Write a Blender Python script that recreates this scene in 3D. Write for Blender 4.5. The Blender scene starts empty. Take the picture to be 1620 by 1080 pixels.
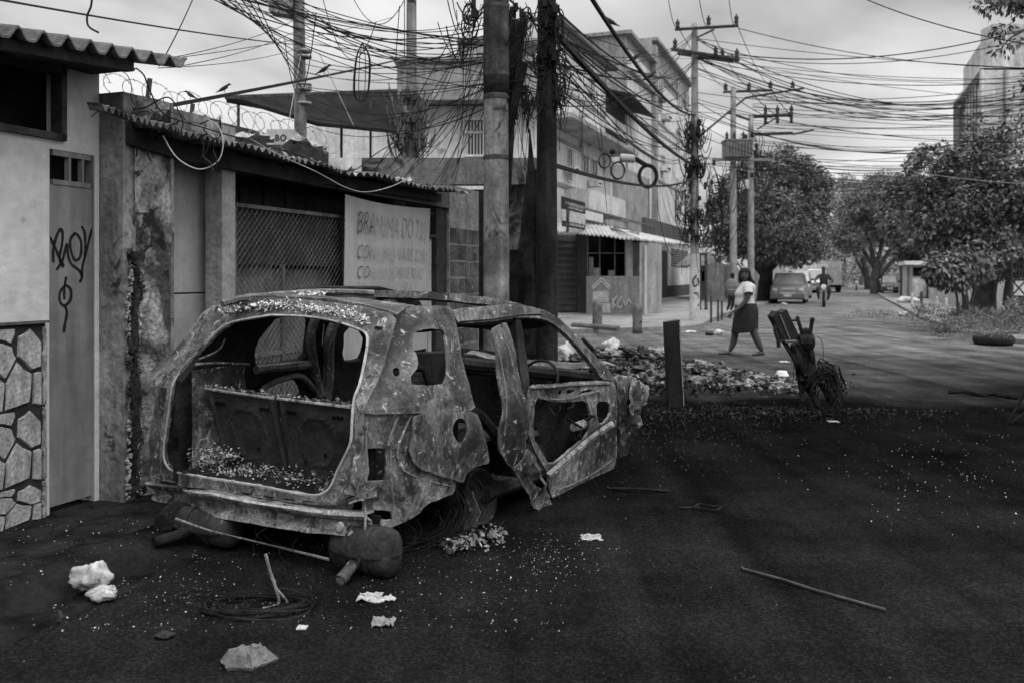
import bpy, math, random
from math import sin, cos, pi, radians, sqrt, atan2
from mathutils import Vector, Matrix, noise as mn
from mathutils.geometry import delaunay_2d_cdt
import numpy as np
random.seed(7); RNG = np.random.default_rng(7)
scene = bpy.context.scene; COL = scene.collection
# ------------------------------------------------------------ camera
FPX, HY, CX, EYE = 1400.0, 435.0, 810.0, 1.55
cam = bpy.data.objects.new('camera', bpy.data.cameras.new('camera')); COL.objects.link(cam)
cam.location = (0, 0, EYE); cam.rotation_euler = (radians(90), 0, 0)
cam.data.sensor_width = 36; cam.data.lens = 36 * FPX / 1620
cam.data.shift_y = -(540 - HY) / 1620
cam.data.clip_start = .05; cam.data.clip_end = 3000
cam.data.dof.use_dof = True; cam.data.dof.focus_distance = 5.4; cam.data.dof.aperture_fstop = 3.2
scene.camera = cam
# ------------------------------------------------------------ sky and light: dull overcast day
SUN_EL, SUN_AZ = radians(58), radians(150)
w = bpy.data.worlds.new('World'); scene.world = w; w.use_nodes = True
nt = w.node_tree; N = nt.nodes; L = nt.links
bg = N['Background']
sky = N.new('ShaderNodeTexSky'); sky.sky_type = 'NISHITA'; sky.sun_disc = False
sky.sun_elevation = SUN_EL; sky.sun_rotation = SUN_AZ; sky.dust_density = 6; sky.air_density = 1.5
bw = N.new('ShaderNodeRGBToBW'); L.new(sky.outputs[0], bw.inputs[0])
tc = N.new('ShaderNodeTexCoord'); sep = N.new('ShaderNodeSeparateXYZ'); L.new(tc.outputs['Generated'], sep.inputs[0])
def wm(op, a, b=None, c=None):
    m = N.new('ShaderNodeMath'); m.operation = op
    for i, v in enumerate((a, b, c)):
        if v is None: continue
        if isinstance(v, (int, float)): m.inputs[i].default_value = v
        else: L.new(v, m.inputs[i])
    return m.outputs[0]
zz = wm('MAXIMUM', sep.outputs[2], 0.0); zz = wm('ADD', zz, .14)       # cloud deck seen in perspective
cmb = N.new('ShaderNodeCombineXYZ')
L.new(wm('DIVIDE', sep.outputs[0], zz), cmb.inputs[0]); L.new(wm('DIVIDE', sep.outputs[1], zz), cmb.inputs[1])
nz = N.new('ShaderNodeTexNoise'); nz.inputs['Scale'].default_value = .85; nz.inputs['Detail'].default_value = 7; nz.inputs['Roughness'].default_value = .48
nz.inputs['Distortion'].default_value = .3
L.new(cmb.outputs[0], nz.inputs['Vector'])
rp = N.new('ShaderNodeValToRGB'); e = rp.color_ramp.elements
e[0].position = .36; e[0].color = (.56, .56, .56, 1); e[1].position = .60; e[1].color = (1.22, 1.22, 1.22, 1)
L.new(nz.outputs['Fac'], rp.inputs[0])
# the cloud layer evens out the clear sky below it
ev = wm('ADD', wm('MULTIPLY', bw.outputs[0], .35), 3.9)
# an overcast sky is brightest overhead
el = wm('SMOOTH_MIN', wm('MULTIPLY', wm('MAXIMUM', wm('SUBTRACT', sep.outputs[2], .30), 0.0), 2.6), 1.25, .1)
L.new(wm('MULTIPLY', wm('MULTIPLY', ev, rp.outputs[0]), wm('ADD', el, 1.0)), bg.inputs['Color']); bg.inputs['Strength'].default_value = .115
sun = bpy.data.objects.new('sun', bpy.data.lights.new('sun', 'SUN')); COL.objects.link(sun)
sun.data.energy = 1.0; sun.data.angle = radians(24); sun.data.color = (1, 1, 1)
sun.rotation_euler = (radians(90) - SUN_EL, 0, radians(155))
scene.view_settings.view_transform = 'Standard'; scene.view_settings.look = 'None'
scene.view_settings.exposure = .45; scene.view_settings.gamma = 1
scene.cycles.max_bounces = 6; scene.cycles.diffuse_bounces = 3
# ------------------------------------------------------------ pixel <-> world
def P(px, py, Y): return Vector(((px - CX) / FPX * Y, Y, EYE - (py - HY) / FPX * Y))
def G(px, py, z=0.0): return P(px, py, (EYE - z) * FPX / (py - HY))
YAW = math.atan2(520, FPX); U = Vector((sin(YAW), cos(YAW), 0)); NV = Vector((cos(YAW), -sin(YAW), 0))
A0 = Vector((-2.733, 5.205, 0))
def PT(t, n, z=0.0): v = A0 + U * t + NV * n; return Vector((v.x, v.y, z))
def TP(px, n):
    a = (px - CX) / FPX
    return (a * (A0.y + n * NV.y) - A0.x - n * NV.x) / (U.x - a * U.y)
def ZP(px, py, n):
    Y = PT(TP(px, n), n).y; return EYE - (py - HY) / FPX * Y
def SP(px, py, n): t = TP(px, n); return PT(t, n, ZP(px, py, n))
# ------------------------------------------------------------ mesh helper
class MB:
    def __init__(s): s.v = []; s.f = []
    def add(s, vs, fs):
        b = len(s.v); s.v += [tuple(v) for v in vs]; s.f += [tuple(i + b for i in f) for f in fs]; return s
    def hexa(s, c):   # 8 corners: bottom 4 then top 4
        return s.add(c, [(0, 3, 2, 1), (4, 5, 6, 7), (0, 1, 5, 4), (1, 2, 6, 5), (2, 3, 7, 6), (3, 0, 4, 7)])
    def box(s, c, d, m=None):
        c = Vector(c); r = []
        for z in (-1, 1):
            for x, y in ((-1, -1), (1, -1), (1, 1), (-1, 1)):
                v = Vector((x * d[0] / 2, y * d[1] / 2, z * d[2] / 2)); r.append(c + (m @ v if m else v))
        return s.hexa(r)
    def tn(s, t0, t1, n0, n1, z0, z1):
        if t1 < t0: t0, t1 = t1, t0
        if n1 < n0: n0, n1 = n1, n0
        return s.hexa([PT(t0, n0, z0), PT(t0, n1, z0), PT(t1, n1, z0), PT(t1, n0, z0), PT(t0, n0, z1), PT(t0, n1, z1), PT(t1, n1, z1), PT(t1, n0, z1)][0:8])
    def tube(s, pts, r, seg=6, cap=True):
        pts = [Vector(p) for p in pts]; n = len(pts); rs = r if isinstance(r, (list, tuple)) else [r] * n
        vs = []; up = Vector((0, 0, 1)); prev = None
        for i, p in enumerate(pts):
            d = (pts[min(i + 1, n - 1)] - pts[max(i - 1, 0)])
            d = d.normalized() if d.length > 1e-9 else Vector((0, 0, 1))
            if prev is None: a = d.orthogonal().normalized()
            else:
                a = prev - d * prev.dot(d); a = a.normalized() if a.length > 1e-6 else d.orthogonal().normalized()
            prev = a; b = d.cross(a)
            for k in range(seg):
                q = 2 * pi * k / seg; vs.append(p + (a * cos(q) + b * sin(q)) * rs[i])
        fs = [(i * seg + k, i * seg + (k + 1) % seg, (i + 1) * seg + (k + 1) % seg, (i + 1) * seg + k) for i in range(n - 1) for k in range(seg)]
        if cap: fs += [tuple(range(seg))[::-1], tuple((n - 1) * seg + k for k in range(seg))]
        return s.add(vs, fs)
    def rings(s, rings, closed=True, cap=True):
        k = len(rings[0]); vs = [v for r in rings for v in r]; fs = []
        for i in range(len(rings) - 1):
            for j in range(k if closed else k - 1):
                fs.append((i * k + j, i * k + (j + 1) % k, (i + 1) * k + (j + 1) % k, (i + 1) * k + j))
        if cap: fs += [tuple(range(k))[::-1], tuple((len(rings) - 1) * k + j for j in range(k))]
        return s.add(vs, fs)
    def lathe(s, c, prof, seg=16, ax=None):   # prof: (r, height) along axis
        c = Vector(c); ax = Vector(ax or (0, 0, 1)).normalized(); a = ax.orthogonal().normalized(); b = ax.cross(a)
        return s.rings([[c + ax * h + (a * cos(2 * pi * k / seg) + b * sin(2 * pi * k / seg)) * r for k in range(seg)] for r, h in prof])
    def ball(s, c, r, seg=10, rng=6, sc=(1, 1, 1), jit=0):
        c = Vector(c); vs = []; fs = []
        for i in range(rng + 1):
            a = pi * i / rng
            for k in range(seg):
                b = 2 * pi * k / seg; d = Vector((sin(a) * cos(b) * sc[0], sin(a) * sin(b) * sc[1], cos(a) * sc[2]))
                rr = r * (1 + (jit * mn.noise(d * 2.3 + c * 3) if jit else 0)); vs.append(c + d * rr)
        for i in range(rng):
            for k in range(seg): fs.append((i * seg + k, (i + 1) * seg + k, (i + 1) * seg + (k + 1) % seg, i * seg + (k + 1) % seg))
        return s.add(vs, fs)
    def poly(s, pts, off):   # prism: polygon swept by vector
        n = len(pts); off = Vector(off); pts = [Vector(p) for p in pts]
        return s.add(pts + [p + off for p in pts], [tuple(range(n))[::-1], tuple(range(n, 2 * n))] + [(i, (i + 1) % n, n + (i + 1) % n, n + i) for i in range(n)])
def tag(o, label=None, cat=None, group=None, kind=None):
    if label: o['label'] = label
    if cat: o['category'] = cat
    if group: o['group'] = group
    if kind: o['kind'] = kind
    return o
def obj(name, mb, mat=None, parent=None, smooth=False, label=None, cat=None, group=None, kind=None):
    me = bpy.data.meshes.new(name); me.from_pydata(mb.v, [], mb.f); me.update()
    if mat: me.materials.append(mat)
    if smooth:
        for p in me.polygons: p.use_smooth = True
    o = bpy.data.objects.new(name, me); COL.objects.link(o)
    if parent:
        o.parent = parent
        if parent.get('worldbuilt'): o.location = -parent.location
    return tag(o, label, cat, group, kind)
def thing(name, loc, label, cat, group=None, rz=0, world=True):
    o = bpy.data.objects.new(name, None); COL.objects.link(o); o.empty_display_size = .2
    o.location = loc; o.rotation_euler = (0, 0, rz)
    if world: o['worldbuilt'] = 1
    return tag(o, label, cat, group)
def kids(o): return [c for c in COL.objects if c.parent == o]
def copytree(o, parent=None, loc=None, rz=None, label=None):
    c = o.copy(); COL.objects.link(c); c.parent = parent
    if loc is not None: c.location = loc
    if rz is not None: c.rotation_euler = (0, 0, rz)
    if label: c['label'] = label
    for k in kids(o): copytree(k, c)
    return c
# ------------------------------------------------------------ materials (all grey: the place is shown in black and white)
MATS = {}
def mat(name, c0, c1=None, scale=2.0, rough=.9, bump=.25, bscale=30, streak=0, spot=None, metal=0, lo=.35, hi=.65, detail=9, fine=.25, spec=.14, vor=None):
    if name in MATS: return MATS[name]
    c1 = c0 if c1 is None else c1
    m = bpy.data.materials.new(name); m.use_nodes = True; nt = m.node_tree; N = nt.nodes; L = nt.links; b = N['Principled BSDF']
    geo = N.new('ShaderNodeNewGeometry'); vec = geo.outputs['Position']
    def mth(op, a, b_=None):
        q = N.new('ShaderNodeMath'); q.operation = op
        for i, v in enumerate((a, b_)):
            if v is None: continue
            if isinstance(v, (int, float)): q.inputs[i].default_value = v
            else: L.new(v, q.inputs[i])
        return q.outputs[0]
    def mapr(v, a, b_, c, d):
        q = N.new('ShaderNodeMapRange'); L.new(v, q.inputs[0])
        for i, x in enumerate((a, b_, c, d)): q.inputs[i + 1].default_value = x
        return q.outputs[0]
    def nse(sc, det=detail, r=.6, v=vec, dist=0):
        q = N.new('ShaderNodeTexNoise'); L.new(v, q.inputs['Vector']); q.inputs['Scale'].default_value = sc; q.inputs['Detail'].default_value = det
        q.inputs['Roughness'].default_value = r; q.inputs['Distortion'].default_value = dist; return q.outputs['Fac']
    val = mapr(nse(scale, dist=.4), lo, hi, c0, c1)
    if streak:
        mp = N.new('ShaderNodeMapping'); mp.inputs['Scale'].default_value = (1, 1, .07); L.new(vec, mp.inputs[0])
        st = mapr(nse(scale * 6, 6, v=mp.outputs[0]), .35, .7, 1 - streak, 1 + streak * .6); val = mth('MULTIPLY', val, st)
    if fine: val = mth('MULTIPLY', val, mapr(nse(scale * 11, 6), .3, .7, 1 - fine, 1 + fine))
    if spot:
        sv, thr, ssc = spot[:3]; soft = spot[3] if len(spot) > 3 else .04
        k = mapr(nse(ssc, 8, .65, dist=.6), thr, thr + soft, 0, 1)
        mx = N.new('ShaderNodeMix'); mx.data_type = 'FLOAT'; L.new(k, mx.inputs[0]); L.new(val, mx.inputs[2]); mx.inputs[3].default_value = sv; val = mx.outputs[0]
    L.new(val, b.inputs['Base Color']); b.inputs['Roughness'].default_value = rough; b.inputs['Metallic'].default_value = metal
    b.inputs['Specular IOR Level'].default_value = spec
    if bump:
        bp = N.new('ShaderNodeBump'); bp.inputs['Strength'].default_value = bump; bp.inputs['Distance'].default_value = .02
        L.new(nse(bscale, 6), bp.inputs['Height']); L.new(bp.outputs[0], b.inputs['Normal'])
    MATS[name] = m; m['val'] = 1
    return m
plaster = mat('pale_plaster', .44, .60, 1.2, bump=.5, bscale=14, fine=.12, spot=(.2, .66, 3.1, .1))
concrete_old = mat('old_concrete', .13, .30, 1.9, bump=.8, bscale=18, fine=.35, streak=.4, spot=(.03, .60, 3.2, .05))
concrete = mat('concrete', .22, .36, 2, bump=.5, fine=.25)
pole_mat = mat('pole_concrete', .10, .28, 2.2, bump=.6, bscale=25, streak=.35, fine=.25, spot=(.03, .585, 2.4, .07))
pole_far = mat('pole_concrete_pale', .2, .34, 3, bump=.2, streak=.2)
char = mat('char', .006, .025, 5, bump=.8, bscale=40, spec=.05)
char_pole = mat('charred_concrete', .008, .035, 2.0, bump=.6, bscale=25, streak=.4, spot=(.15, .70, 6, .06))
black = mat('black_rubber', .015, .03, 6, bump=.1)
cable = mat('cable_sheath', .012, .03, 6, bump=0, fine=0)
pale_cable = mat('pale_cable', .25, .4, 3, bump=0)
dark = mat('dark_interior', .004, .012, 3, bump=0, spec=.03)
wood = mat('weathered_wood', .10, .2, 3, bump=.5, streak=.4)
def burnt_mat(name, stops, scale, fine, pale, rough=.62, metal=.1, streak=(1, 1, .6)):
    m = bpy.data.materials.new(name); m.use_nodes = True; nt = m.node_tree; N = nt.nodes; L = nt.links; b = N['Principled BSDF']; g_ = N.new('ShaderNodeNewGeometry')
    mp = N.new('ShaderNodeMapping'); mp.inputs['Scale'].default_value = streak; L.new(g_.outputs['Position'], mp.inputs[0])
    def nse(sc, v, det=12, r=.68, dist=.0):
        q = N.new('ShaderNodeTexNoise'); L.new(v, q.inputs['Vector']); q.inputs['Scale'].default_value = sc; q.inputs['Detail'].default_value = det; q.inputs['Roughness'].default_value = r + .05; q.inputs['Distortion'].default_value = dist; return q.outputs['Fac']
    def ramp(v, st):
        r = N.new('ShaderNodeValToRGB'); L.new(v, r.inputs[0]); cr = r.color_ramp
        while len(cr.elements) < len(st): cr.elements.new(.5)
        for e, (p, c) in zip(cr.elements, st): e.position = p; e.color = (c, c, c, 1)
        return r.outputs[0]
    def mth(op, a, b_):
        q = N.new('ShaderNodeMath'); q.operation = op
        for i, v in enumerate((a, b_)):
            if isinstance(v, (int, float)): q.inputs[i].default_value = v
            else: L.new(v, q.inputs[i])
        return q.outputs[0]
    def mix(f, a, b_):
        q = N.new('ShaderNodeMix'); q.data_type = 'FLOAT'; L.new(f, q.inputs[0]); L.new(a, q.inputs[2])
        if isinstance(b_, (int, float)): q.inputs[3].default_value = b_
        else: L.new(b_, q.inputs[3])
        return q.outputs[0]
    v = ramp(nse(scale, mp.outputs[0], dist=.5), stops)
    v = mth('MULTIPLY', v, ramp(nse(1.3, g_.outputs['Position'], 4, .5), [(.38, .22), (.64, 2.0)]))
    v = mth('MULTIPLY', v, ramp(nse(55, g_.outputs['Position'], 5), [(.3, .45), (.5, .85), (.68, 1.9)]))
    v = mix(ramp(nse(fine, g_.outputs['Position'], 10, .72, .8), [(.57, 0), (.60, .9)]), v, pale)            # flaked ash patches with hard edges
    v = mix(ramp(g_.outputs['Pointiness'], [(.54, 0), (.62, .28)]), v, pale)                                  # bare edges
    v = mix(ramp(nse(fine * .8, mp.outputs[0], 10, .7, .3), [(.40, .9), (.45, 0)]), v, .012)                  # soot
    L.new(v, b.inputs['Base Color']); b.inputs['Roughness'].default_value = rough; b.inputs['Metallic'].default_value = metal; b.inputs['Specular IOR Level'].default_value = .5
    bp = N.new('ShaderNodeBump'); bp.inputs['Strength'].default_value = .7; bp.inputs['Distance'].default_value = .012; L.new(mth('ADD', nse(28, g_.outputs['Position'], 8), mth('MULTIPLY', v, 1.5)), bp.inputs['Height']); L.new(bp.outputs[0], b.inputs['Normal'])
    MATS[name] = m; return m
burnt = burnt_mat('burnt_steel', [(.32, .006), (.44, .018), (.49, .06), (.52, .04), (.57, .11), (.62, .10), (.70, .24)], 5, 15, .45)
burnt_pale = burnt_mat('ash_coated_steel', [(.30, .010), (.42, .035), (.48, .13), (.51, .09), (.56, .24), (.61, .18), (.69, .42)], 6.5, 17, .55)
_old = mat('burnt_steel_unused', .025, .14, 3.4, rough=.62, bump=.55, bscale=38, lo=.36, hi=.64, fine=.6, spot=(.36, .60, 5.5, .06), spec=.5, metal=.15)
_old = mat('ash_coated_unused', .09, .34, 6, rough=.7, bump=.6, bscale=60, lo=.38, hi=.62, fine=.6, spot=(.03, .58, 8, .05), spec=.5)
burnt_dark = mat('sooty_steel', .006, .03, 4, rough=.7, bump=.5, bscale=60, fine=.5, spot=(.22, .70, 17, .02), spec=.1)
ash = mat('ash', .05, .5, 14, bump=.8, bscale=50, fine=.6)
rust_dark = mat('rusted_iron', .03, .09, 7, bump=.5, bscale=60)
paper = mat('dirty_paper', .26, .5, 9, bump=.5, spot=(.09, .56, 14, .08))
whitepl = mat('white_plastic', .6, .72, 6, bump=.1)
tin = mat('grey_sheet_metal', .1, .2, 2.5, rough=.6, bump=.2, streak=.35, spot=(.05, .68, 4, .05))
# ------------------------------------------------------------ ground
def road_material():
    m = bpy.data.materials.new('road_asphalt'); m.use_nodes = True; nt = m.node_tree; N = nt.nodes; L = nt.links; b = N['Principled BSDF']
    geo = N.new('ShaderNodeNewGeometry'); sp = N.new('ShaderNodeSeparateXYZ'); L.new(geo.outputs['Position'], sp.inputs[0])
    def mth(op, a, b_=None):
        q = N.new('ShaderNodeMath'); q.operation = op
        for i, v in enumerate((a, b_)):
            if v is None: continue
            if isinstance(v, (int, float)): q.inputs[i].default_value = v
            else: L.new(v, q.inputs[i])
        return q.outputs[0]
    def mapr(v, a, b_, c, d):
        q = N.new('ShaderNodeMapRange'); L.new(v, q.inputs[0])
        for i, x in enumerate((a, b_, c, d)): q.inputs[i + 1].default_value = x
        return q.outputs[0]
    def nse(sc, det=8, r=.6, v=None, dist=0):
        q = N.new('ShaderNodeTexNoise'); L.new(v or geo.outputs['Position'], q.inputs['Vector']); q.inputs['Scale'].default_value = sc
        q.inputs['Detail'].default_value = det; q.inputs['Roughness'].default_value = r; q.inputs['Distortion'].default_value = dist; return q.outputs['Fac']
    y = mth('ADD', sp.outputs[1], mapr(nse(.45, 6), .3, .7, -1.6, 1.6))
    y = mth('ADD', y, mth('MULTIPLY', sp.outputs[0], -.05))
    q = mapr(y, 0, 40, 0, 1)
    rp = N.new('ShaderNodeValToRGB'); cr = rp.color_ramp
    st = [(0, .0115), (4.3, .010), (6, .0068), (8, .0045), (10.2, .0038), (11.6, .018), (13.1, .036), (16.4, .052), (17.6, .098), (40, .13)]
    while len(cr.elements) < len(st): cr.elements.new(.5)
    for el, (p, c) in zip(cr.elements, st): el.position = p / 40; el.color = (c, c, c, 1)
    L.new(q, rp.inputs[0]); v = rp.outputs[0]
    v = mth('MULTIPLY', v, mapr(nse(1.1, 8, .65), .3, .7, .5, 1.55))
    mp = N.new('ShaderNodeMapping'); mp.vector_type = 'POINT'; mp.inputs['Rotation'].default_value = (0, 0, YAW); mp.inputs['Scale'].default_value = (1.9, .06, 1)
    L.new(geo.outputs['Position'], mp.inputs[0])
    v = mth('MULTIPLY', v, mapr(nse(1.2, 5, v=mp.outputs[0]), .3, .7, .62, 1.5))
    mp2 = N.new('ShaderNodeMapping'); mp2.inputs['Scale'].default_value = (.12, 2.0, 1); L.new(geo.outputs['Position'], mp2.inputs[0])
    v = mth('MULTIPLY', v, mapr(nse(.8, 5, v=mp2.outputs[0]), .3, .7, .82, 1.2))
    vo = N.new('ShaderNodeTexVoronoi'); vo.inputs['Scale'].default_value = 95; L.new(geo.outputs['Position'], vo.inputs['Vector'])
    sc_ = N.new('ShaderNodeSeparateColor'); L.new(vo.outputs['Color'], sc_.inputs[0])
    speck = mapr(sc_.outputs[0], .45, 1.0, .78, 1.75); v = mth('MULTIPLY', v, speck)
    # worn paler gravelly patches in the foreground
    v = mth('ADD', v, mth('MULTIPLY', mapr(nse(.55, 4, .5, dist=.5), .50, .68, 0, .004), mapr(sc_.outputs[1], .5, 1, .2, 1.8)))
    L.new(v, b.inputs['Base Color']); b.inputs['Roughness'].default_value = 1; b.inputs['Specular IOR Level'].default_value = .0
    bp = N.new('ShaderNodeBump'); bp.inputs['Strength'].default_value = .5; bp.inputs['Distance'].default_value = .01
    L.new(mth('ADD', nse(60, 4), mth('MULTIPLY', vo.outputs['Distance'], -.9)), bp.inputs['Height']); L.new(bp.outputs[0], b.inputs['Normal'])
    return m
g = MB(); xs = [-900, -60, -20, -10, -5, 0, 5, 10, 20, 60, 900]; ys = [-300, -10, 0, 5, 10, 15, 25, 60, 200, 1500]
g.v = [(x, y, 0) for y in ys for x in xs]; g.f = [(j * 11 + i, j * 11 + i + 1, (j + 1) * 11 + i + 1, (j + 1) * 11 + i) for j in range(9) for i in range(10)]
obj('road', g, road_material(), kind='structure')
def slab(name, poly, z, matr, jag=0):
    pts = []
    for a, c in zip(poly, poly[1:] + poly[:1]):
        a = Vector(a); c = Vector(c); n = max(1, int((c - a).length / .5)) if jag else 1
        for i in range(n):
            p = a.lerp(c, i / n); k = jag * mn.noise(p * 1.7); pts.append(Vector((p.x + k, p.y + k * .4, 0)))
    mb = MB(); mb.poly([(p.x, p.y, -.05) for p in pts], (0, 0, z + .05)); return obj(name, mb, matr, kind='structure')
def flagstone_mat(name, c0, c1, grout, scale, gw, pos='Position'):
    m = mat(name + '_b', c0, c1, 5, bump=.5, bscale=12, streak=0); m = m.copy(); m.name = name; nt = m.node_tree; N = nt.nodes; L = nt.links; b = N['Principled BSDF']
    src = b.inputs['Base Color'].links[0].from_socket; geo = N.new('ShaderNodeNewGeometry')
    vo = N.new('ShaderNodeTexVoronoi'); vo.feature = 'DISTANCE_TO_EDGE'; vo.inputs['Scale'].default_value = scale; vo.inputs['Randomness'].default_value = .9
    nz = N.new('ShaderNodeTexNoise'); nz.inputs['Scale'].default_value = 5; L.new(geo.outputs['Position'], nz.inputs['Vector'])
    va = N.new('ShaderNodeVectorMath'); va.operation = 'MULTIPLY_ADD'; L.new(nz.outputs['Color'], va.inputs[0]); va.inputs[1].default_value = (.12, .12, .12); L.new(geo.outputs['Position'], va.inputs[2])
    L.new(va.outputs[0], vo.inputs['Vector'])
    mr = N.new('ShaderNodeMapRange'); L.new(vo.outputs['Distance'], mr.inputs[0]); mr.inputs[1].default_value = gw; mr.inputs[2].default_value = gw * 1.6
    mx = N.new('ShaderNodeMix'); mx.data_type = 'FLOAT'; L.new(mr.outputs[0], mx.inputs[0]); mx.inputs[2].default_value = grout; L.new(src, mx.inputs[3])
    L.new(mx.outputs[0], b.inputs['Base Color']); b.inputs['Specular IOR Level'].default_value = .04
    bp = b.inputs['Normal'].links[0].from_node; b2 = N.new('ShaderNodeBump'); b2.inputs['Strength'].default_value = .8; b2.inputs['Distance'].default_value = .02
    L.new(mr.outputs[0], b2.inputs['Height']); L.new(bp.outputs[0], b2.inputs['Normal']); L.new(b2.outputs[0], b.inputs['Normal']); return m
side_mat = flagstone_mat('sooty_flagstones', .006, .026, .007, 4.6, .008)
slab('pavement', [PT(-6, -.3), PT(-6, .70), PT(9.2, .70), PT(9.6, .2), PT(9.6, -.3)], .10, side_mat, .05)
kb = MB(); NT, NN = 150, 9      # worn kerb buried under soot and dirt
for a_ in range(NT + 1):
    for b_ in range(NN + 1):
        t = -6 + a_ * 15.3 / NT; f = b_ / NN; p = PT(t, .64 + .46 * f, 0); nz_ = mn.fractal(p * 2.3, 1, 2, 4); k = min(1, max(0, (f - .12 + .10 * nz_) / (.45 + .25 * mn.noise(p * .9)))); k = k * k * (3 - 2 * k)
        kb.v.append((p.x, p.y, .106 - .104 * k + .008 * mn.fractal(p * 9, 1, 2, 3) * (1 - k * .8)))
kb.f = [(a_ * (NN + 1) + b_, (a_ + 1) * (NN + 1) + b_, (a_ + 1) * (NN + 1) + b_ + 1, a_ * (NN + 1) + b_ + 1) for a_ in range(NT) for b_ in range(NN)]
obj('kerb', kb, mat('sooty_kerb', .004, .022, 3, bump=.8, bscale=30, spec=.0, spot=(.04, .62, 5, .08)), kind='structure', smooth=True)
far_side = mat('far_pavement', .16, .30, .7, bump=.3, spot=(.09, .6, 1.5, .15))
FZ = .12
def GF(px, py): return G(px, py, FZ)
fp = [GF(x, y) for x, y in ((560, 523), (770, 523), (900, 521), (1010, 518), (1080, 516), (1112, 512), (1126, 503), (1150, 494), (1200, 482), (1232, 472), (1262, 460), (1292, 449))]
fb = [PT(170, -6.1), PT(20, -6.1)]
slab('far_pavement', fp + fb[:1] + [PT(29, -6.0), PT(29, -30)], FZ, far_side, .12)
# right-hand pavement beside the avenue
rp_ = [G(x, y) for x, y in ((1700, 552), (1580, 540), (1500, 520), (1455, 505), (1425, 487), (1400, 474), (1383, 462), (1368, 452))]
slab('right_pavement', rp_ + [Vector((90, 160, 0)), Vector((90, 20, 0))], .10, mat('dusty_ground', .14, .28, .9, bump=.4, spot=(.06, .6, 1.2, .12)), .2)

# ------------------------------------------------------------ house at the left edge (pale plaster, stone-clad foot)
NH = -.12
tc_ = TP(157, NH)           # far corner of the house
h = thing('house', PT(0, -2, 0), 'pale plastered house at the left edge with stone cladding and a dark window', 'house')
tw1 = TP(82, NH); tw2 = TP(95, NH)
door_t0, door_t1 = TP(78, NH), TP(150, NH); door_z = ZP(82, 236, NH)
wz0, wz1 = 2.25, 2.80
wt1 = TP(93, NH); wz0 = ZP(93, 214, NH); wz1 = ZP(93, 116, NH)
mb = MB()
top = ZP(157, 112, NH) - .02
mb.tn(-4.5, wt1, NH - .2, NH, wz1, top); mb.tn(-4.5, door_t0, NH - .2, NH, 0, wz0)
mb.tn(door_t0, door_t1, NH - .2, NH, door_z, wz0); mb.tn(wt1, door_t1, NH - .2, NH, wz0, top); mb.tn(door_t1, tc_, NH - .2, NH, 0, top)
mb.tn(tc_ - .2, tc_, -4, NH - .2, 0, top)
obj('wall', mb, plaster, h)
mb = MB(); mb.tn(-4.5, wt1 + .015, NH - .14, NH - .10, wz0, wz1); wn = obj('window', mb, dark, h)
mb = MB()
for z0, z1 in ((wz1 - .01, wz1 + .03), (wz0 - .035, wz0 + .005)): mb.tn(-4.5, wt1 + .03, NH - .06, NH + .03, z0, z1)
mb.tn(wt1 - .005, wt1 + .035, NH - .06, NH + .03, wz0 - .035, wz1 + .03); mb.tn(wt1 - .62, wt1 - .6, NH - .09, NH - .06, wz0, wz1)
obj('frame', mb, rust_dark, wn)
# stone cladding: irregular crazy-paving pieces
scl = MB(); zt = ZP(40, 513, NH + .04); st0, st1 = -1.3, TP(75, NH + .04)
scl.tn(-3.4, st1, NH, NH + .022, 0, zt); so = obj('stone_cladding', scl, mat('dark_grout', .02, .04, 5), h)
sm = mat('crazy_stone', .24, .42, 5, bump=.5, bscale=12, fine=.45, streak=.25)
pm = MB(); R = random.Random(3)
def stones(t0, t1, z0, z1):
    # one moulded tile of six irregular stones, repeated as in the photograph
    T = [[(0, .06), (.26, 0), (.30, .34), (.05, .52), (-.0, .3)], [(.32, .0), (.78, .05), (.82, .42), (.52, .58), (.33, .34)], [(.84, .03), (1, .0), (1, .44), (.86, .42)],
         [(.06, .56), (.30, .38), (.50, .62), (.42, .78), (.12, .86), (0, .7)], [(.54, .64), (.82, .47), (1, .5), (1, .82), (.80, .98), (.56, .9)], [(0, .9), (.12, .89), (.42, .82), (.52, .94), (.5, 1), (0, 1)], [(.0, .35), (.04, .55), (0, .66)]]
    for p in T:
        c = (sum(a for a, _ in p) / len(p), sum(b for _, b in p) / len(p)); q = []
        for i in range(len(p)):
            a, b2 = p[i], p[(i + 1) % len(p)]
            for k in (0, .5):
                x = a[0] + (b2[0] - a[0]) * k; y = a[1] + (b2[1] - a[1]) * k
                x = c[0] + (x - c[0]) * .975; y = c[1] + (y - c[1]) * .98
                q.append(PT(t0 + (t1 - t0) * x + .012 * mn.noise(Vector((x * 9, y * 9, 1))), NH + .022, z0 + (z1 - z0) * y + .012 * mn.noise(Vector((x * 9, y * 9, 5)))))
        d = .012 + R.random() * .006; n = len(q); cc = sum(q, Vector()) / n
        top = [v.lerp(cc, .06) + NV * d for v in q]
        pm.add(q + top, [tuple(range(n, 2 * n))] + [(i, (i + 1) % n, n + (i + 1) % n, n + i) for i in range(n)])
zr = [.10, ZP(20, 771, NH + .04), ZP(20, 649, NH + .04), zt - .01]
for k in range(3):
    t = TP(69, NH + .04) ; stones(t + .004, st1, zr[k], zr[k + 1] - .01)
    while t > -1.4: stones(t - .36, t - .01, zr[k], zr[k + 1] - .012); t -= .37
obj('stone', pm, sm, so)
mb = MB(); mb.tn(-3.4, st1 + .01, NH, NH + .05, zt, zt + .015); obj('ledge', mb, mat('ledge', .06, .12, 4), h)
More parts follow.
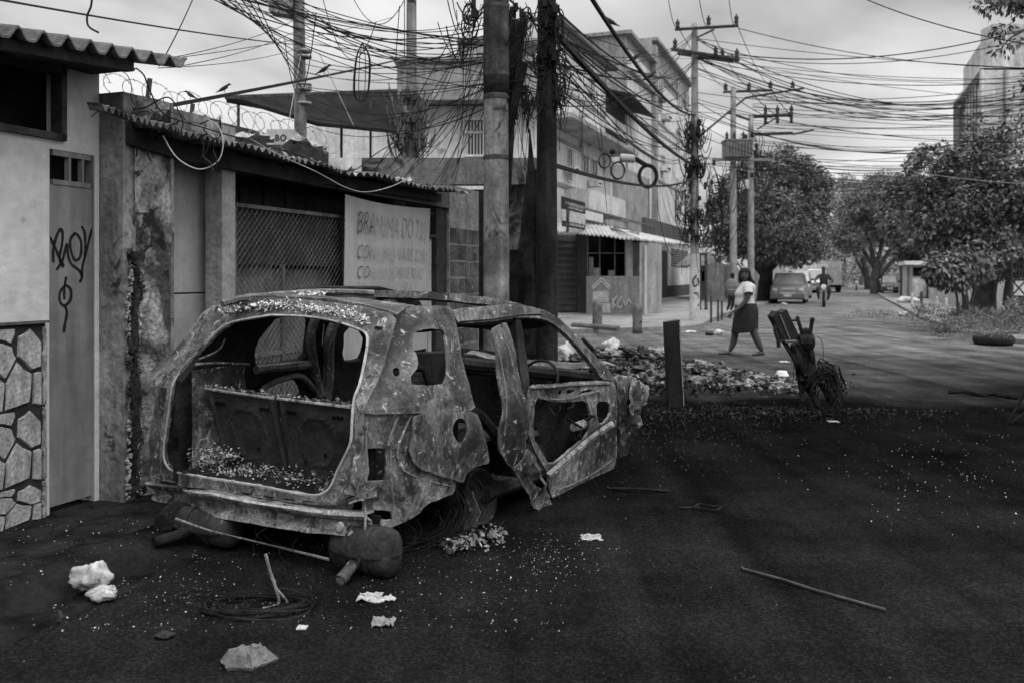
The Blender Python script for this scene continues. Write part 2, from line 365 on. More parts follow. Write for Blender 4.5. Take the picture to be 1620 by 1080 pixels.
# roof overhang: one corrugated fibre-cement sheet, its eave climbing slightly towards the far end
def corr(name, e0, e1, back, n, amp, thick, matr, parent, sub=10, **k):
    e0, e1, back = Vector(e0), Vector(e1), Vector(back); mb = MB(); rows = []
    for s_, off in ((0, 0), (1, 0), (1, -thick), (0, -thick)):
        rows.append([e0.lerp(e1, i / (n * sub)) + back * s_ + Vector((0, 0, off + amp * (cos(2 * pi * i / sub) + .25 * cos(4 * pi * i / sub)))) for i in range(n * sub + 1)])
    mb.rings(rows + [rows[0]], closed=False, cap=False)
    return obj(name, mb, matr, parent, smooth=False, **k)
NE = .33
e0 = SP(-60, 36, NE); e1 = SP(296, 101, NE)
rf_mat = mat('fibre_cement_sheet', .06, .17, 3, bump=.5, streak=.2, spot=(.25, .66, 7, .05))
roof = corr('roof', e0, e1, Vector((-NV.x * 3.2, -NV.y * 3.2, .55)), 10, .032, .014, rf_mat, h)
mb = MB(); a = SP(58, 82, NE - .1); b_ = SP(214, 108, NE - .1); a.z -= 0; mb.poly([a, b_, b_ + Vector((0, 0, -.015)), Vector((a.x, a.y, b_.z - .02))], -NV * .5)
c1 = SP(0, 60, NE - .07); c2 = SP(212, 88, NE - .07)
mb.poly([c1, c2, c2 + Vector((0, 0, -.10)), c1 + Vector((0, 0, -.06))], -NV * .06)
obj('eave_beam', mb, mat('dark_timber', .02, .045, 3), h)
# sheet-metal door with three-light fanlight and graffiti
d = thing('door', PT(door_t0, NH, .1), 'narrow grey metal door with black graffiti beside the stone cladding', 'door')
dm = mat('painted_door', .15, .24, 1.6, bump=.15, streak=.25, fine=.1, rough=.7, spot=(.08, .68, 2.5, .1))
NF = NH - .012
za, zb = .11, ZP(82, 291, NH)
mb = MB(); mb.tn(door_t0 + .008, door_t1 - .012, NF - .03, NF, za + .03, zb); obj('door_leaf', mb, dm, d)
mb = MB()
fz = ZP(82, 245, NH)
for t0, t1, z0, z1 in ((door_t0, door_t0 + .007, za, door_z), (door_t1 - .012, door_t1, za, door_z), (door_t0 + .03, door_t1 - .03, door_z - .035, door_z), (door_t0 + .03, door_t1 - .03, zb, zb + .03)):
    mb.tn(t0, t1, NF - .05, NF + .008, z0, z1)
ta = TP(109, NF); tb_ = TP(130, NF)
for t in (ta, tb_): mb.tn(t - .007, t + .007, NF - .03, NF + .01, zb, door_z - .03)
obj('frame', mb, dm, d)
mb = MB(); mb.tn(door_t0 + .03, door_t1 - .03, NF - .045, NF - .035, zb + .03, door_z - .035); obj('pane', mb, dark, d)
# graffiti: spray strokes as thin ribbons on the leaf
def strokes(name, lines, n, r, matr, parent, conv=lambda x, y: (x, y), flat=.25, out=None):
    mb = MB()
    for ln in lines:
        pts = [conv(x, y) for x, y in ln]; q = []
        for i in range(len(pts) - 1):      # catmull-rom
            p0 = pts[max(i - 1, 0)]; p1 = pts[i]; p2 = pts[i + 1]; p3 = pts[min(i + 2, len(pts) - 1)]
            for k in range(5):
                t = k / 5
                q.append(tuple(.5 * (2 * p1[j] + (p2[j] - p0[j]) * t + (2 * p0[j] - 5 * p1[j] + 4 * p2[j] - p3[j]) * t * t + (3 * p1[j] - p0[j] - 3 * p2[j] + p3[j]) * t ** 3) for j in (0, 1)))
        q.append(pts[-1]); V = [SP(x, y, n) for x, y in q]; vs = []
        for i, p in enumerate(V):
            dd = (V[min(i + 1, len(V) - 1)] - V[max(i - 1, 0)]).normalized(); sd = dd.cross(NV).normalized() * r * (.8 + .3 * mn.noise(p * 30))
            vs += [p - sd, p + sd, p + sd + NV * .0015, p - sd + NV * .0015]
        fs = []
        for i in range(len(V) - 1):
            for k in range(4): fs.append((i * 4 + k, i * 4 + (k + 1) % 4, i * 4 + 4 + (k + 1) % 4, i * 4 + 4 + k))
        mb.add(vs, fs)
    return obj(name, mb, matr, parent)
spray = mat('black_spray_paint', .012, .02, 5, bump=0, fine=0, rough=.8)
g4 = lambda x, y: (60 + x / 5.146, 330 + y / 5.146)
strokes('graffiti', [[(125, 440), (125, 330), (150, 230), (180, 175), (200, 200), (195, 300), (175, 400), (205, 480)], [(95, 230), (130, 300), (170, 390), (210, 470)],
    [(150, 500), (200, 420), (235, 290), (245, 380), (270, 450), (330, 500), (360, 550), (340, 600)], [(300, 205), (265, 250), (265, 330), (300, 420), (345, 390), (350, 270), (310, 205), (285, 220)],
    [(355, 145), (380, 200), (385, 300), (380, 400)], [(470, 100), (430, 200), (395, 350), (365, 460), (355, 560)],
    [(230, 555), (215, 650), (215, 740)], [(225, 625), (180, 680), (180, 760), (220, 790), (265, 740), (265, 660), (230, 625)], [(220, 790), (235, 850), (220, 940), (210, 1010)]], NF + .0015, .0115, spray, d, g4)

# ------------------------------------------------------------ shed: crumbling corner pier, doorway, mesh gate, painted sheet, brick pier
NS = .05
s = thing('shed', PT(3, -1.5, 0), 'long low roadside shed with rusty eave and peeling walls behind the burnt car', 'shed')
t_c0, t_c1 = TP(205, NS), TP(266, NS)
rough_mat = mat('peeled_render', .06, .34, 3.6, bump=1.0, bscale=22, lo=.42, hi=.58, fine=.5, spot=(.02, .55, 4.5, .05))  # dark spots paint gouge shade into the colour, along with dirt
def rough_slab(name, fn, nu, nv, matr, parent, amp, sc=5):
    """a slab front with real relief; fn(u,v)->point, displaced along NV"""
    mb = MB(); vs = []
    for j in range(nv + 1):
        for i in range(nu + 1):
            p = fn(i / nu, j / nv); k = mn.fractal(p * sc, 1, 2, 5); vs.append(p + NV * (k * amp))
    mb.add(vs, [(j * (nu + 1) + i, j * (nu + 1) + i + 1, (j + 1) * (nu + 1) + i + 1, (j + 1) * (nu + 1) + i) for j in range(nv) for i in range(nu)]); return obj(name, mb, matr, parent, smooth=True)
ptop = 2.72
mb = MB(); mb.tn(tc_ + .004, t_c1, NH - 2.5, NS - .02, 0, ptop)
side = obj('return_wall', mb, concrete_old, s)
# near face of the pier (seen end on, facing the camera) with relief
def face_end(u_, v_): return PT(tc_ + .0, NH + (NS - NH) * u_, v_ * ptop)
mb = MB(); tq = tc_ + .002
mb2 = MB(); mb2.tn(tc_ - .003, t_c0 + .02, NH + .002, NS + .03, 0, ptop); obj('pier_face', mb2, concrete_old, s)
# the damaged arris: broken edge with deep gouges
V = []; nu, nv = 14, 150
for j in range(nv + 1):
    for i in range(nu + 1):
        u_ = i / nu; z = ptop * j / nv; t = t_c0 + (t_c1 - t_c0) * u_
        gg = mn.fractal(Vector((u_ * 2.2, z * 2.4, 3)), 1, 2, 6); edge = math.exp(-((u_ - .18 - .25 * mn.noise(Vector((z * 2.5, 8, 1)))) / .16) ** 2)
        V.append(PT(t, NS + .045 + .02 * gg - .075 * edge * max(0, min(1, (gg + .62) * 1.4)) * (1 if z < 1.95 else .35), z))
mb = MB(); mb.add(V, [(j * (nu + 1) + i, j * (nu + 1) + i + 1, (j + 1) * (nu + 1) + i + 1, (j + 1) * (nu + 1) + i) for j in range(nv) for i in range(nu)])
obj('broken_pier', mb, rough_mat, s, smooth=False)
mb = MB(); mb.tn(t_c0 + .02, t_c1, NS - .1, NS + .0, 0, ptop); mb.tn(t_c1 - .03, t_c1 - .001, NS, NS + .05, 0, ptop); obj('pier_core', mb, concrete_old, s)
# broken arris of the pier: dark ribbon painting the crevice's shade down the corner, with crumbs of render round it
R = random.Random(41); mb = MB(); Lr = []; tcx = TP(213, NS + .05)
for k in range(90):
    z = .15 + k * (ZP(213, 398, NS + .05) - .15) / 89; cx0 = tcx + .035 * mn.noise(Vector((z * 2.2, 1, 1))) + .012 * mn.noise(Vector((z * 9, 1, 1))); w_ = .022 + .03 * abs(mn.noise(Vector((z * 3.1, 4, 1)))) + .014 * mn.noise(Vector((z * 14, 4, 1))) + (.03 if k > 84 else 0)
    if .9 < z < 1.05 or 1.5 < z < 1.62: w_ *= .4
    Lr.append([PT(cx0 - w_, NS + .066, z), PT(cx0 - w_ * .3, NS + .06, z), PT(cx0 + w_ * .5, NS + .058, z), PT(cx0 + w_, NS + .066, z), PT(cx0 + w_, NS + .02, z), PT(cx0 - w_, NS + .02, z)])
mb.rings(Lr); obj('crevice_ribbon', mb, mat('crevice_shade', .008, .05, 14, bump=1.2, bscale=40), s)
mb = MB()
for k in range(420):
    z = R.uniform(.12, ZP(213, 390, NS + .05)); x = tcx + .035 * mn.noise(Vector((z * 2.2, 1, 1))) + R.choice((-1, 1)) * R.uniform(.02, .065); mb.ball(PT(x, NS + .05, z), R.uniform(.004, .016), 5, 3)
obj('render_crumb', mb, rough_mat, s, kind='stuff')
# doorway: sheet door in two pieces, lintel, dark reveal
t_d1 = TP(327, NS - .2); t_p0, t_p1 = TP(346, NS), TP(367, NS); ld = ZP(346, 258, NS)
mb = MB(); mb.tn(t_c1, t_p0, NS - .18, NS, ld, ptop - .02); obj('lintel', mb, concrete_old, s)
dz = ZP(270, 466, NS - .2)
panel = mat('shed_door_paint', .28, .40, 1.3, bump=.2, streak=.12, fine=.12, spot=(.1, .66, 3, .1))
mb = MB(); mb.tn(t_c1 - .1, t_d1, NS - .22, NS - .2, .1, dz); mb.tn(t_c1 - .1, t_d1, NS - .23, NS - .205, dz + .012, ld)
obj('sheet_door', mb, panel, s)
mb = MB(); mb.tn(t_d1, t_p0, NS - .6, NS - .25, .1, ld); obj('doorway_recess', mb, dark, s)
mb = MB(); mb.tn(t_p0, t_p1, NS - .12, NS + .03, .1, ptop - .06); obj('post', mb, mat('post_render', .22, .38, 2, bump=.5, streak=.2, spot=(.06, .66, 5, .1)), s)
# header beam and dark boards behind the gate
t_g1, t_w0, t_w1, t_r1, t_b1 = TP(546, NS), TP(543, NS), TP(681, NS), TP(709, NS), TP(756, NS)
zh = ZP(370, 285, NS); zh2 = ZP(370, 258, NS)
mb = MB(); mb.tn(t_p1, t_r1, NS - .06, NS + .02, zh + .06, zh2 + .12); obj('header_rail', mb, mat('rail_paint', .06, .13, 3, streak=.2), s)
mb = MB(); mb.tn(t_p1, t_r1, NS - .5, NS - .45, .1, zh2 + .2)
for k in range(6): mb.tn(t_p1 + k * .33, t_p1 + k * .33 + .02, NS - .45, NS - .43, 1.5, 2.6)
obj('back_boards', mb, mat('dim_boards', .03, .07, 2, streak=.3), s)
mb = MB(); mb.tn(t_r1 - .28, t_r1, NS - .4, NS - .02, .1, zh2 + .1); obj('recess_wall', mb, mat('recess_brick', .03, .06, 9, bump=.6), s)
# brick pier
bm_ = mat('block_mortar', .18, .34, 5, bump=.6, fine=.5, spot=(.08, .62, 6, .05)); bk_ = mat('bare_blocks', .045, .15, 4, bump=.6, fine=.5, spot=(.34, .64, 9, .05))
mb = MB(); nn = 13; bz = ZP(715, 310, NS)
mb.tn(t_r1 + .0, t_b1, NS - .5, NS + .012, .1, bz + .12)
mb2_ = MB()
for k in range(10):
    z0 = .12 + k * .2
    for j in range(2):
        w_ = (t_b1 - t_r1 - .04) / 2; mb2_.tn(t_r1 + .02 + j * w_ + .012, t_r1 + .02 + (j + 1) * w_ - .012, NS + .012, NS + .022 + .006 * sin(k * 7 + j * 3), z0 + .015, z0 + .185)
obj('block', mb2_, bk_, obj('brick_pier', mb, bm_, s)).location = (0, 0, 0)
# roof: thin corrugated sheet, ragged, with dark fascia underneath
ea = SP(158, 166, NS + .28); em = SP(350, 222, NS + .28); eb = SP(545, 268, NS + .28); ec = SP(724, 302, NS + .28)
tinroof = mat('corroded_sheet', .03, .16, 4, bump=.6, lo=.4, hi=.6, fine=.5, spot=(.42, .62, 6, .05))
def ragged(pts, n, amp, depth, rise, matr, name):
    mb = MB(); rows = [[], []]; tot = n * 6
    for i in range(tot + 1):
        q = i / tot * (len(pts) - 1); k = min(int(q), len(pts) - 2); p = pts[k].lerp(pts[k + 1], q - k); dep = depth if (p - A0).dot(U) > tc_ + .01 else .10
        wv = amp * (cos(2 * pi * i / 6)); rg = .05 * mn.noise(p * 3.1) + .03 * mn.noise(p * 9)
        rows[0].append(p + NV * rg + Vector((0, 0, wv + .035 * mn.noise(p * 1.7)))); rows[1].append(p - NV * dep + Vector((0, 0, rise * dep / depth + wv)))
    lo = [v - Vector((0, 0, .008)) for v in rows[0]]; lo2 = [v - Vector((0, 0, .008)) for v in rows[1]]
    mb.rings([rows[0], rows[1], lo2, lo, rows[0]], closed=False, cap=False); return obj(name, mb, matr, s)
ragged([ea, em, eb, ec], 64, .018, 2.4, .12, tinroof, 'roof')
mb = MB()
ea2 = Vector(ea) + U * max(0, tc_ + .01 - (ea - A0).dot(U))
for a, b_, dz_ in ((ea2, em, .13), (em, eb, .12), (eb, ec, .09)):
    a = a - NV * .2 - Vector((0, 0, .03)); b_ = b_ - NV * .2 - Vector((0, 0, .03)); mb.poly([a, b_, b_ - Vector((0, 0, dz_)), a - Vector((0, 0, dz_))], -NV * .04)
obj('fascia', mb, mat('fascia', .015, .04, 4, bump=.4), s)
mb = MB(); a = ea2 - NV * .26; b_ = ec - NV * .26; mb.poly([Vector((a.x, a.y, 2.45)), Vector((b_.x, b_.y, 2.45)), b_, a], -NV * .1)
obj('wall_plate', mb, mat('wall_plate', .02, .05, 4), s)

# gate: frame + diamond mesh
gt = thing('mesh_gate', PT((t_p1 + t_g1) / 2, NS, .1), 'dark diamond mesh gate in the shed front behind the burnt car', 'gate')
NG = NS - .03; gz = ZP(372, 321, NG); gzm = ZP(375, 418, NG)
t_p1 += .0; a0, a1 = TP(368, NG), TP(545, NG); gm = mat('gate_steel', .06, .14, 5)
mb = MB(); tm = TP(447, NG)
for t0, t1, z0, z1 in ((a0, a1, gz - .03, gz), (a0, a1, .14, .17), (a0, a0 + .03, .14, gz), (a1 - .03, a1, .14, gz), (tm - .015, tm + .015, .14, gzm), (a0, a1, gzm * .55, gzm * .55 + .03)):
    mb.tn(t0, t1, NG - .015, NG + .015, z0, z1)
obj('frame', mb, gm, gt)
def diamonds(name, t0, t1, z0, z1, step, r, n, matr, par):
    mb = MB(); W, H = t1 - t0, z1 - z0
    for sgn in (1, -1):
        k = -int(H / step) - 1
        while k * step < W + H:
            # line t = c + sgn*z
            c = k * step if sgn > 0 else k * step; pts = []
            za_, zb__ = (0, H); ta_ = c + (0 if sgn > 0 else H) * 1.0; 
            f0, f1 = (c, c + H) if sgn > 0 else (c + H, c)
            lo_, hi_ = 0, 1
            for (x, y) in ((0, 1),):
                dt = f1 - f0
                if dt > 0: lo_ = max(lo_, (0 - f0) / dt); hi_ = min(hi_, (W - f0) / dt)
                else: lo_ = max(lo_, (W - f0) / dt); hi_ = min(hi_, (0 - f0) / dt)
            if hi_ > lo_ + .01: mb.tube([PT(t0 + f0 + (f1 - f0) * q, n + sgn * r * .8, z0 + H * q) for q in (lo_, hi_)], r, 4, cap=False)
            k += 1
    return obj(name, mb, matr, par)
diamonds('wire_mesh', a0 + .03, a1 - .03, .17, gz - .03, .062, .0035, NG, gm, gt)
mb = MB(); mb.tn(a0 + .03, a1 - .03, NG - .05, NG - .035, gzm, gz - .03); obj('upper_backing', mb, mat('gate_backing', .03, .055, 3), gt)
mb = MB(); mb.tn(a0 + .03, tm, NG - .12, NG - .10, .14, gzm); mb.tn(tm, a1 - .03, NG - .15, NG - .13, .14, gzm - .04); obj('lower_backing', mb, mat('pale_board', .14, .24, 2, streak=.2), gt)
# painted sheet
sg = thing('painted_sheet', PT(t_w0, NS, 1), 'pale sheet hung on the shed with faded hand painted price list', 'sign')
NW = NS + .06; w0, w1 = TP(545, NW), TP(682, NW); wzt = ZP(545, 308, NW)
mb = MB(); nu, nv = 24, 20; V = []
for j in range(nv + 1):
    for i in range(nu + 1):
        u_, v_ = i / nu, j / nv; V.append(PT(w0 + (w1 - w0) * u_ - .05 * (1 - v_) * (1 - u_) - .12 * (1 - v_) * u_, NW + .02 * sin(u_ * 9 + v_ * 2) * (1 - v_ * .5), .75 + (wzt + .0 - .03 * sin(u_ * pi) - .75) * v_))
mb.add(V, [(j * (nu + 1) + i, j * (nu + 1) + i + 1, (j + 1) * (nu + 1) + i + 1, (j + 1) * (nu + 1) + i) for j in range(nv) for i in range(nu)])
mb.add([v - NV * .006 for v in V], [(j * (nu + 1) + i, (j + 1) * (nu + 1) + i, (j + 1) * (nu + 1) + i + 1, j * (nu + 1) + i + 1) for j in range(nv) for i in range(nu)])
sheet_m = mat('sun_bleached_sheet', .30, .38, 1.2, bump=.15, fine=.08, streak=.1)
obj('sheet', mb, sheet_m, sg, smooth=True)
def text(txt, name, size, matr, parent, loc, xdir, updir=Vector((0, 0, 1)), shear=0, bold=0, squeeze=1, ext=.001):
    cu = bpy.data.curves.new(name, 'FONT'); cu.body = txt; cu.size = size; cu.extrude = ext; cu.shear = shear; cu.offset = bold; cu.resolution_u = 3
    tmp = bpy.data.objects.new(name, cu); COL.objects.link(tmp); dg = bpy.context.evaluated_depsgraph_get(); me = bpy.data.meshes.new_from_object(tmp.evaluated_get(dg))
    bpy.data.objects.remove(tmp); xd = Vector(xdir).normalized(); up = Vector(updir).normalized(); zd = xd.cross(up)
    for v in me.vertices:
        c = v.co.copy(); v.co = Vector(loc) + xd * (c.x * squeeze) + up * c.y + zd * c.z
    me.materials.clear(); me.materials.append(matr); o = bpy.data.objects.new(name, me); COL.objects.link(o)
    if parent: o.parent = parent; o.location = -parent.location if parent.get('worldbuilt') else (0, 0, 0)
    return o
fade = mat('faded_lettering', .40, .56, 9, bump=0, fine=.2); fade_d = mat('dark_lettering', .08, .32, 14, bump=0, lo=.42, hi=.58)
hW = (w1 - w0)
rows = [('B?A', 'MIIMA DO', '7,00', 331, 369), ('CON', 'SUMO VARE', '2.200', 386, 410), ('CO', 'NSUMO DE FERRE', 'RU AC', 420, 441), ('', 'CONSTANTE MATORE e', '', 446, 462)]
for a_, m_, e_, y0, y1 in rows:
    zt_, zb2 = ZP(560, y0, NW), ZP(560, y1, NW); sz = (zt_ - zb2) / .72; x = .10 * hW
    for txt, mt in ((a_.replace('?', 'R'), fade_d), (m_ + (' ' + e_ if e_ else ''), fade)):
        if not txt: continue
        o = text(txt, 'lettering', sz, mt, sg, (0, 0, 0), (1, 0, 0), bold=-.012 * sz, shear=.1); ws = [v.co.x for v in o.data.vertices]; wd = max(ws)
        tgt = (.19 if mt is fade_d else .62) * hW; 
        if mt is fade_d: tgt = min(tgt, .065 * hW * len(txt))
        k = tgt / wd
        for v in o.data.vertices:
            c = v.co.copy(); cx_, cz_ = c.x * k, c.z; v.co = PT(w0 + x + cx_ + .1 * cz_, 0, zb2 + cz_ * (1)) + NV * (NW + .021 + c.y * -1 * .0)
            q = mn.noise(Vector((cx_ * 4, cz_ * 3, 0))); v.co.z += .01 * q
        x += tgt + .02 * hW
# white down-pipe right of the sheet
mb = MB(); tp_ = TP(680, NS + .02); zt_ = ZP(680, 378, NS + .02); pp = PT(tp_, NS + .0, 0)
mb.tube([(pp.x, pp.y, .1), (pp.x, pp.y, zt_)], .035, 8); o = obj('pipe', mb, mat('pipe_paint', .3, .42, 4, streak=.2), None, label='pale upright pipe beside the painted sheet on the shed', cat='pipe')
mb = MB(); mb.box((pp.x, pp.y, zt_ + .03), (.16, .1, .03)); mb.tube([(pp.x, pp.y, zt_), (pp.x + .02, pp.y, zt_ + .28)], .014, 6); mb.box((pp.x, pp.y, zt_ + .28), (.12, .05, .02)); obj('tap', mb, rust_dark, o)
# ------------------------------------------------------------ burnt-out estate car
CO = Vector((-.669, 4.46, 0)); CF = Vector((.5, .8660254, 0)); CR = Vector((.8660254, -.5, 0)); CW = 1.62
def CL(s_, l, h_): return CO + CF * s_ + CR * l + Vector((0, 0, h_))
def tocar(p): d = p - CO; return d.dot(CF), d.dot(CR), p.z
def s0(h_): return 0 if h_ < .86 else .70 * (h_ - .86)
def l_side(s_, h_):
    v = -.30 * max(0, h_ - .86) - .12 * max(0, .45 - h_) + .03 * math.exp(-((h_ - .62) / .22) ** 2)
    q = s_ - s0(h_); v -= 1.15 * max(0, .42 - q) ** 2; v -= .22 * max(0, s_ - 3.1) ** 2; return v
def l_far(s_, h_): return -CW + .26 * max(0, h_ - .86)
def s_rear(l, h_): return s0(h_) + .105 * min(1.15, abs((l + CW / 2) / (CW / 2))) ** 4
def s_bump(l, h_): return -.05 + .20 * min(1.15, abs((l + CW / 2) / (CW / 2))) ** 3
def solve(px, py, g, y0=3.4, y1=12.0):
    prev = None; y = y0
    while y < y1:
        v = g(*tocar(P(px, py, y)))
        if prev is not None and (v < 0) != (prev < 0):
            a, b = y - .03, y
            for _ in range(18):
                m = (a + b) / 2; gm_ = g(*tocar(P(px, py, m)))
                if (gm_ < 0) == (prev < 0): a = m
                else: b = m
            return tocar(P(px, py, (a + b) / 2))
        prev = v; y += .03
    return None
def on(surf, pts, off=0):
    """photo points -> (u,h) on a surface of the car"""
    out = []
    for x, y in pts:
        if surf == 'side': r = solve(x, y, lambda a, b, c: b - l_side(a, c) - off); r = r and (r[0], r[2])
        elif surf == 'far': r = solve(x, y, lambda a, b, c: b - l_far(a, c) - off); r = r and (r[0], r[2])
        elif surf == 'rear': r = solve(x, y, lambda a, b, c: a - s_rear(b, c) - off); r = r and (r[1], r[2])
        elif surf == 'bump': r = solve(x, y, lambda a, b, c: a - s_bump(b, c) - off); r = r and (r[1], r[2])
        if r is None: raise Exception('miss %s %s' % (x, y))
        out.append(r)
    return out
c4 = lambda L_: [(230 + x / 2.572, 440 + y / 2.572) for x, y in L_]
c5 = lambda L_: [(560 + x / 2.572, 440 + y / 2.572) for x, y in L_]
def inside(p, poly):
    x, y = p; c = False; n = len(poly); j = n - 1
    for i in range(n):
        xi, yi = poly[i]; xj, yj = poly[j]
        if (yi > y) != (yj > y) and x < (xj - xi) * (y - yi) / (yj - yi) + xi: c = not c
        j = i
    return c
def smooth_poly(p, it=1):
    for _ in range(it):
        q = []
        for a, b in zip(p, p[1:] + p[:1]): q += [(a[0] * .78 + b[0] * .22, a[1] * .78 + b[1] * .22), (a[0] * .22 + b[0] * .78, a[1] * .22 + b[1] * .78)]
        p = q
    return p
def dens(p, step):
    q = []
    for a, b in zip(p, p[1:] + p[:1]):
        n = max(1, int(math.hypot(b[0] - a[0], b[1] - a[1]) / step))
        q += [(a[0] + (b[0] - a[0]) * i / n, a[1] + (b[1] - a[1]) * i / n) for i in range(n)]
    return q
def panel_mesh(mb, outer, holes, fn, thick, grid=.035, dent=.006, step=.03, wob=.0, flange=0):
    """sheet with holes on fn(u,v)->point; thick: inwards (along -normal given by fn2)"""
    V = []; E = []
    def ring(p):
        b = len(V); V.extend([(x + wob * mn.noise(Vector((x * 22, y * 22, 1))), y + wob * mn.noise(Vector((x * 22, y * 22, 7)))) for x, y in p])
        E.extend([(b + i, b + (i + 1) % len(p)) for i in range(len(p))]); return V[b:]
    O = ring(dens(outer, step)); H = [ring(dens(h_, step * .7)) for h_ in holes]
    xs = [p[0] for p in O]; ys = [p[1] for p in O]; x = min(xs) + grid / 2; i = 0
    bp = np.array(V)
    while x < max(xs):
        y = min(ys) + grid / 2
        while y < max(ys):
            q = (x + grid * .2 * sin(y * 91), y)
            if inside(q, O) and not any(inside(q, h_) for h_ in H) and ((bp - q) ** 2).sum(1).min() > (grid * .45) ** 2: V.append(q)
            y += grid
        x += grid; i += 1
    vo, eo, fo, *_ = delaunay_2d_cdt([Vector(v) for v in V], E, [], 0, 1e-5)
    tri = []
    for f in fo:
        c = sum((vo[k] for k in f), Vector((0, 0))) / len(f)
        if inside(c, O) and not any(inside(c, h_) for h_ in H): tri.append(tuple(f))
    P0 = []; PN = []
    for v in vo:
        p = fn(v.x, v.y); a = fn(v.x + .004, v.y) - p; b = fn(v.x, v.y + .004) - p; n = a.cross(b); n = n.normalized() if n.length > 0 else Vector((0, 0, 1))
        k = dent * (mn.fractal(p * 5, 1, 2, 4) * 1.0 + .5 * mn.noise(p * 1.9)); P0.append(p + n * k); PN.append(n)
    nb = len(P0); fs = list(tri)
    back = [p - n * thick for p, n in zip(P0, PN)]
    # consistent orientation
    cnt = {}
    for f in tri:
        for k in range(3): cnt[(f[k], f[(k + 1) % 3])] = 1
    fs += [tuple(k + nb for k in f[::-1]) for f in tri]
    for (a, b) in list(cnt):
        if (b, a) not in cnt: fs.append((b, a, a + nb, b + nb))
    mb.add(P0 + back, fs); return mb
car = thing('burnt_car', CL(1.9, -.8, 0), 'burnt out estate car shell without doors, glass or tailgate parked by the kerb', 'car')
SIDE = lambda u_, v_: CL(u_, l_side(u_, v_), v_)
FAR = lambda u_, v_: CL(u_, l_far(u_, v_), v_)
REAR = lambda u_, v_: CL(s_rear(u_, v_), u_, v_)
BUMP = lambda u_, v_: CL(s_bump(u_, v_), u_, v_)
def sidepanel(name, px, holes=(), off=0, thick=-.02, matr=burnt, fn=None, surf='side', parent=car, sm=1, hsm=1, **k):
    """px: photo outline in full-resolution pixels"""
    o = smooth_poly(on(surf, px, off), sm); hs = [smooth_poly(on(surf, h_, off), hsm) for h_ in holes]
    base = {'side': lambda u_, v_: CL(u_, l_side(u_, v_) + off, v_), 'far': lambda u_, v_: CL(u_, l_far(u_, v_) + off, v_), 'rear': lambda u_, v_: CL(s_rear(u_, v_) + off, u_, v_), 'bump': lambda u_, v_: CL(s_bump(u_, v_) + off, u_, v_)}[surf]
    mb = panel_mesh(MB(), o, hs, fn or base, thick, **k); return obj(name, mb, matr, parent, smooth=False)
# sign of thickness: side normal = dF x dZ points to +R outward?  F x Z = R(right) -> outward, so thick>0 goes inwards
qw = c5([(240, 225), (265, 210), (345, 205), (366, 215), (378, 290), (380, 380), (372, 420), (350, 433), (252, 435), (232, 428), (232, 392), (262, 362), (255, 310), (243, 290)])
fuel = c5([(432 + 31 * cos(a), 618 + 52 * sin(a)) for a in [i * pi / 6 for i in range(12)]])
tl_slot = c5([(58, 690), (130, 690), (130, 825), (55, 828)]); low_slot = c5([(72, 942), (155, 945), (155, 980), (70, 985)])
# upper shell: D pillar, C pillar, rear side glass opening
upper = c5([(168, 158), (205, 128), (262, 108), (330, 110), (398, 118), (412, 170), (430, 262), (452, 380), (478, 470), (497, 538), (380, 540), (240, 548), (22, 553), (8, 520), (25, 440), (45, 360), (60, 260), (72, 225), (110, 185)])
gr = c5([(180 + 9 * cos(i * pi / 4), 270 + 14 * sin(i * pi / 4)) for i in range(8)]); gr2 = c5([(172 + 16 * cos(i * pi / 4), 380 + 20 * sin(i * pi / 4)) for i in range(8)])
up = sidepanel('upper_quarter_panel', upper, [qw, gr2], .010, .012, dent=.006, wob=.006)
# lower quarter skin with fuel-filler hole and wheel arch
lower = c5([(240, 548), (380, 541), (497, 540), (520, 600), (535, 655), (548, 705), (552, 752), (520, 758), (486, 772), (458, 796), (442, 832), (400, 818), (330, 798), (268, 776), (236, 738), (226, 690), (238, 630)])
lq = sidepanel('lower_quarter_panel', lower, [fuel], .012, .012, dent=.007, wob=.005)
# inner structure behind it: tail-light recess, slots, lower corner
inner = c5([(8, 545), (240, 548), (300, 560), (300, 780), (410, 820), (408, 870), (350, 895), (290, 925), (262, 962), (180, 998), (100, 1032), (42, 1054), (36, 1000), (38, 905), (0, 880), (-60, 872), (-40, 845), (-10, 790), (-2, 700), (5, 620)])
sidepanel('rear_corner_panel', inner, [tl_slot, low_slot], -.022, .02, matr=burnt_pale, dent=.014, wob=.008, hsm=0)
mb = MB()
def slotbox(px, off, dep):
    r = on('side', px, off); us = [a for a, _ in r]; hs = [b for _, b in r]; u0, u1, h0, h1 = min(us) - .02, max(us) + .02, min(hs) - .02, max(hs) + .02; l0 = l_side((u0 + u1) / 2, (h0 + h1) / 2) + off
    mb.add([CL(u0, l0 - dep - .1, h0), CL(u1, l0 - dep, h0), CL(u1, l0 - dep, h1), CL(u0, l0 - dep - .1, h1)], [(0, 1, 2, 3)])
for q_ in ((tl_slot, -.02, .06), (low_slot, -.02, .06), (fuel, 0, .08)): mb = MB(); slotbox(*q_); obj('recess_backing', mb, burnt_dark, car)
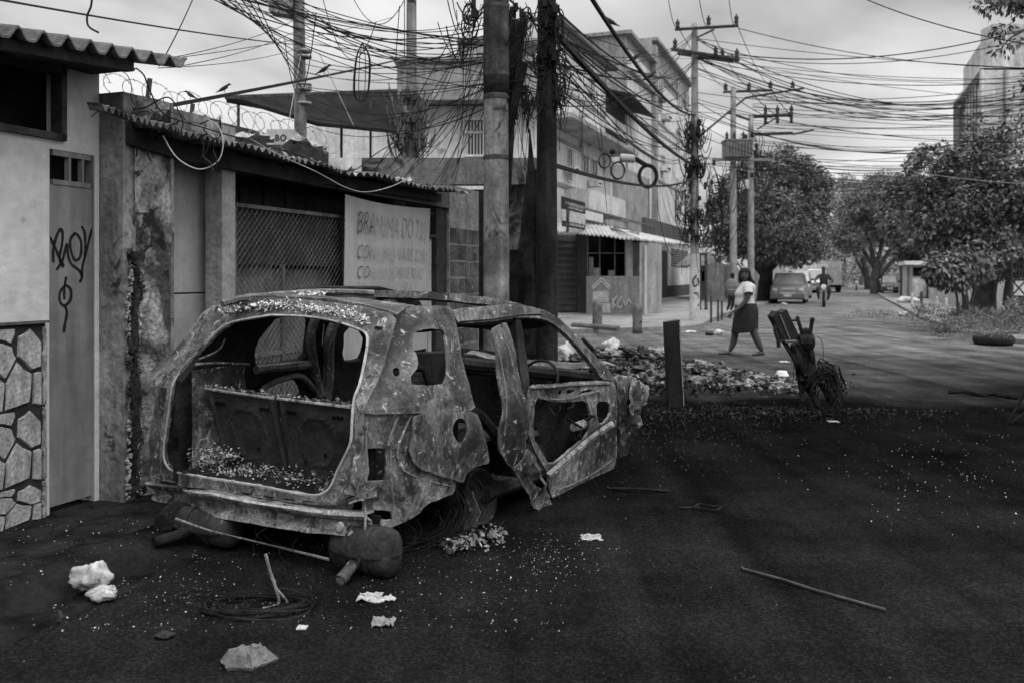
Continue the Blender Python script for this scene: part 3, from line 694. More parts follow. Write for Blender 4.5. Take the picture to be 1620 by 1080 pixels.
# ridge along the overhang of the upper shell and raised ribs in the recess
def pline(pts, surf, off): 
    r = on(surf, pts, off); f = {'side': lambda u_, v_: CL(u_, l_side(u_, v_) + off, v_), 'rear': lambda u_, v_: CL(s_rear(u_, v_) + off, u_, v_), 'bump': lambda u_, v_: CL(s_bump(u_, v_) + off, u_, v_), 'far': lambda u_, v_: CL(u_, l_far(u_, v_) + off, v_)}[surf]
    return [f(*q) for q in r]
def spl(V, m=4):
    q = []
    for i in range(len(V) - 1):
        p0 = V[max(i - 1, 0)]; p1 = V[i]; p2 = V[i + 1]; p3 = V[min(i + 2, len(V) - 1)]
        for k in range(m):
            t = k / m; q.append(.5 * (2 * p1 + (p2 - p0) * t + (2 * p0 - 5 * p1 + 4 * p2 - p3) * t * t + (3 * p1 - p0 - 3 * p2 + p3) * t ** 3))
    return q + [V[-1]]
mb = MB()
for ln, r in ((c5([(232, 560), (205, 620), (180, 690), (182, 740), (215, 790), (330, 830), (400, 845)]), .008), (c5([(150, 700), (152, 820), (160, 900), (160, 985)]), .006), (c5([(52, 560), (50, 690), (50, 830)]), .006), (c5([(180, 560), (150, 640), (140, 680)]), .008)):
    mb.tube(spl(pline(ln, 'side', -.02)), r, 5)
obj('panel_rib', mb, burnt_pale, car)
# tailgate opening: the surround as one sheet with the opening as a hole
opening = c4([(430, 165), (520, 150), (660, 155), (770, 172), (860, 200), (903, 222), (912, 260), (900, 340), (880, 430), (858, 490), (850, 580), (845, 660), (820, 720), (790, 780), (765, 840), (735, 868), (690, 880), (600, 866), (480, 842), (340, 820), (200, 798), (125, 782), (95, 755), (84, 710), (90, 640), (105, 540), (118, 440), (150, 380), (220, 300), (300, 215), (360, 180)])
surround = c4([(322, 92), (370, 72), (480, 76), (640, 86), (800, 104), (930, 122), (1020, 152), (1012, 200), (985, 300), (950, 400), (905, 500), (888, 600), (884, 720), (880, 800), (860, 870), (800, 905), (690, 915), (560, 905), (400, 878), (240, 850), (120, 836), (70, 820), (58, 760), (60, 660), (75, 540), (92, 440), (60, 440), (28, 432), (30, 405), (60, 365), (110, 300), (180, 210), (250, 120)])
sidepanel('tailgate_surround', surround, [opening, c4([(330 + 24 * cos(i * pi / 4), 150 + 9 * sin(i * pi / 4)) for i in range(8)]), c4([(948 + 17 * cos(i * pi / 4), 206 + 10 * sin(i * pi / 4)) for i in range(8)])], 0, -.0, surf='rear', matr=burnt_pale, dent=.012, wob=.006, fn=None) if 0 else None
o_ = smooth_poly(on('rear', surround), 1); h_ = [smooth_poly(on('rear', q), 1) for q in (opening, c4([(330 + 24 * cos(i * pi / 4), 150 + 9 * sin(i * pi / 4)) for i in range(8)]), c4([(948 + 17 * cos(i * pi / 4), 206 + 10 * sin(i * pi / 4)) for i in range(8)]))]
sur = obj('tailgate_surround', panel_mesh(MB(), o_, h_, REAR, .015, dent=.007, wob=.006), burnt_pale, car)   # R x Z = -F? see sign below
# weather-strip flange round the opening
mb = MB(); fl = spl([REAR(*q) for q in on('rear', opening[1:] + opening[:2])], 3); mb.tube([p - CF * .018 for p in fl], .0075, 5); obj('flange', mb, mat('bare_edge_steel', .25, .5, 8, rough=.5, bump=.3, spot=(.06, .6, 9, .05)), sur)
# inner frame of the opening (depth) - second, darker ring further in
inn = [(x * 1.0 + (-.8 - x) * .04, y + (.85 - y) * .03) for x, y in h_[0]]
mb = MB(); a = [REAR(*q) + CF * .005 for q in h_[0]]; b = [REAR(*q) + CF * .13 for q in inn]; mb.rings([a + [a[0]], b + [b[0]]], closed=False, cap=False); obj('opening_reveal', mb, burnt_dark, car)
# left outer lamp cavity strip
fo = c4([(58, 440), (95, 446), (78, 540), (62, 640), (58, 760), (66, 830), (18, 820), (22, 740), (20, 640), (32, 540), (44, 470)])
o2 = smooth_poly(on('rear', fo, .03), 1); obj('left_lamp_cavity', panel_mesh(MB(), o2, [], lambda u_, v_: REAR(u_, v_) + CF * .03, .02, dent=.02, wob=.01), burnt, car)
# bumper beam: lipped channel
bt = [(8, 826), (120, 838), (260, 862), (420, 896), (600, 925), (760, 945), (905, 950)]; bb = [(30, 905), (130, 935), (260, 968), (420, 1000), (600, 1030), (760, 1046), (908, 1056)]
T = on('bump', c4(bt)); B_ = on('bump', c4(bb)); mb = MB(); rows = [[] for _ in range(9)]
def interp(A, q): i = min(int(q * (len(A) - 1)), len(A) - 2); f = q * (len(A) - 1) - i; return tuple(A[i][k] + (A[i + 1][k] - A[i][k]) * f for k in (0, 1))
for i in range(61):
    q = i / 60; tp, bt_ = interp(T, q), interp(B_, q)
    prof = [(0, .05), (0, 0), (.14, -.014), (.28, .0), (.42, .03), (.66, .034), (.80, .0), (.94, -.006), (1, .05)]
    for k, (f, dpt) in enumerate(prof):
        u_ = tp[0] + (bt_[0] - tp[0]) * f; v_ = tp[1] + (bt_[1] - tp[1]) * f; rows[k].append(BUMP(u_, v_) + CF * (dpt + .004 * mn.noise(Vector((u_ * 6, k, 0)))) + Vector((0, 0, .006 * mn.noise(Vector((u_ * 8, k * .3, 4))))))
mb.rings(rows, closed=False, cap=False); n_ = len(mb.v); bm = obj('bumper_beam', mb, burnt_pale, car)
md = bm.modifiers.new('s', 'SOLIDIFY'); md.thickness = .012; md.offset = 1
mb = MB(); q = [BUMP(*interp(T, i / 40 * .80)) - CF * .008 + Vector((0, 0, -.012)) for i in range(41)]
mb.tube([p + Vector((0, 0, .004 * mn.noise(p * 9))) for p in q], [.007 + .007 * abs(mn.noise(p * 4)) for p in q], 5); obj('ash_ridge', mb, mat('pale_ash', .3, .55, 20, bump=.7, fine=.4), bm)
# end box and bolt of the beam
mb = MB(); p = pline(c4([(838, 925), (892, 905), (895, 1050)]), 'bump', -.02); b2 = pline(c4([(792, 1008)]), 'bump', -.012)[0]; mb.lathe(b2, [(.024, -.006), (.024, .01), (.0, .01)], 12, -CF)
mb.tube(spl(pline(c4([(830, 915), (880, 900), (895, 930), (894, 1050)]), 'bump', -.012)), .007, 5); obj('tow_bolt', mb, burnt_pale, bm)
# step panel between the opening and the beam
a = [REAR(*q) for q in on('rear', c4([(70, 815), (240, 848), (420, 880), (600, 905), (760, 910), (870, 880)]))]; b = [BUMP(*interp(T, .05 + q * .17)) + CF * .05 for q in range(6)]
mb = MB(); A_, B2 = spl(a, 8), spl(b, 8); mb.rings([A_, [x.lerp(y, .4) - CF * .01 for x, y in zip(A_, B2)], B2], closed=False, cap=False); st_ = obj('rear_step', mb, burnt, car); md = st_.modifiers.new('s', 'SOLIDIFY'); md.thickness = .01
mb = MB()
for i in range(7):
    k = 6 + i * 4; c = A_[k].lerp(B2[k], .55) + Vector((0, 0, .012)) - CF * .01; mb.box(c, (.07, .012, .004), Matrix.Rotation(-radians(30), 3, 'Z'))
obj('bracket', mb, burnt_dark, st_)
# lower rear valance behind the beam
mb = MB(); mb.poly([CL(.1, -.08, .3), CL(.1, -CW + .08, .34), CL(.12, -CW + .12, .20), CL(.12, -.5, .16), CL(.12, -.12, .2)], CF * .02); obj('valance', mb, burnt_dark, car)

# ---- far side seen through the openings
far_out = c4([(170, 330), (300, 120), (430, 72), (700, 60), (1000, 75), (1000, 300)]) 
fo_h = [(.10, .30), (.12, .90), (.30, 1.10), (.55, 1.41), (1.2, 1.46), (1.9, 1.45), (2.35, 1.38), (2.95, .92), (3.9, .80), (3.95, .3), (3.2, .14), (.9, .14)]
fhole = lambda p: on('far', c4(p), 0)
rw = fhole([(548, 150), (600, 148), (672, 158), (668, 240), (655, 330), (560, 348), (452, 362), (446, 300), (470, 240)])
rw2 = fhole([(470, 452), (500, 425), (560, 410), (622, 410), (640, 440), (650, 478), (560, 490), (510, 485)])
gap = fhole([(724, 172), (750, 176), (735, 300), (728, 360), (716, 300)])
fw = fhole([(808, 192), (905, 228), (892, 330), (850, 340), (800, 338)])
qg = fhole([(225, 325), (262, 262), (330, 190), (372, 168), (350, 215), (290, 300), (240, 330)])
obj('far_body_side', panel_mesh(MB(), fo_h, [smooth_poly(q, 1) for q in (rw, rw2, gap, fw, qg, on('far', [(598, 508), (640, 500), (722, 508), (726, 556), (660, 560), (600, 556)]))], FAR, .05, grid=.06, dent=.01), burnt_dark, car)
mb = MB()
for ln, r in ((c4([(450, 372), (540, 362), (640, 352), (665, 350)]), .03), (c4([(690, 165), (672, 250), (690, 380), (712, 478)]), .035), (c4([(770, 180), (748, 260), (745, 380), (735, 490)]), .04)):
    mb.tube(spl(pline(ln, 'far', .03)), r, 7)
for ln in (c4([(475, 450), (550, 412), (640, 400), (700, 470)]),): mb.tube(spl(pline(ln, 'far', .05)), .02, 6)
obj('far_door_frame', mb, burnt, car)
mb = MB(); mb.tube(spl(pline(c4([(220, 328), (300, 290), (330, 230)]), 'far', .04)), .006, 5); mb.tube(spl(pline(c4([(205, 350), (300, 345), (420, 350)]), 'far', .06)), .009, 6); obj('trim_bracket', mb, burnt_pale, car)
# luggage-area side, wheel housing bulge, floor, ash
mb = MB(); V = []
for j in range(13):
    for i in range(21):
        s_ = .12 + i * .06; h2 = .38 + j * .05; blg = .22 * math.exp(-((s_ - .95) / .42) ** 4 - ((h2 - .45) / .30) ** 4); V.append(CL(s_, -CW + .10 + blg + .01 * mn.noise(Vector((s_ * 9, h2 * 9, 1))), h2))
mb.add(V, [(j * 21 + i, j * 21 + i + 1, (j + 1) * 21 + i + 1, (j + 1) * 21 + i) for j in range(12) for i in range(20) if i < 7 or j < 5]); obj('wheel_housing', mb, burnt, car, smooth=True)
mb = MB(); V = [CL(.03 + i * .13, -CW + .08 + j * .12, .385 + .02 * mn.noise(Vector((i * .9, j * .8, 2)))) for j in range(13) for i in range(9)]
mb.add(V, [(j * 9 + i, j * 9 + i + 1, (j + 1) * 9 + i + 1, (j + 1) * 9 + i) for j in range(12) for i in range(8)])
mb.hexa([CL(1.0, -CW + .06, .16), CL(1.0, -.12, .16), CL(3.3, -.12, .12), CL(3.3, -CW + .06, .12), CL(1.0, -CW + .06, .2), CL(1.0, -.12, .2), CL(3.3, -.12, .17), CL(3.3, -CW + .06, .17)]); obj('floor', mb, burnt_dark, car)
R = random.Random(5); mb = MB()
def flake(mb, p, sz, R):
    a = Vector((R.uniform(-1, 1), R.uniform(-1, 1), R.uniform(-.5, .6))).normalized() * sz; b = a.cross(Vector((R.uniform(-1, 1), R.uniform(-1, 1), R.uniform(.2, 1)))).normalized() * sz * R.uniform(.4, 1)
    p = Vector(p); mb.add([p - a, p - b * R.uniform(.6, 1), p + a * R.uniform(.6, 1), p + b], [(0, 1, 2), (0, 2, 3)])
for i in range(3600):
    l = -CW + .15 + (R.random() ** 2.6) * 1.35; s_ = R.uniform(.04, .5) if R.random() < .8 else R.uniform(.3, 1.8); flake(mb, CL(s_, l, (.395 if s_ < 1 else .2) + abs(R.gauss(0, .022)) + (.09 if l < -1.25 else 0) * R.random()), R.uniform(.003, .013), R)
obj('ash_on_floor', mb, ash, car, kind='stuff')
# rear seat backs: two stamped panels just inside the opening, leaning
def PS(px, py, off=0):
    r = solve(px, py, lambda a, b, c: a - (.30 - .2 * (c - .4)) - off); return CL(*r)
seat_m = mat('scorched_seat_panel', .018, .045, 5, rough=.6, bump=.35, bscale=30, fine=.35, spot=(.34, .70, 26, .02))
for px, cutx in ((c4([(246, 448), (525, 488), (590, 842), (345, 824)]), 0), (c4([(540, 488), (836, 524), (838, 860), (596, 850)]), 0)):
    q = [PS(*p) for p in px]; n = 22; fl_ = []; U0, V0 = q, 0; mb = MB(); Vv = []
    for j in range(n + 1):
        for i in range(n + 1):
            u_, v_ = i / n, j / n; p = q[3].lerp(q[2], u_).lerp(q[0].lerp(q[1], u_), v_); a = abs(u_ - .5); b2 = abs(v_ - .45)
            rel = .0; d_ = math.hypot(u_ - .52, (v_ - .55) * .9)
            rel -= .010 * math.exp(-((d_ - .26) / .025) ** 2) * (1 if v_ > .5 else .5); rel -= .008 * (abs(v_ - .80) < .018) * (a < .16); rel += .008 * math.exp(-((v_ - .93) / .02) ** 2); rel -= .012 * (abs(u_ - .06) < .03 or abs(u_ - .94) < .03)
            rel += .006 * mn.noise(p * 7); Vv.append(p + CF * rel)
    mb.add(Vv, [(j * (n + 1) + i, j * (n + 1) + i + 1, (j + 1) * (n + 1) + i + 1, (j + 1) * (n + 1) + i) for j in range(n) for i in range(n)])
    so_ = obj('seat_back', mb, seat_m, car); md = so_.modifiers.new('s', 'SOLIDIFY'); md.thickness = .03; md.offset = -1
    mb = MB(); R = random.Random(8)
    mb.tube([q[0] - CF * .005, q[1] - CF * .005], .009, 6); obj('top_rail', mb, burnt_pale, so_)
    mb = MB()
    for i in range(150):
        k = R.random(); p = q[0].lerp(q[1], k) + Vector((0, 0, .008 + abs(R.gauss(0, .012)))); flake(mb, p, R.uniform(.006, .018), R)
    obj('ash_on_rail', mb, ash, so_, kind='stuff')
    mb = MB()
    for (a, b2) in ((.12, .86), (.17, .86), (.22, .86), (.78, .86), (.83, .86), (.88, .86), (.15, .14), (.2, .14), (.8, .14), (.88, .14), (.3, .3), (.62, .4)):
        p = q[3].lerp(q[2], a).lerp(q[0].lerp(q[1], a), b2); mb.lathe(p - CF * .002, [(.011, 0), (.011, .006), (0, .006)], 8, -CF)
    obj('fixing_hole', mb, dark, so_)
# front seats / dashboard silhouettes deeper inside
mb = MB()
for l in (-.5, -1.15):
    for dl in (-.2, .2): mb.tube([CL(2.0, l + dl, .25), CL(1.85, l + dl, .55), CL(1.72, l + dl * .9, .86)], .014, 6)
    mb.tube([CL(1.72, l - .18, .86), CL(1.72, l + .18, .86)], .014, 6); mb.tube([CL(1.85, l - .2, .55), CL(1.85, l + .2, .55)], .01, 5)
    for k in range(7): mb.tube([CL(1.86, l - .2, .5 + k * .05), CL(1.84, l + .2, .5 + k * .05)], .003, 4)
    mb.box(CL(2.15, l, .36), (.45, .45, .03), Matrix.Rotation(radians(-30), 3, 'Z'))
obj('front_seat_frame', mb, burnt_dark, car)
mb = MB()
mb.tube([CL(2.95, -CW + .2, .78), CL(2.95, -.15, .72)], .055, 8); mb.tube([CL(2.8, -.5, .70), CL(2.75, -.5, .45)], .03, 6)
rg = [CL(2.62, -.5, .72) + CR * (.17 * cos(a)) + (Vector((0, 0, 1)) * .9 + CF * .4) * (.17 * sin(a)) for a in [i * pi / 8 for i in range(17)]]; mb.tube(rg, .012, 6)
obj('dashboard_beam', mb, burnt_dark, car)
mb = MB(); mb.poly([CL(3.15, -.1, .1), CL(3.15, -CW + .1, .1), CL(3.1, -CW + .1, .78), CL(3.1, -.1, .70)], CF * .02); obj('bulkhead', mb, burnt_dark, car)

# ---- roof: skin sunk between the rails, open at the front, pale cross panel at the rear
FRL = pline([(352, 476), (372, 470), (410, 465), (450, 461), (520, 457), (590, 459)], 'far', .12); NCR = pline([(832, 483)], 'side', .0)[0]
HDR = [P(x, y, FRL[-1].y + (NCR.y - FRL[-1].y) * f) for x, y, f in ((640, 460, .2), (700, 463, .45), (760, 469, .7), (800, 475, .87))] + [NCR]
mb = MB(); q = spl(FRL, 6); mb.tube([p + Vector((0, 0, -.02 + .006 * mn.noise(p * 14))) for p in q], .022, 7); obj('far_roof_rail', mb, burnt, car)
mb = MB(); q = spl([FRL[-1]] + HDR, 6); q = [p + Vector((0, 0, .006 * mn.noise(p * 14))) for p in q]; mb.rings([[p + Vector((0, 0, .0)), p + CF * .06 - Vector((0, 0, .02)), p + CF * .05 - Vector((0, 0, .07)), p - CF * .02 - Vector((0, 0, .05))] for p in q]); obj('windscreen_header', mb, burnt, car)
NE_ = pline(c5([(262, 115), (330, 114), (400, 122), (470, 124), (540, 122), (620, 118), (700, 124), (760, 136), (812, 152)]), 'side', -.04); A1 = spl(NE_, 4); B1 = spl(FRL[1:] + [FRL[-1] + CF * .2], 6)
def along(Lp, f): k = f * (len(Lp) - 1); i_ = min(int(k), len(Lp) - 2); return Lp[i_].lerp(Lp[i_ + 1], k - i_)
mb = MB(); nu, nv = 26, 20; V = []
for j in range(nv + 1):
    for i in range(nu + 1):
        f, r_ = i / nu, j / nv; p = along(A1, f).lerp(along(B1, f), r_); p = p - Vector((0, 0, .03 + .16 * sin(pi * r_) ** .6 * min(1, .25 + f * 2) + .02 * mn.fractal(p * 4, 1, 2, 3))); V.append(p)
mb.add(V, [(j * (nu + 1) + i, j * (nu + 1) + i + 1, (j + 1) * (nu + 1) + i + 1, (j + 1) * (nu + 1) + i) for j in range(nv) for i in range(nu)])
rf = obj('roof', mb, burnt_dark, car, smooth=True); md = rf.modifiers.new('s', 'SOLIDIFY'); md.thickness = .006
ra = spl([REAR(*q) for q in on('rear', [(352, 476), (400, 470), (470, 471), (540, 478), (600, 490), (628, 499)])], 6); rb_ = spl([P(420, 464, 5.9), P(500, 470, 5.75), P(580, 476, 5.45), P(657, 484, 5.15)], 8)
mb = MB(); V = []
for j in range(9):
    for i in range(31): p = along(ra, i / 30).lerp(along(rb_, i / 30), j / 8); V.append(p + Vector((0, 0, .006 + .012 * sin(pi * j / 8) + .012 * mn.fractal(p * 5, 1, 2, 4))))
mb.add(V, [(j * 31 + i, j * 31 + i + 1, (j + 1) * 31 + i + 1, (j + 1) * 31 + i) for j in range(8) for i in range(30)]); o = obj('rear_roof_panel', mb, burnt, car); md = o.modifiers.new('s', 'SOLIDIFY'); md.thickness = .012
# header over the tailgate, littered with ash flakes
mb = MB(); R = random.Random(11)
hd = [REAR(*q) for q in on('rear', c4([(330, 128), (430, 118), (560, 108), (700, 125), (820, 140), (900, 172)]))]; hd = spl(hd, 10)
for i in range(1700):
    p = R.choice(hd); k = abs(mn.noise(p * 6)); 
    if R.random() > .25 + 2.4 * k: continue
    flake(mb, p - CF * R.uniform(.0, .03) + Vector((R.gauss(0, .02), R.gauss(0, .02), R.gauss(.0, .014))), R.uniform(.003, .013), R)
obj('ash_flakes', mb, mat('white_ash', .45, .75, 9, bump=.5), car, kind='stuff')
mb = MB(); R = random.Random(12); c = P(494, 467, 5.55)
for i in range(160): flake(mb, c + Vector((R.gauss(0, .035), R.gauss(0, .05), abs(R.gauss(0, .01)))), R.uniform(.006, .02), R)
obj('ash_heap', mb, MATS['white_ash'], car, kind='stuff')
# near roof rail: bulging strip from the C pillar to the windscreen, then the A pillar down
rail = c5([(405, 128), (440, 122), (520, 116), (620, 106), (700, 112), (770, 128), (830, 158), (890, 215), (950, 280), (1010, 345), (1052, 392), (1062, 412), (1010, 412), (985, 372), (930, 300), (870, 232), (820, 190), (770, 165), (680, 158), (560, 176), (430, 186), (412, 160)])
sidepanel('roof_rail', rail, [], .012, .035, dent=.003, wob=.004, grid=.03)
mb = MB(); mb.tube(spl(pline(c5([(425, 190), (560, 183), (680, 168)]), 'side', -.03)), .012, 6); mb.tube(spl(pline(c5([(430, 178), (560, 168), (690, 150), (760, 148)]), 'side', .016)), .005, 5); obj('drip_channel', mb, burnt_dark, car)
mb = MB(); mb.tube(spl(pline(c5([(965, 380), (975, 300), (930, 250)]), 'side', -.12)), .02, 6); mb.tube(spl(pline(c5([(1000, 400), (960, 345), (930, 300)]), 'side', -.06)), .022, 6); obj('windscreen_pillar', mb, burnt_dark, car)
# sill and inner rear-door opening (behind the bent pillar)
mb = MB(); mb.tube(spl(pline(c5([(497, 545), (540, 590), (580, 650), (596, 720)]), 'side', -.06)), .035, 7); mb.tube([CL(1.2, -.12, .17), CL(2.9, -.12, .15)], .05, 7); obj('sill', mb, burnt_dark, car)
# B pillar, torn loose at the top and leaning outwards, with peeled skin hanging to the ground
def outw(u_, v_): return CL(u_, l_side(u_, v_) + .05 + .05 * max(0, .75 - v_), v_)
bp_px = c5([(566, 208), (590, 190), (622, 176), (640, 215), (652, 280), (675, 380), (692, 460), (722, 520), (712, 560), (706, 640), (694, 740), (700, 800), (690, 830), (650, 782), (612, 735), (594, 690), (598, 600), (612, 530), (604, 460), (590, 370), (580, 270)])
bp_ = sidepanel('bent_pillar', bp_px, [], .055, .014, dent=.016, wob=.006, sm=1)
mb = MB(); mb.tube(spl(pline(c5([(606, 210), (640, 330), (668, 430), (690, 500)]), 'side', .065)), .004, 5); mb.tube(spl(pline(c5([(578, 240), (606, 380), (622, 500), (612, 640)]), 'side', .07)), .005, 5); obj('crease', mb, burnt, bp_)
sidepanel('torn_skin', c5([(650, 770), (690, 745), (716, 690), (740, 730), (778, 820), (800, 890), (815, 935), (818, 1000), (804, 1066), (788, 1000), (770, 950), (728, 930), (700, 880), (672, 820)]), [c5([(722, 745), (752, 780), (784, 862), (740, 845), (712, 815), (708, 760)])], .11, .008, dent=.04, wob=.006, sm=1, matr=burnt)
sidepanel('window_frame', c5([(655, 172), (676, 160), (690, 240), (704, 340), (712, 430), (716, 500), (690, 470), (680, 400), (668, 300)]), [], .0, .05, matr=burnt_dark, sm=1)
# front door: window sill box, inner skin with big cut-outs, crash beam
door = c5([(712, 432), (800, 430), (900, 420), (1000, 416), (1050, 418), (1066, 440), (1070, 560), (1072, 700), (1062, 770), (1020, 830), (940, 880), (824, 942), (806, 900), (796, 850), (790, 790), (748, 720), (716, 660), (712, 560)])
dh = [c5([(730, 480), (800, 500), (870, 505), (950, 495), (962, 560), (955, 640), (880, 700), (800, 765), (765, 700), (728, 650)]), c5([(985, 500), (1040, 500), (1045, 560), (1000, 600), (985, 560)]),
      c5([(832, 455), (855, 452), (853, 470), (830, 472)]), c5([(866, 452), (898, 448), (896, 465), (864, 469)]), c5([(924, 458), (972, 448), (972, 460), (926, 468)])]
dr = sidepanel('front_door', door, dh, .02, .018, dent=.008, wob=.005, matr=burnt_pale)
mb = MB(); q = pline(c5([(780, 795), (860, 725), (950, 648), (1045, 580)]), 'side', .06); q2 = pline(c5([(790, 812), (870, 745), (960, 665), (1052, 602)]), 'side', .06)
mb.rings([spl(q), [p + CR * .02 for p in spl([a.lerp(b, .3) for a, b in zip(q, q2)])], spl([a.lerp(b, .5) for a, b in zip(q, q2)]), [p + CR * .02 for p in spl([a.lerp(b, .7) for a, b in zip(q, q2)])], spl(q2)], closed=False, cap=False)
o = obj('crash_beam', mb, burnt_pale, dr); md = o.modifiers.new('s', 'SOLIDIFY'); md.thickness = .008
mb = MB(); q = spl(pline(c5([(800, 490), (860, 492), (980, 462), (1000, 455)]), 'side', .035)); mb.tube(q, .008, 5); q = spl(pline(c5([(712, 445), (800, 442), (920, 432), (1040, 428)]), 'side', .03)); mb.tube(q, .011, 6)
mb.tube(spl(pline(c5([(830, 860), (900, 832), (980, 790), (1050, 740)]), 'side', .03)), .007, 5); mb.tube(spl(pline(c5([(965, 500), (968, 600)]), 'side', .0)), .02, 6); obj('door_rib', mb, burnt, dr)
mb = MB(); V = pline(c5([(712, 500), (960, 480), (975, 640), (800, 800)]), 'side', -.10); mb.add(V, [(0, 1, 2, 3)]); R = random.Random(2)
for i in range(26):
    a = V[0].lerp(V[1], R.random()).lerp(V[3].lerp(V[2], R.random()), R.random()); b = a + Vector((R.uniform(-.2, .2), R.uniform(-.2, .2), R.uniform(-.12, .12))); mb.tube([a + CR * .03, (a + b) / 2 + CR * R.uniform(.02, .06), b + CR * .03], R.uniform(.004, .012), 5)
obj('door_inner_skin', mb, burnt_dark, dr)
mb = MB(); p = pline(c5([(850, 620), (880, 612), (905, 625), (880, 635)]), 'side', -.03); 
c = pline(c5([(915, 598)]), 'side', .0)[0]; mb.tube([c - CF * .09, c + CF * .07], [.03, .035], 8); obj('window_motor', mb, burnt_pale, dr)
# front wing and crumpled nose
def wing_fn(u_, v_): return CL(u_, l_side(u_, v_) + .02 + .05 * sin(u_ * 9 + v_ * 6) * min(1, max(0, (u_ - 3.1) * 2)), v_)
sidepanel('front_wing', c5([(1052, 396), (1090, 392), (1140, 402), (1150, 430), (1140, 520), (1128, 600), (1105, 650), (1080, 700), (1072, 560), (1066, 450)]), [], .0, .012, dent=.05, wob=.01, matr=burnt, fn=wing_fn)
sidepanel('torn_nose', c5([(1120, 470), (1145, 405), (1192, 440), (1196, 476), (1150, 530), (1110, 560)]), [], .05, .01, dent=.06, wob=.012, matr=burnt)
mb = MB(); V = []
for j in range(12):
    for i in range(10):
        s_ = 3.05 + i * .11; l = -.22 - j * .115; s_ = 3.05 + i * .055; V.append(CL(s_, l, .78 + .02 * sin(j * 1.3) + .05 * mn.fractal(Vector((s_ * 3, l * 3, 0)), 1, 2, 4) + (.06 if j > 7 else 0) * (10 - i) / 10))
mb.add(V, [(j * 10 + i, j * 10 + i + 1, (j + 1) * 10 + i + 1, (j + 1) * 10 + i) for j in range(11) for i in range(9)]); o = obj('bonnet', mb, burnt, car); md = o.modifiers.new('s', 'SOLIDIFY'); md.thickness = .01
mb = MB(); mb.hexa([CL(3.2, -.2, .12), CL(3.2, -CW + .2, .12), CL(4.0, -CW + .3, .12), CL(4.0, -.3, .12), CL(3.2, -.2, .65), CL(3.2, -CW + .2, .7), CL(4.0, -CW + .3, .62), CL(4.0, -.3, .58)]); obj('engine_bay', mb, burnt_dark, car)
# ---- underneath: arch lining, hubs, axle, silencers, tow bar
mb = MB(); V = []
for j in range(9):
    for i in range(15):
        a = pi * (i / 14); r_ = .37; V.append(CL(1.16 - r_ * cos(a), -.06 - j * .05, .22 + r_ * sin(a) * .82))
mb.add(V, [(j * 15 + i, j * 15 + i + 1, (j + 1) * 15 + i + 1, (j + 1) * 15 + i) for j in range(8) for i in range(14)]); b0 = len(mb.v); mb.v += [tuple(CL(1.16 - .37 * cos(pi * i / 14), -.46, .22 + .3 * sin(pi * i / 14))) for i in range(15)] + [tuple(CL(1.16, -.46, .0))]; mb.f += [(b0 + i, b0 + i + 1, b0 + 15) for i in range(14)]
obj('wheel_arch', mb, burnt_dark, car)
def wheel(s_, l, h_, tilt=0):
    c = CL(s_, l, h_); ax = (CR + Vector((0, 0, tilt))).normalized()
    mb = MB(); mb.lathe(c, [(.02, -.11), (.10, -.11), (.155, -.08), (.15, .0), (.165, .05), (.175, .06), (.175, .075), (.155, .07), (.14, .02), (.09, -.02), (.04, -.02), (.03, .03), (0, .03)], 22, ax); r = obj('wheel_rim', mb, burnt_dark, car, smooth=True)
    mb = MB(); mb.lathe(c, [(.11, -.03), (.125, -.03), (.125, -.1), (.0, -.1)], 16, ax); obj('brake_drum', mb, rust_dark, r)
wheel(1.12, -.16, .17, .2); wheel(1.12, -CW + .18, .18); wheel(3.5, -CW + .2, .16); wheel(3.52, -.22, .15)
mb = MB(); mb.tube([CL(1.12, -.25, .2), CL(1.12, -CW + .25, .2)], .04, 8); mb.tube([CL(1.12, -.3, .2), CL(1.6, -.3, .28)], .03, 6); obj('rear_axle', mb, burnt_dark, car)
mb = MB(); R = random.Random(3)
for i in range(240):
    f = R.random(); p = G(700 + 100 * f, 872 - 22 * f + R.gauss(0, 7)); flake(mb, p + Vector((0, 0, .01 + abs(R.gauss(0, .03)))), R.uniform(.008, .03), R)
obj('melted_trim', mb, burnt_pale, car, kind='stuff')
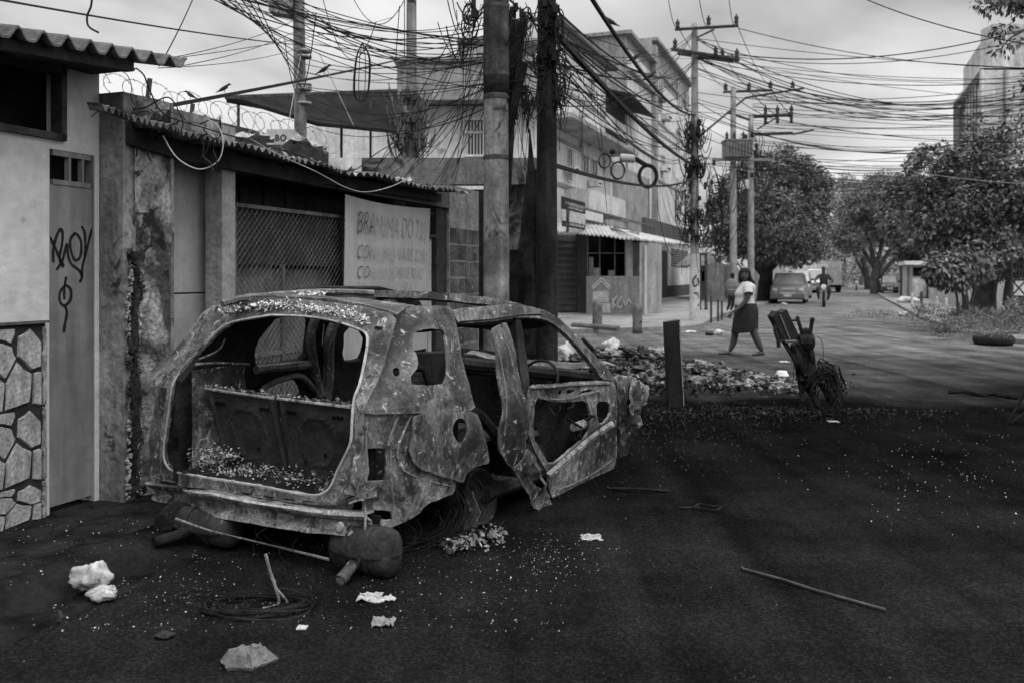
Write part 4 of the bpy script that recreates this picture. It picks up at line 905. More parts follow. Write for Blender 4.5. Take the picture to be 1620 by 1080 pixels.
def muffler(px, py, Y, ln, w_, hh, name, tip):
    c = P(px, py, Y); mb = MB(); rows = []
    for i in range(9):
        f = i / 8; k = (.55, .90, 1, 1, .97, 1, 1, .9, .55)[i]; rows.append([c + CR * ((0, .04, .12, .46, .5, .54, .88, .96, 1)[i] - .5) * ln + CF * (w_ * k * cos(a) * .8) + Vector((0, 0, hh * k * sin(a) + .02 * (f - .5))) for a in [q * pi / 9 for q in range(18)]])
    mb.rings(rows); r = obj(name, mb, mat('silencer_steel', .012, .05, 5, rough=.7, bump=.4, bscale=50, spot=(.11, .66, 8, .06)), car, smooth=True)
    mb = MB(); mb.rings([[c + CR * (k * ln) + CF * (w_ * .86 * cos(a)) + Vector((0, 0, hh * 1.06 * sin(a))) for a in [q * pi / 9 for q in range(18)]] for k in (-.2, -.17, -.14)], cap=False); mb.rings([[c + CR * (k * ln) + CF * (w_ * .86 * cos(a)) + Vector((0, 0, hh * 1.06 * sin(a))) for a in [q * pi / 9 for q in range(18)]] for k in (.14, .17, .2)], cap=False)
    obj('band', mb, MATS['silencer_steel'], r)
    mb = MB(); fl2 = [[c + CR * (ln * .5 * x) + CF * (w_ * y * k) + Vector((0, 0, z)) for x, y in [(cos(a), sin(a)) for a in [q * pi / 14 for q in range(28)]]] for z, k in ((-.003, 1), (-.003, 1.16), (.003, 1.16), (.003, 1))]; fl2 = [[c + (p - c) * (1.07 if j in (1, 2) else .97) for p in r2] for j, r2 in enumerate(fl2)]; mb.rings(fl2, cap=False); obj('seam', mb, burnt_dark, r)
    mb = MB(); t = P(*tip, Y - .22); d = (t - c); mb.tube([c, c + d * .5, t], [.028, .028, .031], 12, cap=False); mb.tube([t - d * .01, t + d * .001], .024, 12); obj('tailpipe', mb, burnt if name != 'spare_silencer' else burnt_dark, r)
muffler(578, 868, 4.62, .40, .11, .13, 'rear_silencer', (538, 918))
muffler(325, 832, 5.1, .5, .10, .10, 'spare_silencer', (244, 857))
mb = MB(); mb.tube([P(278, 820, 4.95), P(330, 838, 4.9), P(430, 862, 4.8), P(520, 884, 4.6)], [.009, .005, .005, .009], 6); obj('tow_bar', mb, burnt, car); mb = MB(); mb.lathe(P(276, 830, 5.15), [(0, -.02), (.13, -.02), (.14, .02), (0, .03)], 16, CR); obj('spare_drum', mb, burnt_dark, car)
mb = MB(); mb.hexa([CL(.15, -1.2, .12), CL(.15, -.55, .12), CL(.8, -.55, .12), CL(.8, -1.2, .12), CL(.15, -1.2, .36), CL(.15, -.55, .36), CL(.8, -.55, .36), CL(.8, -1.2, .36)]); obj('spare_wheel_well', mb, dark, car)
# steel belts of the burnt-away tyre: loose wire springing out
def wires(c, n, rad, R, up=.0, r=.0016, sx=1, sy=1, spread=.1):
    mb = MB()
    for _ in range(n):
        a0_ = R.uniform(0, 6.28); arc = R.uniform(1.5, 5.5); rr = rad * R.uniform(.6, 1.15); q = []; cx_ = c + Vector((R.gauss(0, spread), R.gauss(0, spread), abs(R.gauss(0, spread * .3)))); tl = R.uniform(-.5, .5)
        for i in range(14):
            a = a0_ + arc * i / 13; p = cx_ + Vector((cos(a) * rr * sx, sin(a) * rr * sy, up * rr * (sin(a) * .9 + 1) + tl * .2 * cos(a) * rr)); p.z = max(p.z, .004); q.append(p)
        mb.tube(q, r, 3, cap=False)
    return mb
R = random.Random(4)
obj('tyre_wire', wires(G(668, 872) + Vector((0, .25, 0)), 160, .24, R, .75, .0015, 1, .5, .06), burnt_dark, car, kind='stuff')
o = obj('tyre_wire', wires(G(560, 880), 40, .3, R, .35, .0013, 1, .5, .16), burnt_dark, car, kind='stuff')

mb = MB(); q = [G(745, 850) + v for v in (Vector((-.05, .1, .02)), Vector((.02, .1, .03)), Vector((.05, .1, .12)), Vector((.0, .1, .25)), Vector((-.04, .1, .2)))]; mb.poly(q, CF * .012); obj('broken_hub_plate', mb, burnt_pale, car)
# ------------------------------------------------------------ corner building and the rest of the far street
NB = -5.9
def bbox_px(mb, n, x0, y0, x1, y1, depth=.1, proud=0.0):
    """block on the facade plane n from photo corners: left-top (x0,y0), left-bottom (x0,y1), right x1"""
    t0, t1 = TP(x0, n), TP(x1, n); z1, z0 = ZP(x0, y0, n), ZP(x0, y1, n); mb.tn(t0, t1, n - depth, n + proud, z0, z1); return t0, t1, z0, z1
fa_w = mat('facade_pale', .50, .70, .9, bump=.3, streak=.25, bscale=8, fine=.2, spot=(.16, .62, 1.1, .1))
fa_g = mat('facade_grey', .22, .36, .8, bump=.3, streak=.35, bscale=8, fine=.25, spot=(.06, .63, 1.6, .12))
glass = mat('dark_glass', .02, .04, 2, rough=.15, bump=0, spec=.5)
shut = mat('shutter_steel', .10, .16, 1, bump=.2, streak=.2)
ZA = ZP(885, 360, NB + 1.5)
b = thing('corner_building', PT(36, NB, 0), 'pale multi-storey corner building with awning, balconies and barred upper floors', 'building')
tA0, tA1, tA2 = TP(868, NB), TP(958, NB), TP(1030, NB); zt1 = ZP(895, 290, NB)
Zt = [3.25, 6.6, 9.3, 11.2]
mb = MB(); mb.tn(tA0, 58, NB - 2.5, NB - .3, 0, 3.6); mb.tn(tA0, TP(958, NB), NB - 2.5, NB, 3.6, ZP(930, 86, NB)); mb.tn(TP(958, NB), 58, NB - 6, NB, 3.6, ZP(960, 225, NB)); obj('wall', mb, fa_w, b)
zt_c = ZP(992, 58, NB); te0, te1, te2 = TP(990, NB), TP(1030, NB), TP(1090, NB)
mb = MB(); mb.tn(te0, te1 - .0, NB - 6, NB, 3.6, zt_c); mb.tn(te1, te2, NB - 6, NB - 0, 0, ZP(1050, 88, NB)); mb.tn(te1 - .15, te1 + .6, NB - 6, NB + .3, 3.6, ZP(1032, 75, NB)); obj('tall_block', mb, fa_g, b)
mb = MB(); mb.tn(te0 - .12, te0 + .0, NB - 5, NB - .0, ZP(960, 225, NB), zt_c); obj('end_wall', mb, fa_g, b)
mb = MB(); mb.tn(te0 + .3, te2 + .1, NB + .003, NB + .05, 3.7, zt_c * .955); obj('street_face', mb, fa_w, b)
mb = MB(); mb.tn(te0 - .3, te1 + .2, NB - 5.2, NB + .35, zt_c, zt_c + .18); mb.tn(te1 + .2, te2 + .2, NB - 6, NB + .35, ZP(1050, 88, NB), ZP(1050, 88, NB) + .18); mb.tn(te0 + .2, te1 + 3, NB, NB + .3, zt_c * .87, zt_c * .87 + .12); obj('cornice', mb, fa_g, b)
# roof eaves of the lower part
mb = MB(); z = ZP(930, 86, NB); mb.tn(tA0, TP(962, NB), NB - 2.7, NB + .5, z, z + .15); obj('eave', mb, tin, b)
# third floor: pale slab bands and openings
def win(x0, y0, x1, y1, n=NB, matr=glass, bars=0, frame=1, nm='window'):
    t0, t1 = TP(x0, n), TP(x1, n); z1, z0 = ZP(x0, y0, n), ZP(x0, y1, n); mb = MB(); off = .055 if x0 > 1000 and n == NB else .004
    mb.tn(t0, t1, n + off, n + off + .02, z0, z1); w_ = obj(nm, mb, matr, b)
    if frame:
        mb = MB(); f = .06
        for a in ((t0 - f, t0, z0 - f, z1 + f), (t1, t1 + f, z0 - f, z1 + f), (t0, t1, z1, z1 + f), (t0, t1, z0 - f, z0), ((t0 + t1) / 2 - .03, (t0 + t1) / 2 + .03, z0, z1)): mb.tn(a[0], a[1], n + off, n + off + .06, a[2], a[3])
        obj('frame', mb, fa_w, w_)
    if bars:
        mb = MB()
        for k in range(1, bars): t = t0 + (t1 - t0) * k / bars; mb.tn(t - .015, t + .015, n + off + .05, n + off + .07, z0, z1)
        obj('grille', mb, rust_dark, w_)
    return w_
for q in ((933, 110, 939, 142), (950, 122, 955, 140), (893, 128, 898, 158), (1040, 112, 1046, 148), (1040, 158, 1045, 172), (1071, 130, 1077, 165), (1084, 148, 1088, 170), (1067, 205, 1073, 240), (1080, 215, 1085, 245), (1044, 245, 1049, 262), (1066, 300, 1072, 345), (1080, 305, 1084, 345)): win(*q)
# open terrace under the sloping sheet
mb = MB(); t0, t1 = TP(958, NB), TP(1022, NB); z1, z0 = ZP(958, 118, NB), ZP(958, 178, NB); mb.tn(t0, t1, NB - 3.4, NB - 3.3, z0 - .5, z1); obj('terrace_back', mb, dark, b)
mb = MB(); a = PT(t0 - .1, NB - 3.2, z1 + .15); c = PT(te0 - .13, NB - 3.2, z1 + .15); mb.poly([a, c, PT(te0 + 2.2, NB + 1.1, z1 - 1.1), PT(t0 + .6, NB + 1.1, z1 - .9)], (0, 0, .06)); obj('terrace_roof', mb, mat('dark_sheet', .03, .06, 3), b)
mb = MB(); mb.tn(t0, te0, NB - .12, NB + .02, z0 - .55, z0 + .0); mb.tn(t0 - .2, te1, NB, NB + .18, z0 - .75, z0 - .55); obj('terrace_parapet', mb, fa_w, b)
mb = MB()
for k in range(20): t = t0 + (te0 - t0) * k / 20; mb.tn(t, t + .03, NB - .04, NB - .01, z0, z0 + .85)
mb.tn(t0, te0, NB - .05, NB, z0 + .83, z0 + .88); obj('railing', mb, rust_dark, b)
# first floor balcony with railing, canopy slab and drawn curtains
z_c = ZP(895, 178, NB); z_b = ZP(895, 300, NB)
mb = MB(); mb.tn(TP(850, NB), TP(968, NB) , NB, NB + 1.3, ZP(905, 185, NB + 1.3), ZP(905, 185, NB + 1.3) + .16); obj('canopy', mb, fa_g, b)
for q in ((897, 235, 903, 285), (921, 228, 929, 272), (935, 232, 943, 276), (952, 240, 956, 270)): win(*q, matr=glass)
mb = MB(); t0, t1 = TP(925, NB), TP(945, NB)
for k in range(9): mb.tube([PT(TP(918 + k * 3.6, NB), NB + .1, ZP(918, 226, NB) - .1 * sin(k)), PT(TP(918 + k * 3.6, NB), NB + .14, ZP(918, 246, NB))], .09, 6)
obj('scalloped_blind', mb, mat('pale_cloth', .45, .6, 3, bump=0), b)
mb = MB(); mb.tn(TP(893, NB), TP(956, NB), NB, NB + 1.0, ZP(893, 322, NB + 1), ZP(893, 285, NB + 1)); obj('balcony_wall', mb, mat('whitewashed', .42, .58, 1.2, bump=.2, streak=.15, spot=(.2, .66, 2, .1)), b)
mb = MB(); z0, z1 = ZP(900, 358, NB + 1.2), ZP(900, 318, NB + 1.2); t0, t1 = TP(890, NB + 1.2), TP(1036, NB + 1.2)
for k in range(46): t = t0 + (t1 - t0) * k / 45; mb.tn(t, t + .03, NB + 1.19, NB + 1.22, z0, z1 - .15)
mb.tn(t0, t1, NB + 1.18, NB + 1.23, z1 - .15, z1 - .1); mb.tn(t0, t1, NB + 1.18, NB + 1.23, z0 + .3, z0 + .34); obj('balcony_railing', mb, mat('grey_rail', .1, .18, 3), b)
mb = MB(); mb.tn(TP(966, NB), TP(1036, NB), NB + .01, NB + .06, ZP(966, 345, NB), ZP(966, 255, NB)); obj('stained_render', mb, mat('stained_render', .26, .42, 1.5, bump=.3, streak=.4), b)
mb = MB(); t = TP(962, NB + .3); mb.tube([PT(t, NB + .4, ZP(962, 335, NB + .3)), PT(t + .5, NB + .3, ZP(962, 255, NB + .3))], .07, 7); t = TP(1030, NB + .2); mb.tube([PT(t, NB + .15, 3.8), PT(t, NB + .15, ZP(1030, 285, NB))], .08, 7); obj('drainpipe', mb, mat('white_pipe', .5, .65, 3), b)
# awning: corrugated sheet round the corner shop; the shop front faces the side street, then turns into the avenue
YC, YR = 31.6, 33.4
aw_pts = [P(868, 364, 31.9), P(930, 369, 31.5), P(1012, 378, 31.0), P(1048, 382, 35.5), P(1092, 387, 52)]
mb = MB(); rows = [[], [], [], []]
for i in range(241):
    f = i / 240 * 4; k = min(int(f), 3); p = aw_pts[k].lerp(aw_pts[k + 1], f - k); wv = .03 * cos(2 * pi * i / 5); rg = .05 * mn.noise(p * 1.3); bk = Vector((0, 1.9, .45)) if f < 2 else -NV * 1.7 + Vector((0, 0, .5)); m_ = min(1, max(0, (f - 1.6) / .8)); bk = Vector((0, 1.9, .45)).lerp(-NV * 1.7 + Vector((0, 0, .5)), m_)
    rows[0].append(p + Vector((0, 0, wv + rg))); rows[1].append(p + bk + Vector((0, 0, wv))); rows[2].append(rows[1][-1] - Vector((0, 0, .03))); rows[3].append(rows[0][-1] - Vector((0, 0, .05)))
mb.rings(rows + [rows[0]], closed=False, cap=False); obj('awning', mb, mat('awning_sheet', .34, .5, 2, bump=.2, spot=(.14, .62, 3, .08)), b)
def fy(mb, x0, y0, x1, y1, Y, back=.15, foot=False):
    a, c = P(x0, y0, Y), P(x1, y1, Y); z0 = 0 if foot else c.z; mb.box(((a.x + c.x) / 2, Y + back / 2, (a.z + z0) / 2), (c.x - a.x, back, a.z - z0)); return mb
mb = MB(); fy(mb, 840, 366, 1012, 492, YR + .9, 3.2, True); obj('shop_block', mb, fa_g, b)
mb = MB()
for k in range(24): y = 372 + k * 5; fy(mb, 862, y, 916, y + 4.9, YR + .62 - .05 * (k % 2), .2)
obj('roller_shutter', mb, shut, b)
mb = MB(); fy(mb, 914, 368, 929, 495, YR, .9, True); obj('shop_pier', mb, mat('dark_pier', .05, .1, 2), b)
mb = MB(); fy(mb, 928, 437, 1012, 499, YC, .2, True); cw = obj('counter_wall', mb, mat('painted_counter', .16, .24, 1.4, bump=.2, streak=.2, spot=(.28, .64, 2.6, .1)), b)
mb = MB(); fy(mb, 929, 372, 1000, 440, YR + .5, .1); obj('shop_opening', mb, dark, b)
mb = MB()
for x in (929, 948, 972, 991): fy(mb, x, 372, x + 1.6, 437, YC + .1, .06)
fy(mb, 929, 400, 992, 401.5, YC + .1, .05); fy(mb, 932, 407, 939, 437, YC + .12, .04); obj('shop_grille', mb, mat('shop_frame', .05, .1, 3), b)
mb = MB(); fy(mb, 990, 374, 1001, 437, YC + .05, .3); obj('shop_jamb', mb, fa_g, b)
for q in ((939, 424, 950, 437), (963, 428, 972, 437)): obj('counter_display', fy(MB(), *q, YC + .3, .2), fa_g, b)
mb = MB(); c0 = P(1012, 435, YC); c1_ = P(1042, 435, 36.0); rw_ = []
for k in range(11): f = k / 10; q = c0.lerp(c1_, f) + Vector((.35 * sin(pi * f), -.3 * sin(pi * f), 0)); rw_.append(Vector((q.x, q.y, 0)))
rw_ += [Vector((c1_.x, c1_.y + 9, 0)), Vector((c0.x - .2, c0.y + 3, 0))]; mb.poly(rw_, (0, 0, 2.72)); obj('corner_pillar', mb, mat('pillar_render', .28, .42, 1.2, bump=.3, streak=.3, spot=(.12, .6, 1.6, .12)), b)
mb = MB(); q = P(1021, 435, 31.75); mb.tube([(q.x, q.y, .1), (q.x, q.y, 2.6)], .05, 6); obj('corner_pipe', mb, mat('white_pipe', .5, .65, 3), b)
mb = MB(); bbox_px(mb, NB + .05, 1043, 396, 1056, 479, .1, .0); obj('shop_door', mb, mat('brown_door', .04, .07, 2), b)
mb = MB(); mb.tn(TP(1056, NB), TP(1100, NB), NB - .1, NB + .08, ZP(1060, 452, NB), 3.3); obj('pale_front', mb, fa_w, b)
mb = MB(); mb.tn(TP(1056, NB), TP(1100, NB), NB - .1, NB + .12, 0, ZP(1060, 452, NB)); obj('dark_plinth', mb, mat('dark_plinth', .05, .09, 2), b)
mb = MB(); t0, t1, z0, z1 = bbox_px(MB(), NB + .09, 1062, 392, 1088, 422)
for k in range(8): z = z0 + (z1 - z0) * k / 8; mb.tn(t0, t1, NB + .08, NB + .12, z, z + (z1 - z0) / 11)
obj('louvre', mb, shut, b)
mb = MB(); mb.tn(TP(1018, NB + 1), TP(1088, NB + 1), NB + .9, NB + 1.1, ZP(1018, 372, NB + 1), ZP(1018, 344, NB + 1)); obj('upper_parapet', mb, mat('grey_parapet', .08, .13, 1.6, bump=.3, streak=.3), b)
# building clutter: floor bands, air conditioners, laundry line, stains
mb = MB()
for y in (150, 232, 300): z = ZP(900, y, NB); mb.tn(tA0, TP(957, NB), NB, NB + .07, z, z + .14)
for y in (120, 200, 290): z = ZP(1045, y, NB); mb.tn(te1 + .2, te2, NB + .05, NB + .12, z, z + .12)
obj('floor_band', mb, fa_g, b)
for q in ((910, 262, 917, 272), (946, 285, 953, 294), (1056, 262, 1061, 270), (1058, 180, 1063, 188), (925, 175, 931, 183)):
    mb = MB(); bbox_px(mb, NB + .5, *q, depth=.42); ac = obj('air_conditioner', mb, fa_w, b); mb = MB(); t_, u_, v_, w_2 = bbox_px(MB(), NB + .5, *q); mb.tn(t_ + .12, u_ - .12, NB + .5, NB + .52, v_ + .1, w_2 - .1); obj('grille', mb, dark, ac)
# sign boards
sgn = thing('shop_signboard', SP(890, 330, NB + 1.75), 'dark and white shop signboard fixed above the awning beside the charred pole', 'sign')
NSG = NB + 1.6; mb = MB(); bbox_px(mb, NSG, 890, 311, 926, 331, .05); mb2 = MB(); bbox_px(mb2, NSG, 891, 349, 926, 358, .05); obj('board', mb, mat('sign_dark', .02, .035, 3, bump=0), sgn); obj('board', mb2, MATS['sign_dark'], sgn)
mb = MB(); t0, t1, z0, z1 = bbox_px(mb, NSG, 890, 331, 926, 349, .05); obj('panel', mb, mat('sign_white', .35, .55, 4, bump=0, spot=(.12, .56, 2.2, .06)), sgn)
mb = MB(); p = PT(TP(898, NSG + .3), NSG + .3, 0); mb.tube([(p.x, p.y, ZP(898, 368, NSG + .3)), (p.x, p.y, ZP(898, 322, NSG + .3))], .05, 6); obj('bracket', mb, rust_dark, sgn)
def tx(s_, n, x0, y0, x1, y1, matr, par, off=.012):
    t0, t1 = TP(x0, n), TP(x1, n); z1, z0 = ZP(x0, y0, n), ZP(x0, y1, n); o = text(s_, 'lettering', 1, matr, par, (0, 0, 0), (1, 0, 0)); xs_ = [v.co.x for v in o.data.vertices]; zs_ = [v.co.z for v in o.data.vertices]
    for v in o.data.vertices:
        c = v.co.copy(); v.co = PT(t0 + (t1 - t0) * (c.x - min(xs_)) / (max(xs_) - min(xs_)), n + off + (.003 if c.y < 0 else 0), z0 + (z1 - z0) * (c.z - min(zs_)) / (max(zs_) - min(zs_)))
lw = mat('white_lettering', .5, .6, 3, bump=0)
tx('CONSTRUCAO', NSG, 894, 319, 924, 324, lw, sgn); tx('E MATERIAIS', NSG, 896, 326, 922, 329.5, lw, sgn); tx('ALVENARIA', NSG, 894, 351.5, 924, 356, lw, sgn)
mb = MB(); n = NB + 1.55; bbox_px(mb, n, 927, 333, 954, 347, .05, 0); wb = obj('notice_board', mb, mat('white_board', .5, .62, 2, bump=0, spot=(.05, .68, 3, .03)), None, label='plain white board above the awning right of the dark signboard', cat='sign')
# painted house mark and tag on the counter wall
wp = mat('white_wall_paint', .42, .55, 4, bump=0); c_ = lambda x, y: (860 + x / 5.142, 330 + y / 5.142)
def tape(name, lines, r, matr, par):
    mb = MB()
    for ln in lines: mb.tube(spl([P(*c_(x, y), YC - .004) for x, y in ln], 3) if len(ln) > 3 else [P(*c_(x, y), YC - .004) for x, y in ln], r, 4)
    return obj(name, mb, matr, par)
tape('painted_arrow', [[(392, 640), (470, 565), (540, 635)], [(400, 655), (470, 590), (532, 655)]], .026, wp, b)
mb = MB(); fy(mb, 938, 461, 963, 478, YC - .006, .01); fy(mb, 953, 480, 966, 495, YC - .006, .01); obj('painted_patch', mb, mat('faded_white_paint', .26, .42, 6, bump=0), b)
tape('graffiti', [[(560, 730), (565, 815)], [(600, 710), (560, 760), (590, 800)], [(640, 715), (605, 760), (610, 810), (642, 790)], [(650, 740), (665, 790), (690, 740), (710, 770)]], .022, wp, b)

# pale building behind the shed with sloping sheet canopy
m_ = thing('rear_house', P(700, 300, 24), 'pale house behind the shed with a barred window and a flat parapet', 'house')
YM = 24; mb = MB()
def fr(mb, x0, y0, x1, y1, Y, d=.2, back=None):
    a = P(x0, y0, Y); c = P(x1, y1, Y); D = (U if x0 > 1000 else Vector((0, 1, 0))) * (back or d); q = [Vector((a.x, Y, c.z)), Vector((c.x, Y, c.z))]; q += [q[1] + D, q[0] + D]; h4 = Vector((0, 0, a.z - c.z)); mb.hexa(q + [v + h4 for v in q]); return mb
fr(mb, 628, 168, 866, 440, YM + .3, back=6); fr(mb, 480, 200, 628, 440, YM + .6, back=5); obj('wall', mb, fa_w, m_)
mb = MB(); fr(mb, 628, 96, 860, 160, YM + .2, back=5); obj('parapet', mb, mat('parapet_render', .2, .32, 1.3, bump=.3, streak=.3, spot=(.1, .64, 2, .1)), m_)
mb = MB(); fr(mb, 622, 90, 865, 97, YM + .1, back=5); fr(mb, 620, 142, 864, 158, YM - .4, back=4); obj('ledge', mb, fa_g, m_)
mb = MB(); fr(mb, 728, 62, 768, 104, YM + 1.5, back=3); fr(mb, 722, 60, 850, 66, YM + 1.4, back=3); obj('water_tank_room', mb, fa_g, m_)
mb = MB(); fr(mb, 739, 190, 769, 245, YM + .28, back=.03); w_ = obj('window', mb, glass, m_); mb = MB()
for k in range(7): fr(mb, 739 + k * 5, 190, 740.2 + k * 5, 245, YM + .2, .03)
fr(mb, 735, 187, 773, 190, YM + .17, .1); fr(mb, 735, 208, 773, 211, YM + .2, .08); fr(mb, 735, 245, 773, 248, YM + .17, .1); obj('grille', mb, fa_w, w_)
mb = MB(); a, c, d_, e_ = P(358, 163, 17), P(615, 146, 22), P(625, 200, 19), P(470, 195, 15.5); mb.poly([a, P(385, 164, 16.6), P(500, 200, 16.2), P(628, 212, 19.5), P(628, 150, 22.5)], (0, 0, .07)); o = obj('sheet_canopy', mb, mat('canopy_sheet', .01, .022, 2, bump=.3, spec=.02), m_)
mb = MB()
for x, y, Y, y2 in ((377, 165, 16.8, 210), (586, 160, 20, 260), (540, 190, 18, 250)): a = P(x, y, Y); c = P(x, y2, Y); mb.tube([a, c], .03, 5)
mb.tube([P(358, 163, 17) + Vector((0, 0, .1)), P(628, 150, 22.5) + Vector((0, 0, .1))], .05, 5); obj('canopy_post', mb, rust_dark, m_)
# long low wall topped with concertina wire behind the shed
bw_ = thing('boundary_wall', PT(4, -2.6, 0), 'dark boundary wall topped with concertina wire behind the shed roof', 'wall')
NWL = -1.9; mb = MB(); z0 = ZP(165, 150, NWL); z1 = ZP(430, 213, NWL); t0, t1 = TP(150, NWL), TP(520, NWL); mb.poly([PT(t0, NWL, 0), PT(t1, NWL, 0), PT(t1, NWL, z1 - .05), PT(TP(400, NWL), NWL, z1), PT(t0, NWL, z0)], -NV * .15); obj('wall', mb, mat('mossy_wall', .03, .08, 3, bump=.8, bscale=12), bw_)
mb = MB(); R = random.Random(6); n = 620; q = []
for i in range(n):
    f = i / n; t = t0 + (t1 - t0) * f; zc = z0 + (z1 - z0) * f + .10; a = f * 2 * pi * 15; rr = .15 + .03 * sin(f * 40); q.append(PT(t + .10 * cos(a), NWL - .05 + rr * cos(a + .6), zc + rr * sin(a)) )
mb.tube(q, .004, 3)
for i in range(0, n, 4): p = q[i]; d_ = Vector((R.uniform(-1, 1), R.uniform(-1, 1), R.uniform(-1, 1))).normalized() * .022; mb.tube([p - d_, p + d_], .003, 3)
obj('concertina_wire', mb, mat('galvanised_wire', .12, .25, 9, bump=0), bw_)
mb = MB(); 
for x, y in ((232, 125), (300, 165)): a = SP(x, y, NWL); mb.tube([a - Vector((0, 0, .3)), a + NV * .04], .025, 6)
obj('wire_post', mb, rust_dark, bw_)
# concrete beam behind the end of the shed
mb = MB(); fr(mb, 572, 250, 872, 292, 13.6, .25); fr(mb, 800, 283, 872, 560, 13.9, .3); 
obj('ruined_wall', mb, mat('scorched_wall', .10, .24, 1.6, bump=.7, streak=.3, spot=(.02, .52, 1.4, .1)), None, label='scorched concrete wall and lintel behind the two big poles', cat='wall')
mb = MB(); fr(mb, 806, 395, 850, 700, 13.2, .4); fr(mb, 745, 300, 775, 700, 13.3, .4); obj('charred_wall_end', mb, char, None, label='black charred wall stub between the two big poles', cat='wall')
mb = MB(); a = P(838, 430, 12.4); q = [P(835, 560, 12.4), P(833, 400, 12.4), P(842, 300, 12.5), P(840, 262, 12.5), P(838, 205, 12.6)]; mb.tube(q, [.14, .13, .11, .05, .01], 7); q = [P(856, 560, 12.5), P(855, 400, 12.4), P(852, 270, 12.5)]; mb.tube(q, [.12, .11, .09], 7)
obj('charred_stump', mb, char, None, label='splintered charred wooden post standing between the two big poles', cat='post')
# junk on the shed roof
R = random.Random(9)
def crumple(name, c, sx, sy, sz, matr, n=9, seed=0, **k):
    mb = MB(); V = []; c = Vector(c)
    for j in range(n):
        for i in range(n):
            u_, v_ = i / (n - 1) - .5, j / (n - 1) - .5; q = Vector((u_ * 3, v_ * 3, seed)); z = max(0, mn.fractal(q * 1.2, 1, 2, 3) * .6 + .35 - (u_ * u_ + v_ * v_) * .7)
            V.append(c + Vector((u_ * sx * (1 + .3 * mn.noise(q * 2)), v_ * sy * (1 + .3 * mn.noise(q * 2 + Vector((9, 0, 0)))), z * sz)))
    mb.add(V, [(j * n + i, j * n + i + 1, (j + 1) * n + i + 1, (j + 1) * n + i) for j in range(n - 1) for i in range(n - 1)]); o = obj(name, mb, matr, None, **k); md = o.modifiers.new('s', 'SOLIDIFY'); md.thickness = .004; return o
crumple('rag', SP(212, 176, -.35), .5, .4, .07, paper, seed=1, label='pale rag on the shed roof nearest the corrugated overhang', cat='rag')
crumple('rag', SP(326, 200, -.3), .2, .2, .16, paper, seed=2, label='pale crumpled bag standing on the shed roof left of the printed box', cat='bag')
crumple('rag', SP(400, 222, -.6), .35, .3, .12, paper, seed=3, label='pale cloth on the shed roof just left of the printed box', cat='cloth')
crumple('rag', SP(482, 236, -.5), .4, .3, .2, paper, seed=5, label='pale torn sack lying under the thin concrete pole', cat='sack')
bx = thing('printed_box', SP(448, 218, -.9), 'pale printed cardboard box on the shed roof by the thin pole', 'box')
mb = MB(); a = P(427, 208, 9.2); c = P(468, 232, 9.2); mb.box((a + c) / 2, (c.x - a.x, .25, a.z - c.z)); obj('carton', mb, mat('box_print', .35, .5, 9, bump=0), bx)
mb = MB(); o = text('BO', 'lettering', .09, cable, bx, ((a + c) / 2 + Vector((-.05, -.13, -.04))), (1, 0, 0), ext=.002)
mb = MB(); R = random.Random(10)
for i in range(500):
    t = R.uniform(TP(170, NS), TP(720, NS)); p = PT(t, NS + .2 - R.random() * .9, 0); f = (t - TP(160, NS)) / (TP(720, NS) - TP(160, NS)); p.z = ea.z + (ec.z - ea.z) * f + .03; z4 = [SP(158, 166, NS + .28), em, eb, ec]; 
    for a, c in zip(z4, z4[1:]):
        ta_, tb2 = (a - A0).dot(U), (c - A0).dot(U)
        if ta_ <= t <= tb2: p.z = a.z + (c.z - a.z) * (t - ta_) / (tb2 - ta_) + .03 + (NS + .28 - (p - A0).dot(NV)) * .05
    flake(mb, p, R.uniform(.01, .06), R)
obj('roof_rubbish', mb, mat('roof_litter', .05, .5, 3, bump=.3), None, label='scattered torn scraps and leaves on the shed roof', cat='rubbish', kind='stuff')

# ------------------------------------------------------------ poles
def pole(name, px, pytop, pybase, Y, w0_, w1_, matr, label, group=None, lean=0, cat='utility pole'):
    t = thing(name, P(px, HY, Y) * 1, label, cat, group); t.location.z = 0; t['worldbuilt'] = 1
    x = (px - CX) / FPX * Y; zt = EYE - (pytop - HY) / FPX * Y; mb = MB(); n = 14
    q = [Vector((x + lean * k / n, Y, zt * k / n)) for k in range(n + 1)]; mb.tube(q, [w1_ + (w0_ - w1_) * k / n for k in range(n + 1)], 20); obj('shaft', mb, matr, t, smooth=True); return t, x, zt
pol1, x1, z1_ = pole('utility_pole', 785, -160, 0, 9.5, .125, .145, pole_mat, 'thick concrete pole right behind the burnt car roof, nearer the shed')
pol2, x2, z2_ = pole('utility_pole', 865, -160, 0, 10.2, .10, .135, char_pole, 'soot blackened pole behind the burnt car windscreen')
mb = MB(); zc = EYE - (150 - HY) / FPX * 9.5; zq = EYE - (-160 - HY) / FPX * 9.5; mb.tube([Vector((x1, 9.5, zc + (zq - zc) * k / 8)) for k in range(9)], [.139, .142, .139, .141, .138, .139, .137, .136, .135], 20); obj('soot_crust', mb, mat('sooted_concrete', .02, .08, 3, bump=.6, streak=.4, spot=(.14, .62, 3, .08)), pol1, smooth=True)
mb = MB(); a = P(812, 60, 9.6); mb.hexa([P(800, 190, 9.6), P(818, 190, 9.6), P(818, 190, 9.8), P(800, 190, 9.8), P(805, 28, 9.5), P(832, 36, 9.5), P(832, 36, 9.8), P(805, 28, 9.8)]); mb.tube([P(806, 300, 9.55), P(808, 190, 9.55), P(826, 100, 9.5)], [.02, .05, .07], 6); obj('charred_box', mb, char, pol1)
mb = MB()
